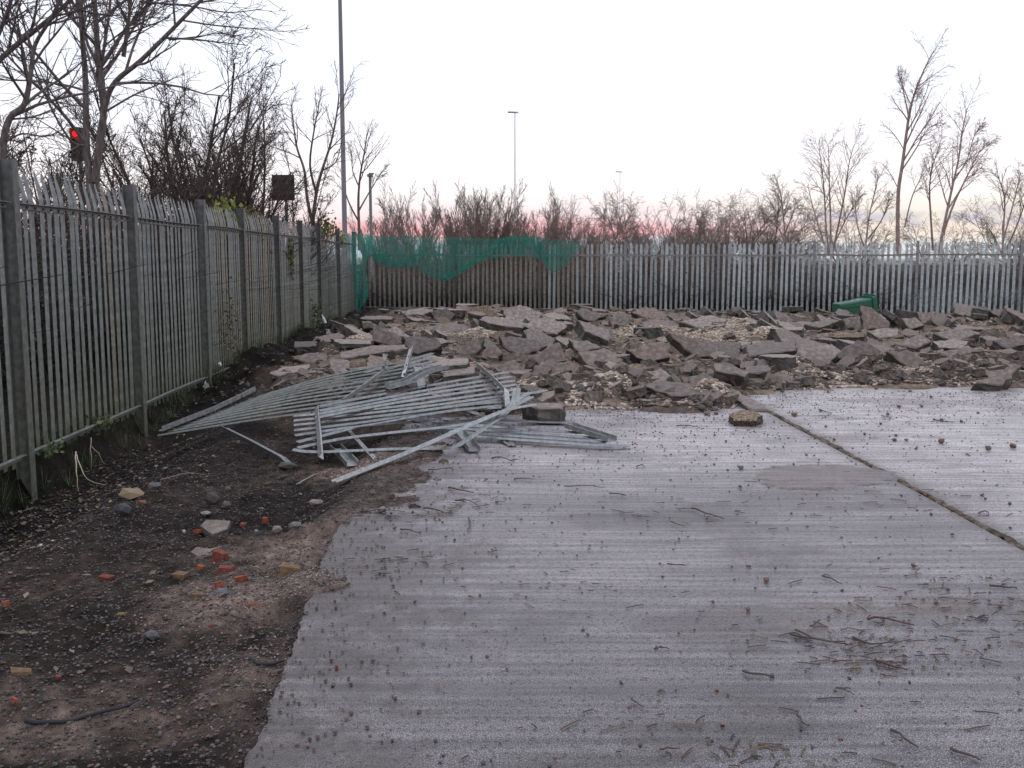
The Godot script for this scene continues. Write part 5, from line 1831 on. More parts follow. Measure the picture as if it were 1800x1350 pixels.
	plate("broken_slab", Vector3(-1.273, 0.270, -19.117), 0.336, 0.0, PackedVector2Array([Vector2(-0.430, 0.100), Vector2(0.163, 0.326), Vector2(0.561, 0.017), Vector2(0.086, -0.284), Vector2(-0.378, -0.148)]), 0.180, 0, "long slab below the gravel covered slab on its left", "", false)
	plate("broken_slab", Vector3(2.301, 0.300, -21.155), 1.042, 0.0, PackedVector2Array([Vector2(-0.245, 0.046), Vector2(0.003, 0.195), Vector2(0.242, 0.100), Vector2(0.158, -0.143), Vector2(-0.158, -0.197)]), 0.192, 1, "tilted chunk left of the middle at the foot of the back fence's bare pales", "", false)
	plate("broken_slab", Vector3(3.350, 0.300, -23.859), 0.531, 0.0, PackedVector2Array([Vector2(-0.483, 0.079), Vector2(-0.115, 0.328), Vector2(0.268, 0.079), Vector2(0.430, -0.263), Vector2(-0.105, -0.215)]), 0.192, 4, "sloping brown slab right behind the tilted chunk at the back fence", "", false)
	plate("broken_slab", Vector3(4.083, 0.300, -20.941), 0.432, 0.0, PackedVector2Array([Vector2(-0.555, -0.013), Vector2(0.154, 0.293), Vector2(0.475, 0.063), Vector2(-0.070, -0.335)]), 0.180, 3, "low pale slab at the back, left of the upright chunk", "", false)
	plate("broken_slab", Vector3(7.050, 0.280, -20.508), 1.039, 0.0, PackedVector2Array([Vector2(-0.237, 0.112), Vector2(0.146, 0.164), Vector2(0.205, -0.085), Vector2(-0.113, -0.189)]), 0.240, 1, "dark hollow looking block just below the green bin", "", false)
	plate("broken_slab", Vector3(7.869, 0.300, -17.545), 0.486, 0.0, PackedVector2Array([Vector2(-0.436, 0.009), Vector2(0.158, 0.258), Vector2(0.418, 0.009), Vector2(-0.136, -0.270)]), 0.180, 1, "wide blue grey slab in the right part of the heap", "", false)
	plate("broken_slab", Vector3(6.614, 0.240, -14.503), 0.412, 0.0, PackedVector2Array([Vector2(-0.363, 0.030), Vector2(0.129, 0.222), Vector2(0.373, -0.004), Vector2(-0.135, -0.241)]), 0.180, 0, "flat slab in the right part of the heap, nearer the floor", "", false)
	plate("broken_slab", Vector3(7.979, 0.300, -15.829), 0.504, 0.0, PackedVector2Array([Vector2(-0.308, 0.025), Vector2(0.169, 0.190), Vector2(0.314, -0.008), Vector2(-0.172, -0.203)]), 0.192, 2, "dark slab at the right edge of the picture halfway up the heap", "", false)
	plate("broken_slab", Vector3(-0.302, 0.240, -14.481), 1.010, 0.0, PackedVector2Array([Vector2(-0.114, 0.056), Vector2(0.069, 0.131), Vector2(0.169, 0.000), Vector2(0.021, -0.111), Vector2(-0.145, -0.074)]), 0.168, 4, "small brown slab left of the flat slab with shaded lower side", "", false)
	plate("broken_slab", Vector3(-0.091, 0.200, -12.732), 0.698, 0.0, PackedVector2Array([Vector2(-0.203, 0.079), Vector2(0.128, 0.161), Vector2(0.273, -0.022), Vector2(0.018, -0.143), Vector2(-0.215, -0.073)]), 0.168, 0, "slab left of the cracked slab, behind the bent panel", "", false)
	fill_rubble()
	# fallen fence panels
	t = thing("fallen_fence_panel", "large greenish palisade panel lying tilted, its left tip on the soil", "fence panel", Vector3(-3.438, -0.100, -9.535), "")
	bar("pale", PALE_FLAT, PackedVector3Array([Vector3(0.000, 0.000, 0.000), Vector3(1.035, 0.155, -0.088), Vector3(2.069, 0.270, -0.177)]), M.steel_new, t, PI, Vector3.UP, grime(Color(0.46, 0.475, 0.425), 0))
	bar("pale", PALE_FLAT, PackedVector3Array([Vector3(0.053, 0.016, -0.131), Vector3(1.073, 0.181, -0.227), Vector3(2.092, 0.299, -0.323)]), M.steel_new, t, PI, Vector3.UP, grime(Color(0.46, 0.475, 0.425), 1))
	bar("pale", PALE_FLAT, PackedVector3Array([Vector3(0.107, 0.032, -0.262), Vector3(1.111, 0.206, -0.366), Vector3(2.115, 0.328, -0.470)]), M.steel_new, t, PI, Vector3.UP, grime(Color(0.46, 0.475, 0.425), 2))
	bar("pale", PALE_FLAT, PackedVector3Array([Vector3(0.160, 0.048, -0.393), Vector3(1.149, 0.232, -0.505), Vector3(2.137, 0.357, -0.617)]), M.steel_new, t, PI, Vector3.UP, grime(Color(0.46, 0.475, 0.425), 3))
	bar("pale", PALE_FLAT, PackedVector3Array([Vector3(0.214, 0.064, -0.524), Vector3(1.187, 0.257, -0.644), Vector3(2.160, 0.386, -0.763)]), M.steel_new, t, PI, Vector3.UP, grime(Color(0.46, 0.475, 0.425), 4))
	bar("pale", PALE_FLAT, PackedVector3Array([Vector3(0.267, 0.080, -0.655), Vector3(1.225, 0.282, -0.783), Vector3(2.182, 0.415, -0.910)]), M.steel_new, t, PI, Vector3.UP, grime(Color(0.46, 0.475, 0.425), 5))
	bar("pale", PALE_FLAT, PackedVector3Array([Vector3(0.320, 0.096, -0.786), Vector3(1.263, 0.308, -0.921), Vector3(2.205, 0.444, -1.057)]), M.steel_new, t, PI, Vector3.UP, grime(Color(0.46, 0.475, 0.425), 6))
	bar("pale", PALE_FLAT, PackedVector3Array([Vector3(0.374, 0.112, -0.917), Vector3(1.301, 0.333, -1.060), Vector3(2.228, 0.473, -1.203)]), M.steel_new, t, PI, Vector3.UP, grime(Color(0.46, 0.475, 0.425), 7))
	bar("pale", PALE_FLAT, PackedVector3Array([Vector3(0.427, 0.128, -1.048), Vector3(1.339, 0.359, -1.199), Vector3(2.250, 0.502, -1.350)]), M.steel_new, t, PI, Vector3.UP, grime(Color(0.46, 0.475, 0.425), 8))
	bar("pale", PALE_FLAT, PackedVector3Array([Vector3(0.480, 0.144, -1.179), Vector3(1.377, 0.385, -1.338), Vector3(2.273, 0.531, -1.497)]), M.steel_new, t, PI, Vector3.UP, grime(Color(0.46, 0.475, 0.425), 9))
	bar("pale", PALE_FLAT, PackedVector3Array([Vector3(0.534, 0.160, -1.310), Vector3(1.415, 0.410, -1.477), Vector3(2.295, 0.560, -1.643)]), M.steel_new, t, PI, Vector3.UP, grime(Color(0.46, 0.475, 0.425), 10))
	r = bar("rail", ANGLE, PackedVector3Array([Vector3(1.803, 0.305, -0.025), Vector3(1.944, 0.395, -0.433), Vector3(2.085, 0.495, -0.958), Vector3(2.119, 0.695, -0.960)]), M.steel_new, t, 0.0, Vector3.UP, Color(0.92, 0.92, 0.92), false)
	holes(r, PackedVector3Array([Vector3(1.803, 0.305, -0.025), Vector3(1.944, 0.395, -0.433), Vector3(2.085, 0.495, -0.958), Vector3(2.119, 0.695, -0.960)]), 0.145, M.bolt, Vector3(-0.022, 0.001, 0.024))
	r = bar("rail", ANGLE, PackedVector3Array([Vector3(0.041, 0.035, -0.004), Vector3(0.332, 0.125, -0.726), Vector3(0.490, 0.194, -1.120), Vector3(0.622, 0.260, -1.327)]), M.steel_new, t, 0.0, Vector3.UP, Color(0.92, 0.92, 0.92), false)
	holes(r, PackedVector3Array([Vector3(0.041, 0.035, -0.004), Vector3(0.332, 0.125, -0.726), Vector3(0.490, 0.194, -1.120), Vector3(0.622, 0.260, -1.327)]), 0.145, M.bolt, Vector3(-0.022, 0.001, 0.024))
	t = thing("fallen_fence_panel", "smaller piece of palisade panel sticking out behind the large greenish one", "fence panel", Vector3(-1.827, 0.180, -10.563), "")
	bar("pale", PALE_FLAT, PackedVector3Array([Vector3(0.000, 0.000, 0.000), Vector3(0.917, 0.120, -0.123)]), M.steel_new, t, PI, Vector3.UP, grime(Color(0.62, 0.63, 0.64), 0))
	bar("pale", PALE_FLAT, PackedVector3Array([Vector3(0.034, 0.030, -0.050), Vector3(0.913, 0.153, -0.282)]), M.steel_new, t, PI, Vector3.UP, grime(Color(0.62, 0.63, 0.64), 1))
	bar("pale", PALE_FLAT, PackedVector3Array([Vector3(0.067, 0.060, -0.101), Vector3(0.908, 0.187, -0.441)]), M.steel_new, t, PI, Vector3.UP, grime(Color(0.62, 0.63, 0.64), 2))
	bar("pale", PALE_FLAT, PackedVector3Array([Vector3(0.101, 0.090, -0.151), Vector3(0.904, 0.220, -0.601)]), M.steel_new, t, PI, Vector3.UP, grime(Color(0.62, 0.63, 0.64), 3))
	bar("pale", PALE_FLAT, PackedVector3Array([Vector3(0.135, 0.120, -0.202), Vector3(0.900, 0.253, -0.760)]), M.steel_new, t, PI, Vector3.UP, grime(Color(0.62, 0.63, 0.64), 4))
	bar("pale", PALE_FLAT, PackedVector3Array([Vector3(0.169, 0.150, -0.252), Vector3(0.896, 0.287, -0.919)]), M.steel_new, t, PI, Vector3.UP, grime(Color(0.62, 0.63, 0.64), 5))
	bar("pale", PALE_FLAT, PackedVector3Array([Vector3(0.202, 0.180, -0.303), Vector3(0.892, 0.320, -1.078)]), M.steel_new, t, PI, Vector3.UP, grime(Color(0.62, 0.63, 0.64), 6))
	r = bar("rail", ANGLE, PackedVector3Array([Vector3(0.673, 0.145, -0.154), Vector3(0.684, 0.215, -0.303), Vector3(0.721, 0.415, -0.579)]), M.steel_new, t, 0.0, Vector3.UP, Color(0.92, 0.92, 0.92), false)
	holes(r, PackedVector3Array([Vector3(0.673, 0.145, -0.154), Vector3(0.684, 0.215, -0.303), Vector3(0.721, 0.415, -0.579)]), 0.145, M.bolt, Vector3(-0.022, 0.001, 0.024))
	t = thing("fallen_fence_panel", "front palisade panel on top of the pile with two holed rails and sagging bent pales", "fence panel", Vector3(-1.799, 0.240, -9.163), "")
	bar("pale", PALE_FLAT, PackedVector3Array([Vector3(0.000, 0.000, 0.000), Vector3(0.914, 0.090, -0.756), Vector3(1.742, 0.100, -1.934)]), M.steel_new, t, PI, Vector3.UP, grime(Color(0.74, 0.75, 0.76), 0))
	bar("pale", PALE_FLAT, PackedVector3Array([Vector3(0.041, -0.010, 0.214), Vector3(0.944, 0.070, -0.602), Vector3(1.781, 0.070, -1.753)]), M.steel_new, t, PI, Vector3.UP, grime(Color(0.74, 0.75, 0.76), 1))
	bar("pale", PALE_FLAT, PackedVector3Array([Vector3(0.044, -0.030, 0.287), Vector3(0.940, 0.050, -0.456), Vector3(1.818, 0.050, -1.554)]), M.steel_new, t, PI, Vector3.UP, grime(Color(0.74, 0.75, 0.76), 2))
	bar("pale", PALE_FLAT, PackedVector3Array([Vector3(0.055, -0.040, 0.419), Vector3(0.728, 0.020, -0.121), Vector3(1.836, 0.030, -1.367)]), M.steel_new, t, PI, Vector3.UP, grime(Color(0.74, 0.75, 0.76), 3))
	bar("pale", PALE_FLAT, PackedVector3Array([Vector3(-0.215, -0.080, 0.070), Vector3(0.741, 0.000, 0.000), Vector3(1.853, 0.010, -1.146)]), M.steel_new, t, PI, Vector3.UP, grime(Color(0.74, 0.75, 0.76), 4))
	bar("pale", PALE_FLAT, PackedVector3Array([Vector3(-0.185, -0.100, 0.208), Vector3(0.750, -0.020, 0.080), Vector3(1.863, -0.010, -0.940)]), M.steel_new, t, PI, Vector3.UP, grime(Color(0.74, 0.75, 0.76), 5))
	bar("pale", PALE_FLAT, PackedVector3Array([Vector3(-0.157, -0.120, 0.339), Vector3(0.762, -0.040, 0.190), Vector3(1.743, -0.020, -0.676)]), M.steel_new, t, PI, Vector3.UP, grime(Color(0.74, 0.75, 0.76), 6))
	bar("pale", PALE_FLAT, PackedVector3Array([Vector3(-0.124, -0.140, 0.493), Vector3(0.573, -0.080, 0.331), Vector3(1.207, -0.030, -0.165), Vector3(1.721, -0.030, -0.506)]), M.steel_new, t, PI, Vector3.UP, grime(Color(0.74, 0.75, 0.76), 7))
	bar("pale", PALE_FLAT, PackedVector3Array([Vector3(-0.088, -0.160, 0.638), Vector3(0.480, -0.110, 0.399), Vector3(1.115, -0.050, 0.057), Vector3(1.717, -0.040, -0.344)]), M.steel_new, t, PI, Vector3.UP, grime(Color(0.74, 0.75, 0.76), 8))
	bar("pale", PALE_FLAT, PackedVector3Array([Vector3(-0.035, -0.190, 0.801), Vector3(0.298, -0.140, 0.523), Vector3(0.659, -0.080, 0.202), Vector3(1.052, -0.060, -0.077), Vector3(1.701, -0.050, -0.263)]), M.steel_new, t, PI, Vector3.UP, grime(Color(0.74, 0.75, 0.76), 9))
	bar("pale", PALE_FLAT, PackedVector3Array([Vector3(0.014, -0.200, 1.007), Vector3(0.345, -0.160, 0.804), Vector3(0.720, -0.130, 0.695), Vector3(1.294, -0.110, 0.430), Vector3(1.593, -0.060, 0.262), Vector3(1.986, 0.040, -0.367)]), M.steel_new, t, PI, Vector3.UP, grime(Color(0.74, 0.75, 0.76), 10))
	bar("pale", PALE_FLAT, PackedVector3Array([Vector3(-0.008, -0.200, 1.082), Vector3(0.202, -0.220, 1.077), Vector3(0.804, -0.210, 1.005), Vector3(1.255, -0.200, 1.007), Vector3(1.391, -0.170, 0.883), Vector3(1.599, -0.080, 0.517), Vector3(1.722, -0.040, 0.223), Vector3(1.826, 0.020, -0.196), Vector3(1.979, 0.060, -0.549)]), M.steel_new, t, PI, Vector3.UP, grime(Color(0.74, 0.75, 0.76), 11))
	r = bar("rail", ANGLE, PackedVector3Array([Vector3(-0.019, -0.020, 0.099), Vector3(0.127, -0.100, 0.777), Vector3(0.240, -0.220, 1.300)]), M.steel_new, t, -0.6, Vector3.UP, Color(0.92, 0.92, 0.92), false)
	holes(r, PackedVector3Array([Vector3(-0.019, -0.020, 0.099), Vector3(0.127, -0.100, 0.777), Vector3(0.240, -0.220, 1.300)]), 0.145, M.bolt, Vector3(-0.022, 0.001, 0.024))
	r = bar("rail", ANGLE, PackedVector3Array([Vector3(1.402, 0.155, -1.985), Vector3(1.583, 0.095, -1.274), Vector3(1.720, 0.045, -0.625), Vector3(1.736, -0.045, 0.036)]), M.steel_new, t, 0.0, Vector3.UP, Color(0.92, 0.92, 0.92), false)
	holes(r, PackedVector3Array([Vector3(1.402, 0.155, -1.985), Vector3(1.583, 0.095, -1.274), Vector3(1.720, 0.045, -0.625), Vector3(1.736, -0.045, 0.036)]), 0.145, M.bolt, Vector3(-0.022, 0.001, 0.024))
	t = thing("fallen_fence_panel", "narrow bundle of pales lying flat on the wet floor right of the pile", "fence panel", Vector3(-0.749, 0.060, -9.246), "")
	bar("pale", PALE_FLAT, PackedVector3Array([Vector3(0.000, 0.000, 0.000), Vector3(0.749, -0.010, 0.195), Vector3(1.494, -0.025, 0.381)]), M.steel_new, t, PI, Vector3.UP, grime(Color(0.72, 0.74, 0.78), 0))
	bar("pale", PALE_FLAT, PackedVector3Array([Vector3(0.118, -0.010, 0.164), Vector3(0.749, -0.015, 0.349), Vector3(1.510, -0.025, 0.611)]), M.steel_new, t, PI, Vector3.UP, grime(Color(0.72, 0.74, 0.78), 1))
	bar("pale", PALE_FLAT, PackedVector3Array([Vector3(0.182, -0.010, 0.348), Vector3(0.900, -0.020, 0.583), Vector3(1.565, -0.030, 0.776)]), M.steel_new, t, PI, Vector3.UP, grime(Color(0.72, 0.74, 0.78), 2))
	bar("pale", PALE_FLAT, PackedVector3Array([Vector3(0.240, -0.020, 0.468), Vector3(0.898, -0.025, 0.722), Vector3(1.521, -0.030, 0.935), Vector3(1.745, -0.040, 0.882)]), M.steel_new, t, PI, Vector3.UP, grime(Color(0.72, 0.74, 0.78), 3))
	bar("pale", PALE_FLAT, PackedVector3Array([Vector3(-0.128, 0.000, -0.233), Vector3(0.484, 0.000, 0.097), Vector3(0.905, -0.010, 0.287)]), M.steel_new, t, PI, Vector3.UP, grime(Color(0.72, 0.74, 0.78), 4))
	r = bar("rail", CHANNEL, PackedVector3Array([Vector3(1.270, 0.010, 0.260), Vector3(1.606, -0.010, 0.856)]), M.steel_new, t, 0.0, Vector3.UP, Color(0.92, 0.92, 0.92), false)
	tag(bar("loose_fence_pale", PALE, PackedVector3Array([Vector3(-1.291, 0.010, -7.029), Vector3(-0.891, 0.070, -7.668), Vector3(-0.479, 0.160, -8.267), Vector3(-0.077, 0.240, -8.884), Vector3(0.215, 0.270, -9.068)]), M.steel_new, null, PI, Vector3.UP, Color(0.88, 0.89, 0.9), true), "long bright loose pale slanting across the front of the pile, lower end on the floor", "fence pale")
	tag(bar("loose_fence_pale", CHANNEL, PackedVector3Array([Vector3(-1.214, 0.340, -9.623), Vector3(-1.039, 0.380, -9.750), Vector3(-0.893, 0.440, -10.012), Vector3(-0.702, 0.460, -10.357)]), M.steel_new, null, 0.0, Vector3.UP, Color(0.85, 0.87, 0.9), true), "bent grey bar laid over the top of the pile between the two rear panels", "steel bar")
	tag(bar("loose_steel_lug", CHANNEL, PackedVector3Array([Vector3(-0.999, 0.460, -10.467), Vector3(-0.947, 0.380, -10.223), Vector3(-0.889, 0.280, -9.819)]), M.steel_new, null, 0.0, Vector3.UP, Color(0.55, 0.55, 0.56), false), "short dark lug standing up through the bent grey bar", "steel bar")
	tag(bar("loose_fence_rail", ANGLE, PackedVector3Array([Vector3(-2.746, -0.020, -9.332), Vector3(-2.347, -0.050, -8.790), Vector3(-1.938, -0.090, -8.226), Vector3(-1.820, -0.100, -7.976)]), M.steel_new, null, 0.4, Vector3.UP, Color(0.6, 0.63, 0.66), false), "thin bent rail lying on the soil below the large greenish panel", "steel bar")
	tag(bar("loose_steel_channel", CHANNEL, PackedVector3Array([Vector3(-1.520, -0.030, -8.445), Vector3(-1.380, -0.040, -8.100), Vector3(-1.276, -0.050, -7.829)]), M.steel_new, null, 0.0, Vector3.UP, Color(0.72, 0.75, 0.77), false), "short steel channel poking out below the front panel's left rail", "steel bar")
	tag(bar("loose_steel_channel", ANGLE, PackedVector3Array([Vector3(-1.525, 0.020, -9.010), Vector3(-1.302, 0.000, -8.366), Vector3(-1.086, -0.030, -7.777)]), M.steel_new, null, 0.3, Vector3.UP, Color(0.8, 0.84, 0.87), false), "narrow bar slanting down under the front panel to the floor", "steel bar")
	tag(bar("loose_fence_pale", PALE, PackedVector3Array([Vector3(-1.030, 0.080, -9.528), Vector3(-0.631, 0.050, -9.082)]), M.steel_new, null, PI, Vector3.UP, Color(0.8, 0.82, 0.85), true), "pale lying crosswise under the front panel, leftmost of three", "fence pale")
	tag(bar("loose_fence_pale", PALE, PackedVector3Array([Vector3(-0.831, 0.090, -9.643), Vector3(-0.328, 0.060, -9.150)]), M.steel_new, null, PI, Vector3.UP, Color(0.8, 0.82, 0.85), true), "pale lying crosswise under the front panel, middle of three", "fence pale")
	tag(bar("loose_fence_pale", PALE, PackedVector3Array([Vector3(-0.443, 0.100, -9.836), Vector3(-0.211, 0.060, -9.584)]), M.steel_new, null, PI, Vector3.UP, Color(0.7, 0.72, 0.75), true), "pale lying crosswise under the front panel, rightmost of three", "fence pale")
	tag(bar("loose_steel_channel", CHANNEL, PackedVector3Array([Vector3(-0.478, 0.050, -8.780), Vector3(-0.392, 0.030, -8.443), Vector3(-0.312, 0.010, -8.138)]), M.steel_new, null, 0.0, Vector3.UP, Color(0.72, 0.74, 0.78), false), "channel end poking out towards the floor under the crossing pales", "steel bar")
	tag(bar("loose_fence_pale", PALE, PackedVector3Array([Vector3(-0.101, 0.030, -8.719), Vector3(0.010, 0.010, -8.417)]), M.steel_new, null, PI, Vector3.UP, Color(0.6, 0.6, 0.6), true), "short end of a pale showing under the narrow bundle of pales", "fence pale")
	tag(bar("loose_fence_pale", PALE, PackedVector3Array([Vector3(-0.132, 0.050, -9.541), Vector3(0.221, 0.030, -9.561), Vector3(0.597, 0.020, -9.554)]), M.steel_new, null, PI, Vector3.UP, Color(0.55, 0.55, 0.56), true), "single dark pale flat on the floor beyond the narrow bundle", "fence pale")
	tag(bar("loose_fence_pale", PALE, PackedVector3Array([Vector3(-0.037, 0.220, -9.226), Vector3(0.027, 0.260, -9.437), Vector3(0.050, 0.340, -9.709)]), M.steel_new, null, PI, Vector3.UP, Color(0.7, 0.72, 0.75), true), "short bent pale sticking up at the right end of the front panel", "fence pale")
	tag(bar("loose_fence_pale", PALE, PackedVector3Array([Vector3(0.028, 0.260, -9.882), Vector3(0.232, 0.250, -10.042), Vector3(0.343, 0.250, -10.264)]), M.steel_new, null, PI, Vector3.UP, Color(0.6, 0.6, 0.62), true), "stub of pale pointing right from the front panel's end", "fence pale")
	tag(bar("loose_fence_pale", PALE, PackedVector3Array([Vector3(-1.404, 0.030, -9.328), Vector3(-0.980, 0.050, -9.406), Vector3(-0.545, 0.060, -9.412), Vector3(-0.110, 0.070, -9.487)]), M.steel_new, null, PI, Vector3.UP, Color(0.55, 0.56, 0.58), true), "shaded pale lying low beneath the front panel", "fence pale")
	# netting on the back fence
	t = thing("debris_netting", "torn green debris netting draped along the back fence, its tail hanging in the corner", "netting", Vector3(-4.373, 0.265, -29.500))
	net_sheet("tail", t, [PackedVector3Array([Vector3(-0.728, 2.061, -0.586), Vector3(-0.631, 2.063, -0.664), Vector3(-0.516, 2.062, -0.639), Vector3(-0.391, 2.060, -0.551), Vector3(-0.279, 2.060, -0.541), Vector3(-0.182, 2.062, -0.626), Vector3(-0.077, 2.063, -0.669), Vector3(0.043, 2.061, -0.600), Vector3(0.164, 2.059, -0.531)]), PackedVector3Array([Vector3(-0.670, 1.841, -0.513), Vector3(-0.567, 1.842, -0.570), Vector3(-0.445, 1.841, -0.514), Vector3(-0.320, 1.839, -0.436), Vector3(-0.212, 1.840, -0.461), Vector3(-0.113, 1.841, -0.549), Vector3(-0.001, 1.841, -0.559), Vector3(0.123, 1.840, -0.474), Vector3(0.241, 1.839, -0.431)]), PackedVector3Array([Vector3(-0.595, 1.588, -0.441), Vector3(-0.503, 1.588, -0.463), Vector3(-0.395, 1.587, -0.383), Vector3(-0.292, 1.587, -0.330), Vector3(-0.206, 1.587, -0.390), Vector3(-0.122, 1.588, -0.466), Vector3(-0.022, 1.587, -0.436), Vector3(0.086, 1.587, -0.348), Vector3(0.182, 1.587, -0.344)]), PackedVector3Array([Vector3(-0.520, 1.335, -0.362), Vector3(-0.443, 1.335, -0.344), Vector3(-0.355, 1.335, -0.255), Vector3(-0.278, 1.335, -0.238), Vector3(-0.217, 1.335, -0.321), Vector3(-0.150, 1.335, -0.370), Vector3(-0.067, 1.335, -0.306), Vector3(0.018, 1.335, -0.233), Vector3(0.087, 1.335, -0.268)]), PackedVector3Array([Vector3(-0.442, 1.084, -0.270), Vector3(-0.374, 1.084, -0.216), Vector3(-0.303, 1.085, -0.136), Vector3(-0.247, 1.085, -0.159), Vector3(-0.202, 1.084, -0.248), Vector3(-0.145, 1.084, -0.260), Vector3(-0.073, 1.084, -0.175), Vector3(-0.008, 1.085, -0.131), Vector3(0.042, 1.084, -0.198)]), PackedVector3Array([Vector3(-0.363, 0.833, -0.164), Vector3(-0.295, 0.835, -0.085), Vector3(-0.232, 0.836, -0.030), Vector3(-0.187, 0.835, -0.088), Vector3(-0.144, 0.833, -0.165), Vector3(-0.085, 0.834, -0.138), Vector3(-0.017, 0.835, -0.049), Vector3(0.039, 0.836, -0.043), Vector3(0.081, 0.834, -0.128)]), PackedVector3Array([Vector3(-0.315, 0.585, -0.046), Vector3(-0.247, 0.587, 0.043), Vector3(-0.189, 0.588, 0.062), Vector3(-0.147, 0.586, -0.019), Vector3(-0.100, 0.584, -0.070), Vector3(-0.036, 0.586, -0.008), Vector3(0.029, 0.588, 0.067), Vector3(0.079, 0.587, 0.034), Vector3(0.121, 0.585, -0.053)]), PackedVector3Array([Vector3(-0.283, 0.338, 0.082), Vector3(-0.216, 0.341, 0.163), Vector3(-0.165, 0.340, 0.142), Vector3(-0.124, 0.337, 0.054), Vector3(-0.072, 0.337, 0.040), Vector3(-0.005, 0.339, 0.123), Vector3(0.056, 0.341, 0.169), Vector3(0.101, 0.339, 0.104), Vector3(0.145, 0.336, 0.032)]), PackedVector3Array([Vector3(-0.234, 0.126, 0.209), Vector3(-0.181, 0.129, 0.270), Vector3(-0.145, 0.126, 0.218), Vector3(-0.113, 0.123, 0.137), Vector3(-0.066, 0.124, 0.158), Vector3(-0.009, 0.128, 0.246), Vector3(0.037, 0.128, 0.260), Vector3(0.068, 0.125, 0.177), Vector3(0.105, 0.123, 0.131)]), PackedVector3Array([Vector3(-0.202, -0.068, 0.333), Vector3(-0.174, -0.066, 0.367), Vector3(-0.162, -0.070, 0.293), Vector3(-0.149, -0.073, 0.230), Vector3(-0.118, -0.070, 0.280), Vector3(-0.083, -0.067, 0.362), Vector3(-0.063, -0.067, 0.344), Vector3(-0.053, -0.072, 0.255), Vector3(-0.033, -0.072, 0.238)]), PackedVector3Array([Vector3(-0.153, -0.211, 0.448), Vector3(-0.145, -0.211, 0.459), Vector3(-0.152, -0.215, 0.375), Vector3(-0.153, -0.218, 0.331), Vector3(-0.136, -0.214, 0.399), Vector3(-0.119, -0.210, 0.468), Vector3(-0.119, -0.212, 0.428), Vector3(-0.126, -0.217, 0.343), Vector3(-0.119, -0.217, 0.350)])])
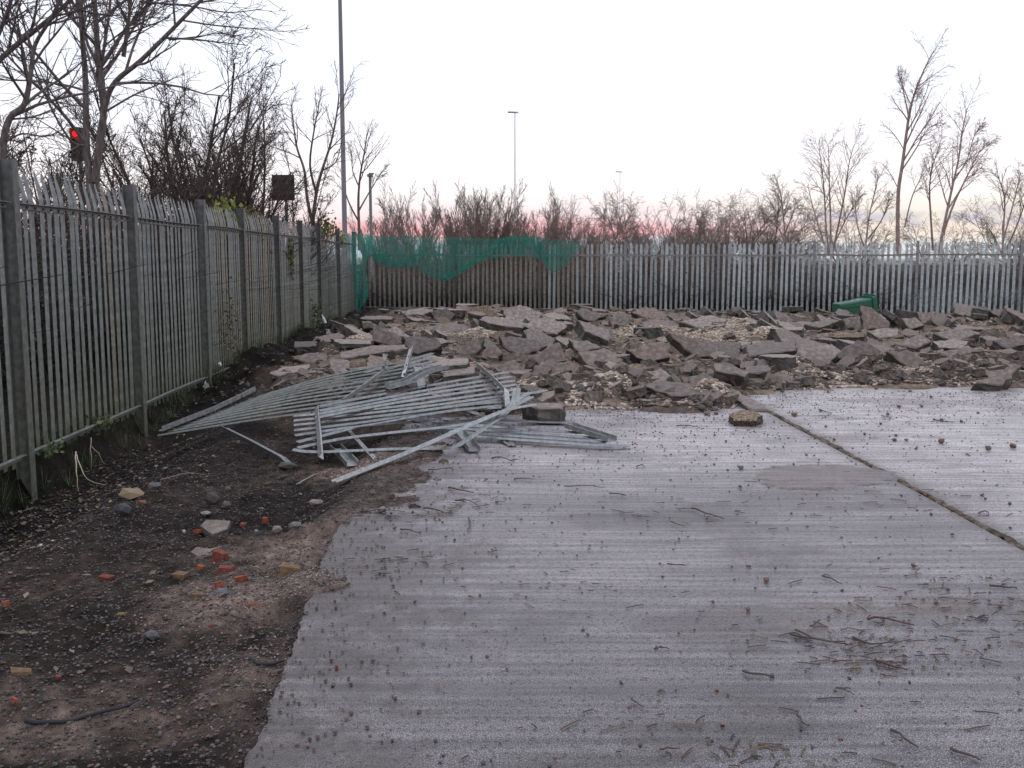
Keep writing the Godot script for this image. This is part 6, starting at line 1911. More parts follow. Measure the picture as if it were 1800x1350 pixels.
	net_sheet("sheet", t, [PackedVector3Array([Vector3(-0.282, 2.072, -2.543), Vector3(-0.113, 2.069, -2.500), Vector3(0.062, 2.066, -2.410), Vector3(0.227, 2.064, -2.389), Vector3(0.390, 2.062, -2.381), Vector3(0.562, 2.058, -2.298), Vector3(0.731, 2.055, -2.239), Vector3(0.892, 2.054, -2.243), Vector3(1.059, 2.051, -2.193), Vector3(1.228, 2.047, -2.106), Vector3(1.391, 2.045, -2.092), Vector3(1.552, 2.043, -2.079), Vector3(1.720, 2.035, -1.994), Vector3(1.885, 2.029, -1.942), Vector3(2.044, 2.024, -1.947), Vector3(2.208, 2.017, -1.892), Vector3(2.373, 2.010, -1.809), Vector3(2.533, 2.005, -1.800), Vector3(2.693, 1.999, -1.783), Vector3(2.856, 1.991, -1.696), Vector3(3.017, 1.984, -1.652), Vector3(3.175, 1.978, -1.657), Vector3(3.336, 1.971, -1.595), Vector3(3.496, 1.964, -1.517), Vector3(3.654, 1.958, -1.514), Vector3(3.813, 1.952, -1.491), Vector3(3.971, 1.944, -1.403), Vector3(4.129, 1.980, -1.367), Vector3(4.286, 2.039, -1.371), Vector3(4.443, 2.038, -1.304), Vector3(4.599, 2.031, -1.232), Vector3(4.756, 2.025, -1.233), Vector3(4.912, 2.019, -1.204), Vector3(5.066, 2.011, -1.117), Vector3(5.221, 2.005, -1.088), Vector3(5.377, 1.947, -1.090), Vector3(5.530, 1.913, -1.018), Vector3(5.682, 1.904, -0.952), Vector3(5.838, 1.896, -0.957), Vector3(5.991, 1.887, -0.922), Vector3(6.141, 1.873, -0.836), Vector3(6.294, 1.851, -0.815), Vector3(6.449, 1.829, -0.813)]), PackedVector3Array([Vector3(-0.283, 1.976, -2.538), Vector3(-0.116, 1.953, -2.505), Vector3(0.060, 1.929, -2.406), Vector3(0.224, 1.917, -2.393), Vector3(0.388, 1.906, -2.376), Vector3(0.559, 1.893, -2.303), Vector3(0.729, 1.890, -2.234), Vector3(0.889, 1.892, -2.247), Vector3(1.057, 1.892, -2.189), Vector3(1.226, 1.884, -2.111), Vector3(1.389, 1.869, -2.087), Vector3(1.550, 1.854, -2.084), Vector3(1.718, 1.836, -1.990), Vector3(1.882, 1.819, -1.946), Vector3(2.042, 1.802, -1.943), Vector3(2.206, 1.794, -1.896), Vector3(2.371, 1.791, -1.805), Vector3(2.531, 1.792, -1.804), Vector3(2.692, 1.804, -1.779), Vector3(2.855, 1.815, -1.700), Vector3(3.016, 1.826, -1.648), Vector3(3.174, 1.836, -1.661), Vector3(3.335, 1.842, -1.592), Vector3(3.496, 1.847, -1.521), Vector3(3.654, 1.852, -1.511), Vector3(3.812, 1.851, -1.495), Vector3(3.971, 1.849, -1.400), Vector3(4.129, 1.883, -1.371), Vector3(4.286, 1.936, -1.368), Vector3(4.443, 1.935, -1.307), Vector3(4.599, 1.928, -1.229), Vector3(4.756, 1.923, -1.236), Vector3(4.912, 1.915, -1.201), Vector3(5.066, 1.904, -1.120), Vector3(5.221, 1.894, -1.085), Vector3(5.377, 1.812, -1.093), Vector3(5.531, 1.754, -1.015), Vector3(5.683, 1.742, -0.955), Vector3(5.839, 1.749, -0.955), Vector3(5.992, 1.764, -0.925), Vector3(6.142, 1.778, -0.833), Vector3(6.295, 1.785, -0.817), Vector3(6.449, 1.795, -0.811)]), PackedVector3Array([Vector3(-0.285, 1.881, -2.541), Vector3(-0.118, 1.837, -2.502), Vector3(0.057, 1.793, -2.408), Vector3(0.222, 1.771, -2.391), Vector3(0.386, 1.749, -2.379), Vector3(0.557, 1.727, -2.300), Vector3(0.726, 1.725, -2.237), Vector3(0.887, 1.730, -2.244), Vector3(1.054, 1.733, -2.192), Vector3(1.224, 1.719, -2.108), Vector3(1.387, 1.693, -2.091), Vector3(1.548, 1.666, -2.080), Vector3(1.716, 1.637, -1.993), Vector3(1.880, 1.608, -1.943), Vector3(2.040, 1.579, -1.947), Vector3(2.204, 1.570, -1.892), Vector3(2.369, 1.571, -1.809), Vector3(2.530, 1.579, -1.800), Vector3(2.690, 1.609, -1.783), Vector3(2.854, 1.638, -1.696), Vector3(3.015, 1.668, -1.652), Vector3(3.174, 1.693, -1.656), Vector3(3.335, 1.712, -1.596), Vector3(3.496, 1.731, -1.517), Vector3(3.654, 1.747, -1.515), Vector3(3.812, 1.751, -1.490), Vector3(3.971, 1.754, -1.405), Vector3(4.129, 1.786, -1.366), Vector3(4.286, 1.833, -1.373), Vector3(4.443, 1.832, -1.302), Vector3(4.599, 1.825, -1.234), Vector3(4.756, 1.820, -1.231), Vector3(4.912, 1.811, -1.206), Vector3(5.066, 1.797, -1.115), Vector3(5.222, 1.783, -1.091), Vector3(5.378, 1.677, -1.088), Vector3(5.532, 1.595, -1.021), Vector3(5.684, 1.580, -0.950), Vector3(5.840, 1.602, -0.960), Vector3(5.992, 1.641, -0.919), Vector3(6.143, 1.682, -0.839), Vector3(6.295, 1.720, -0.812), Vector3(6.450, 1.762, -0.817)]), PackedVector3Array([Vector3(-0.289, 1.785, -2.552), Vector3(-0.118, 1.721, -2.491), Vector3(0.054, 1.656, -2.419), Vector3(0.221, 1.625, -2.379), Vector3(0.382, 1.593, -2.390), Vector3(0.556, 1.561, -2.289), Vector3(0.723, 1.560, -2.248), Vector3(0.886, 1.567, -2.233), Vector3(1.051, 1.574, -2.203), Vector3(1.223, 1.555, -2.096), Vector3(1.383, 1.516, -2.102), Vector3(1.547, 1.477, -2.068), Vector3(1.713, 1.437, -2.005), Vector3(1.879, 1.397, -1.931), Vector3(2.037, 1.357, -1.959), Vector3(2.203, 1.346, -1.880), Vector3(2.367, 1.351, -1.821), Vector3(2.529, 1.365, -1.788), Vector3(2.688, 1.414, -1.795), Vector3(2.854, 1.462, -1.684), Vector3(3.014, 1.509, -1.664), Vector3(3.174, 1.550, -1.644), Vector3(3.334, 1.582, -1.608), Vector3(3.495, 1.614, -1.504), Vector3(3.653, 1.641, -1.527), Vector3(3.812, 1.650, -1.478), Vector3(3.971, 1.659, -1.417), Vector3(4.129, 1.689, -1.354), Vector3(4.286, 1.731, -1.385), Vector3(4.443, 1.728, -1.290), Vector3(4.600, 1.722, -1.246), Vector3(4.756, 1.717, -1.219), Vector3(4.912, 1.707, -1.219), Vector3(5.066, 1.689, -1.102), Vector3(5.222, 1.672, -1.103), Vector3(5.378, 1.541, -1.075), Vector3(5.533, 1.436, -1.033), Vector3(5.684, 1.418, -0.937), Vector3(5.841, 1.455, -0.973), Vector3(5.993, 1.517, -0.906), Vector3(6.144, 1.587, -0.852), Vector3(6.295, 1.654, -0.799), Vector3(6.451, 1.729, -0.830)]), PackedVector3Array([Vector3(-0.293, 1.689, -2.568), Vector3(-0.118, 1.604, -2.475), Vector3(0.049, 1.520, -2.436), Vector3(0.221, 1.478, -2.363), Vector3(0.377, 1.437, -2.407), Vector3(0.555, 1.395, -2.272), Vector3(0.718, 1.394, -2.265), Vector3(0.886, 1.404, -2.216), Vector3(1.047, 1.415, -2.220), Vector3(1.223, 1.391, -2.080), Vector3(1.380, 1.340, -2.118), Vector3(1.546, 1.288, -2.052), Vector3(1.709, 1.237, -2.021), Vector3(1.878, 1.185, -1.915), Vector3(2.034, 1.133, -1.975), Vector3(2.202, 1.122, -1.864), Vector3(2.364, 1.130, -1.837), Vector3(2.528, 1.152, -1.772), Vector3(2.686, 1.218, -1.811), Vector3(2.853, 1.285, -1.668), Vector3(3.012, 1.351, -1.680), Vector3(3.174, 1.407, -1.628), Vector3(3.333, 1.452, -1.624), Vector3(3.495, 1.497, -1.488), Vector3(3.652, 1.535, -1.543), Vector3(3.812, 1.549, -1.462), Vector3(3.970, 1.564, -1.433), Vector3(4.129, 1.592, -1.338), Vector3(4.286, 1.628, -1.401), Vector3(4.443, 1.624, -1.274), Vector3(4.600, 1.619, -1.262), Vector3(4.756, 1.613, -1.203), Vector3(4.913, 1.603, -1.234), Vector3(5.066, 1.582, -1.087), Vector3(5.223, 1.561, -1.119), Vector3(5.378, 1.406, -1.060), Vector3(5.534, 1.277, -1.049), Vector3(5.685, 1.255, -0.922), Vector3(5.843, 1.308, -0.988), Vector3(5.993, 1.394, -0.891), Vector3(6.146, 1.492, -0.867), Vector3(6.294, 1.589, -0.784), Vector3(6.452, 1.696, -0.844)]), PackedVector3Array([Vector3(-0.297, 1.594, -2.584), Vector3(-0.118, 1.488, -2.459), Vector3(0.045, 1.383, -2.451), Vector3(0.220, 1.331, -2.348), Vector3(0.373, 1.280, -2.422), Vector3(0.555, 1.229, -2.257), Vector3(0.714, 1.228, -2.280), Vector3(0.885, 1.242, -2.201), Vector3(1.044, 1.255, -2.234), Vector3(1.222, 1.226, -2.065), Vector3(1.376, 1.162, -2.133), Vector3(1.546, 1.099, -2.038), Vector3(1.706, 1.036, -2.036), Vector3(1.877, 0.974, -1.901), Vector3(2.031, 0.909, -1.989), Vector3(2.201, 0.898, -1.850), Vector3(2.361, 0.909, -1.850), Vector3(2.527, 0.938, -1.759), Vector3(2.684, 1.022, -1.824), Vector3(2.853, 1.108, -1.654), Vector3(3.011, 1.192, -1.693), Vector3(3.173, 1.264, -1.615), Vector3(3.332, 1.322, -1.637), Vector3(3.495, 1.380, -1.476), Vector3(3.652, 1.429, -1.556), Vector3(3.812, 1.449, -1.450), Vector3(3.970, 1.468, -1.445), Vector3(4.129, 1.494, -1.326), Vector3(4.286, 1.525, -1.413), Vector3(4.443, 1.521, -1.262), Vector3(4.600, 1.516, -1.274), Vector3(4.756, 1.510, -1.192), Vector3(4.913, 1.499, -1.246), Vector3(5.066, 1.474, -1.075), Vector3(5.224, 1.450, -1.130), Vector3(5.378, 1.270, -1.048), Vector3(5.535, 1.117, -1.060), Vector3(5.685, 1.093, -0.911), Vector3(5.844, 1.161, -0.999), Vector3(5.993, 1.271, -0.881), Vector3(6.147, 1.397, -0.877), Vector3(6.294, 1.523, -0.774), Vector3(6.453, 1.662, -0.855)]), PackedVector3Array([Vector3(-0.300, 1.498, -2.591), Vector3(-0.119, 1.371, -2.452), Vector3(0.041, 1.245, -2.458), Vector3(0.219, 1.184, -2.341), Vector3(0.369, 1.123, -2.428), Vector3(0.553, 1.063, -2.251), Vector3(0.711, 1.062, -2.286), Vector3(0.884, 1.079, -2.195), Vector3(1.041, 1.095, -2.240), Vector3(1.221, 1.062, -2.060), Vector3(1.374, 0.985, -2.138), Vector3(1.544, 0.910, -2.033), Vector3(1.704, 0.835, -2.041), Vector3(1.876, 0.762, -1.896), Vector3(2.028, 0.685, -1.993), Vector3(2.199, 0.673, -1.846), Vector3(2.359, 0.687, -1.854), Vector3(2.526, 0.723, -1.755), Vector3(2.683, 0.825, -1.828), Vector3(2.852, 0.930, -1.651), Vector3(3.010, 1.032, -1.697), Vector3(3.173, 1.121, -1.612), Vector3(3.331, 1.192, -1.640), Vector3(3.495, 1.263, -1.473), Vector3(3.651, 1.323, -1.558), Vector3(3.812, 1.348, -1.447), Vector3(3.970, 1.373, -1.447), Vector3(4.129, 1.397, -1.324), Vector3(4.286, 1.422, -1.414), Vector3(4.443, 1.417, -1.261), Vector3(4.600, 1.412, -1.275), Vector3(4.756, 1.407, -1.190), Vector3(4.914, 1.395, -1.247), Vector3(5.067, 1.366, -1.074), Vector3(5.224, 1.338, -1.130), Vector3(5.379, 1.134, -1.048), Vector3(5.536, 0.957, -1.060), Vector3(5.686, 0.930, -0.911), Vector3(5.845, 1.013, -0.998), Vector3(5.994, 1.147, -0.881), Vector3(6.148, 1.301, -0.876), Vector3(6.295, 1.458, -0.774), Vector3(6.453, 1.629, -0.853)])])
	net_sheet("fold", t, [PackedVector3Array([Vector3(-0.324, 2.034, -2.453), Vector3(-0.160, 1.896, -2.429), Vector3(0.001, 1.758, -2.422), Vector3(0.172, 1.633, -2.341), Vector3(0.340, 1.516, -2.279), Vector3(0.500, 1.400, -2.282), Vector3(0.667, 1.343, -2.235), Vector3(0.839, 1.359, -2.147), Vector3(1.002, 1.376, -2.130), Vector3(1.166, 1.426, -2.119), Vector3(1.337, 1.593, -2.035), Vector3(1.505, 1.759, -1.980), Vector3(1.666, 1.918, -1.985)]), PackedVector3Array([Vector3(-0.324, 1.986, -2.445), Vector3(-0.163, 1.835, -2.437), Vector3(0.001, 1.684, -2.414), Vector3(0.170, 1.562, -2.349), Vector3(0.340, 1.454, -2.271), Vector3(0.498, 1.347, -2.290), Vector3(0.667, 1.295, -2.227), Vector3(0.837, 1.312, -2.155), Vector3(1.003, 1.328, -2.122), Vector3(1.164, 1.376, -2.127), Vector3(1.337, 1.531, -2.027), Vector3(1.503, 1.686, -1.989), Vector3(1.666, 1.858, -1.977)]), PackedVector3Array([Vector3(-0.323, 1.939, -2.438), Vector3(-0.165, 1.775, -2.444), Vector3(0.000, 1.611, -2.407), Vector3(0.168, 1.491, -2.356), Vector3(0.340, 1.392, -2.264), Vector3(0.497, 1.294, -2.297), Vector3(0.667, 1.247, -2.220), Vector3(0.836, 1.264, -2.162), Vector3(1.003, 1.281, -2.115), Vector3(1.163, 1.326, -2.134), Vector3(1.337, 1.470, -2.020), Vector3(1.502, 1.614, -1.995), Vector3(1.666, 1.797, -1.970)]), PackedVector3Array([Vector3(-0.324, 1.891, -2.437), Vector3(-0.166, 1.715, -2.445), Vector3(-0.001, 1.538, -2.407), Vector3(0.166, 1.419, -2.357), Vector3(0.339, 1.330, -2.263), Vector3(0.496, 1.241, -2.297), Vector3(0.667, 1.200, -2.220), Vector3(0.835, 1.217, -2.162), Vector3(1.002, 1.233, -2.115), Vector3(1.162, 1.276, -2.134), Vector3(1.336, 1.409, -2.021), Vector3(1.501, 1.541, -1.994), Vector3(1.666, 1.737, -1.971)]), PackedVector3Array([Vector3(-0.327, 1.843, -2.447), Vector3(-0.166, 1.654, -2.435), Vector3(-0.004, 1.464, -2.416), Vector3(0.167, 1.348, -2.347), Vector3(0.337, 1.268, -2.273), Vector3(0.496, 1.189, -2.287), Vector3(0.665, 1.152, -2.230), Vector3(0.836, 1.169, -2.152), Vector3(1.000, 1.186, -2.126), Vector3(1.163, 1.226, -2.123), Vector3(1.334, 1.347, -2.031), Vector3(1.501, 1.468, -1.984), Vector3(1.664, 1.676, -1.982)]), PackedVector3Array([Vector3(-0.330, 1.796, -2.466), Vector3(-0.164, 1.593, -2.416), Vector3(-0.007, 1.391, -2.435), Vector3(0.168, 1.276, -2.327), Vector3(0.334, 1.206, -2.293), Vector3(0.498, 1.136, -2.268), Vector3(0.662, 1.104, -2.249), Vector3(0.837, 1.122, -2.132), Vector3(0.998, 1.138, -2.145), Vector3(1.164, 1.176, -2.104), Vector3(1.332, 1.286, -2.051), Vector3(1.502, 1.396, -1.964), Vector3(1.662, 1.616, -2.002)]), PackedVector3Array([Vector3(-0.335, 1.748, -2.489), Vector3(-0.162, 1.532, -2.393), Vector3(-0.012, 1.317, -2.459), Vector3(0.170, 1.205, -2.304), Vector3(0.330, 1.144, -2.316), Vector3(0.500, 1.083, -2.245), Vector3(0.658, 1.056, -2.273), Vector3(0.839, 1.074, -2.109), Vector3(0.995, 1.090, -2.168), Vector3(1.166, 1.126, -2.081), Vector3(1.329, 1.224, -2.074), Vector3(1.503, 1.323, -1.941), Vector3(1.659, 1.555, -2.024)])])
	net_sheet("fold", t, [PackedVector3Array([Vector3(2.095, 0.805, -1.834), Vector3(2.258, 0.842, -1.785), Vector3(2.418, 0.878, -1.790), Vector3(2.582, 0.952, -1.732), Vector3(2.747, 1.055, -1.651), Vector3(2.907, 1.158, -1.644), Vector3(3.067, 1.260, -1.625), Vector3(3.230, 1.367, -1.538), Vector3(3.390, 1.475, -1.496), Vector3(3.548, 1.583, -1.501), Vector3(3.708, 1.699, -1.438), Vector3(3.867, 1.820, -1.362), Vector3(4.024, 1.941, -1.360), Vector3(4.182, 1.978, -1.335), Vector3(4.339, 2.013, -1.247), Vector3(4.495, 2.038, -1.214), Vector3(4.651, 2.020, -1.217), Vector3(4.807, 2.001, -1.148), Vector3(4.961, 1.982, -1.078), Vector3(5.117, 1.922, -1.081), Vector3(5.272, 1.778, -1.050), Vector3(5.427, 1.289, -0.962)]), PackedVector3Array([Vector3(2.094, 0.782, -1.838), Vector3(2.258, 0.815, -1.780), Vector3(2.418, 0.847, -1.794), Vector3(2.582, 0.920, -1.728), Vector3(2.746, 1.023, -1.655), Vector3(2.907, 1.126, -1.640), Vector3(3.067, 1.228, -1.630), Vector3(3.230, 1.334, -1.533), Vector3(3.390, 1.442, -1.501), Vector3(3.548, 1.549, -1.496), Vector3(3.708, 1.663, -1.442), Vector3(3.867, 1.781, -1.357), Vector3(4.024, 1.901, -1.365), Vector3(4.182, 1.936, -1.330), Vector3(4.339, 1.969, -1.252), Vector3(4.495, 1.991, -1.209), Vector3(4.651, 1.972, -1.222), Vector3(4.807, 1.952, -1.143), Vector3(4.961, 1.931, -1.083), Vector3(5.117, 1.869, -1.075), Vector3(5.273, 1.722, -1.055), Vector3(5.427, 1.246, -0.957)]), PackedVector3Array([Vector3(2.093, 0.758, -1.848), Vector3(2.259, 0.788, -1.770), Vector3(2.417, 0.816, -1.804), Vector3(2.583, 0.888, -1.718), Vector3(2.745, 0.991, -1.665), Vector3(2.907, 1.094, -1.630), Vector3(3.066, 1.196, -1.640), Vector3(3.230, 1.302, -1.523), Vector3(3.389, 1.408, -1.511), Vector3(3.548, 1.514, -1.486), Vector3(3.707, 1.627, -1.453), Vector3(3.867, 1.743, -1.347), Vector3(4.024, 1.861, -1.375), Vector3(4.182, 1.893, -1.320), Vector3(4.339, 1.925, -1.262), Vector3(4.495, 1.945, -1.198), Vector3(4.651, 1.925, -1.232), Vector3(4.807, 1.902, -1.133), Vector3(4.962, 1.881, -1.093), Vector3(5.117, 1.817, -1.065), Vector3(5.273, 1.666, -1.065), Vector3(5.427, 1.204, -0.947)]), PackedVector3Array([Vector3(2.092, 0.734, -1.859), Vector3(2.259, 0.761, -1.760), Vector3(2.416, 0.785, -1.815), Vector3(2.583, 0.856, -1.707), Vector3(2.745, 0.959, -1.676), Vector3(2.907, 1.061, -1.619), Vector3(3.066, 1.163, -1.650), Vector3(3.230, 1.269, -1.513), Vector3(3.389, 1.375, -1.521), Vector3(3.548, 1.480, -1.476), Vector3(3.707, 1.591, -1.463), Vector3(3.867, 1.705, -1.337), Vector3(4.024, 1.821, -1.385), Vector3(4.182, 1.851, -1.310), Vector3(4.339, 1.881, -1.272), Vector3(4.495, 1.899, -1.189), Vector3(4.652, 1.877, -1.242), Vector3(4.807, 1.853, -1.123), Vector3(4.962, 1.831, -1.103), Vector3(5.117, 1.764, -1.056), Vector3(5.274, 1.610, -1.075), Vector3(5.427, 1.161, -0.938)]), PackedVector3Array([Vector3(2.092, 0.710, -1.864), Vector3(2.260, 0.734, -1.755), Vector3(2.416, 0.755, -1.820), Vector3(2.583, 0.823, -1.703), Vector3(2.744, 0.926, -1.680), Vector3(2.907, 1.029, -1.615), Vector3(3.065, 1.131, -1.654), Vector3(3.230, 1.236, -1.509), Vector3(3.388, 1.341, -1.525), Vector3(3.548, 1.445, -1.472), Vector3(3.707, 1.555, -1.466), Vector3(3.867, 1.667, -1.333), Vector3(4.024, 1.780, -1.388), Vector3(4.182, 1.808, -1.307), Vector3(4.339, 1.837, -1.275), Vector3(4.495, 1.852, -1.186), Vector3(4.652, 1.830, -1.245), Vector3(4.807, 1.804, -1.121), Vector3(4.962, 1.780, -1.105), Vector3(5.117, 1.712, -1.053), Vector3(5.274, 1.554, -1.077), Vector3(5.427, 1.119, -0.936)]), PackedVector3Array([Vector3(2.092, 0.687, -1.858), Vector3(2.259, 0.707, -1.761), Vector3(2.416, 0.724, -1.813), Vector3(2.582, 0.791, -1.709), Vector3(2.744, 0.894, -1.674), Vector3(2.907, 0.997, -1.621), Vector3(3.065, 1.099, -1.648), Vector3(3.230, 1.204, -1.516), Vector3(3.388, 1.307, -1.518), Vector3(3.548, 1.411, -1.479), Vector3(3.707, 1.519, -1.459), Vector3(3.867, 1.629, -1.341), Vector3(4.024, 1.740, -1.381), Vector3(4.182, 1.766, -1.315), Vector3(4.339, 1.792, -1.267), Vector3(4.495, 1.806, -1.194), Vector3(4.652, 1.782, -1.236), Vector3(4.807, 1.755, -1.129), Vector3(4.962, 1.730, -1.097), Vector3(5.117, 1.659, -1.062), Vector3(5.274, 1.498, -1.068), Vector3(5.427, 1.076, -0.945)]), PackedVector3Array([Vector3(2.093, 0.663, -1.840), Vector3(2.257, 0.679, -1.779), Vector3(2.417, 0.693, -1.795), Vector3(2.581, 0.758, -1.728), Vector3(2.745, 0.862, -1.655), Vector3(2.906, 0.965, -1.640), Vector3(3.066, 1.067, -1.629), Vector3(3.229, 1.171, -1.535), Vector3(3.389, 1.274, -1.499), Vector3(3.547, 1.377, -1.499), Vector3(3.707, 1.483, -1.439), Vector3(3.866, 1.591, -1.360), Vector3(4.024, 1.699, -1.361), Vector3(4.181, 1.724, -1.335), Vector3(4.339, 1.747, -1.247), Vector3(4.495, 1.760, -1.214), Vector3(4.652, 1.734, -1.216), Vector3(4.807, 1.707, -1.149), Vector3(4.962, 1.679, -1.076), Vector3(5.118, 1.607, -1.083), Vector3(5.274, 1.442, -1.047), Vector3(5.428, 1.034, -0.965)])])
	# a wheeled bin on its side by the back fence
	wheelie_bin(Vector3(9.114, 0.28, -26.600))
	# bricks and stones on the soil
	brick(on(-1.625, 5.383), Vector3(0.104, 0.090, 0.064), Vector3(-0.10, -0.45, -0.18), Color(0.50, 0.14, 0.09), "upright triangular piece of red brick on the crushed mortar", "", 40)
	brick(on(-1.544, 5.212), Vector3(0.130, 0.045, 0.081), Vector3(0.00, -0.05, -0.06), Color(0.50, 0.14, 0.09), "flat red brick sliver just in front of the triangular brick piece", "", 41)
	brick(on(-1.403, 4.997), Vector3(0.074, 0.060, 0.046), Vector3(0.10, 0.35, 0.06), Color(0.78, 0.21, 0.11), "bright orange brick lump, right of two in front of the red sliver", "", 42)
	brick(on(-1.498, 4.926), Vector3(0.056, 0.050, 0.035), Vector3(-0.10, -0.15, 0.18), Color(0.78, 0.21, 0.11), "bright orange brick lump, left of two in front of the red sliver", "", 43)
	brick(on(-1.144, 4.988), Vector3(0.141, 0.110, 0.088), Vector3(0.00, 0.25, -0.18), Color(0.48, 0.31, 0.17), "ochre brick jammed in the notch of the floor slab's broken edge", "", 44)
	brick(on(-2.198, 5.231), Vector3(0.083, 0.040, 0.051), Vector3(0.10, -0.25, -0.06), Color(0.50, 0.14, 0.09), "red brick bit lying alone on the dark soil left of the mortar patch", "", 45)
	brick(on(-2.009, 6.230), Vector3(0.085, 0.030, 0.053), Vector3(-0.10, 0.15, 0.06), Color(0.78, 0.21, 0.11), "orange tile shard by the pale mortar smear", "", 46)
	brick(on(-2.789, 7.496), Vector3(0.076, 0.050, 0.047), Vector3(0.00, -0.35, 0.18), Color(0.50, 0.14, 0.09), "red brick bit beside the big tan stone, uppermost", "", 47)
	brick(on(-2.596, 6.831), Vector3(0.062, 0.050, 0.038), Vector3(0.10, 0.05, -0.18), Color(0.78, 0.21, 0.11), "small orange bit in front of the big tan stone", "", 48)
	brick(on(-1.754, 6.327), Vector3(0.043, 0.040, 0.027), Vector3(-0.10, -0.45, -0.06), Color(0.78, 0.21, 0.11), "small orange bit halfway between tan stone and bent rail", "", 49)
	brick(on(-1.631, 6.428), Vector3(0.051, 0.050, 0.032), Vector3(0.00, -0.05, 0.06), Color(0.78, 0.21, 0.11), "orange bit with an ochre end beside the dark soil ridge", "", 50)
	brick(on(-1.554, 6.043), Vector3(0.103, 0.030, 0.064), Vector3(0.10, 0.35, 0.18), Color(0.50, 0.14, 0.09), "dull red brick bit left of the pinkish round stone", "", 51)
	brick(on(-1.723, 5.331), Vector3(0.066, 0.050, 0.041), Vector3(-0.10, -0.15, -0.18), Color(0.78, 0.21, 0.11), "orange brick lump left of the triangular piece", "", 52)
	brick(on(-1.567, 4.765), Vector3(0.070, 0.050, 0.044), Vector3(0.00, 0.25, -0.06), Color(0.48, 0.31, 0.17), "ochre brick lump at the lower end of the brick scatter", "", 53)
	brick(on(-1.759, 5.116), Vector3(0.087, 0.040, 0.054), Vector3(0.10, -0.25, 0.06), Color(0.48, 0.31, 0.17), "buff brick piece left of the orange brick lumps", "", 54)
	brick(on(-2.563, 4.865), Vector3(0.039, 0.050, 0.024), Vector3(-0.10, 0.15, 0.18), Color(0.78, 0.21, 0.11), "orange bit at the left edge of the picture", "", 55)
	brick(on(-1.874, 3.573), Vector3(0.024, 0.040, 0.015), Vector3(0.00, -0.35, -0.18), Color(0.78, 0.21, 0.11), "orange bit low at the left edge beside the black hose", "", 56)
	brick(on(-1.850, 3.881), Vector3(0.031, 0.030, 0.019), Vector3(0.10, 0.05, -0.06), Color(0.50, 0.14, 0.09), "dull red bit on the soil above the black hose", "", 57)
	brick(on(-1.365, 4.344), Vector3(0.030, 0.030, 0.018), Vector3(-0.10, -0.45, 0.06), Color(0.50, 0.14, 0.09), "small dark red bit on the lower mortar mound", "", 58)
	brick(on(-1.869, 4.591), Vector3(0.068, 0.030, 0.042), Vector3(0.00, -0.05, 0.18), Color(0.48, 0.31, 0.17), "yellowish brick flake on the dark soil", "", 59)
	brick(on(-2.016, 3.898), Vector3(0.088, 0.035, 0.055), Vector3(0.10, 0.35, -0.18), Color(0.48, 0.31, 0.17), "broad yellow brick flake low at left", "", 60)
	brick(on(-0.690, 3.749), Vector3(0.015, 0.020, 0.009), Vector3(-0.10, -0.15, -0.06), Color(0.50, 0.14, 0.09), "tiny red bit on the floor slab near its broken corner", "", 61)
	brick(on(-1.238, 4.576), Vector3(0.104, 0.020, 0.064), Vector3(0.00, 0.25, 0.06), Color(0.50, 0.14, 0.09), "thin red sliver beside the twig on the mortar mound", "", 62)
	stone("stone", on(-2.771, 7.104), Vector3(0.248, 0.140, 0.180), Color(0.25, 0.18, 0.11), "big tan stone with an ochre face on the dark soil", "", 60)
	stone("stone", on(-2.608, 6.502), Vector3(0.162, 0.140, 0.118), Color(0.045, 0.045, 0.05), "blackish stone below the big tan stone", "", 61)
	stone("stone", on(-2.104, 6.814), Vector3(0.127, 0.140, 0.093), Color(0.06, 0.048, 0.046), "dark stone with a reddish side right of the tan stone", "", 62)
	stone("stone", on(-1.977, 6.733), Vector3(0.076, 0.084, 0.055), Color(0.11, 0.09, 0.08), "small brown stone touching the dark reddish stone", "", 63)
	stone("stone", on(-2.678, 7.285), Vector3(0.136, 0.084, 0.099), Color(0.1, 0.1, 0.105), "grey stone behind the big tan stone", "", 64)
	stone("stone", on(-1.378, 6.831), Vector3(0.153, 0.070, 0.112), Color(0.22, 0.17, 0.15), "flat pinkish stone lying towards the fallen panels", "", 65)
	stone("stone", on(-1.441, 5.954), Vector3(0.089, 0.084, 0.065), Color(0.21, 0.16, 0.15), "pinkish round stone on the dark soil ridge", "", 66)
	stone("stone", on(-1.321, 5.916), Vector3(0.111, 0.070, 0.080), Color(0.16, 0.145, 0.125), "grey stone right of the pinkish round stone", "", 67)
	stone("stone", on(-2.105, 7.211), Vector3(0.063, 0.070, 0.046), Color(0.13, 0.11, 0.1), "small stone near the bent rail", "", 68)
	stone("stone", on(-1.439, 4.781), Vector3(0.101, 0.070, 0.074), Color(0.12, 0.12, 0.14), "dark slate piece below the orange brick lumps", "", 69)
	stone("stone", on(-2.939, 6.202), Vector3(0.043, 0.042, 0.031), Color(0.66, 0.45, 0.25), "small yellow pebble by the blue one at the fence foot", "", 70)
	stone("stone", on(-3.000, 6.162), Vector3(0.046, 0.042, 0.034), Color(0.5, 0.56, 0.66), "small pale blue pebble at the fence foot", "", 71)
	stone("stone", on(-2.099, 6.202), Vector3(0.031, 0.042, 0.023), Color(0.5, 0.42, 0.36), "beige pebble left of the mortar smear", "", 72)
	stone("stone", on(-1.604, 4.263), Vector3(0.090, 0.070, 0.066), Color(0.1, 0.095, 0.105), "bluish grey stone at the left tip of the mortar mound", "", 73)
	stone("stone", on(-2.048, 6.502), Vector3(0.105, 0.042, 0.077), Color(0.2, 0.19, 0.17), "pale grey crumb of mortar above the smear", "", 74)
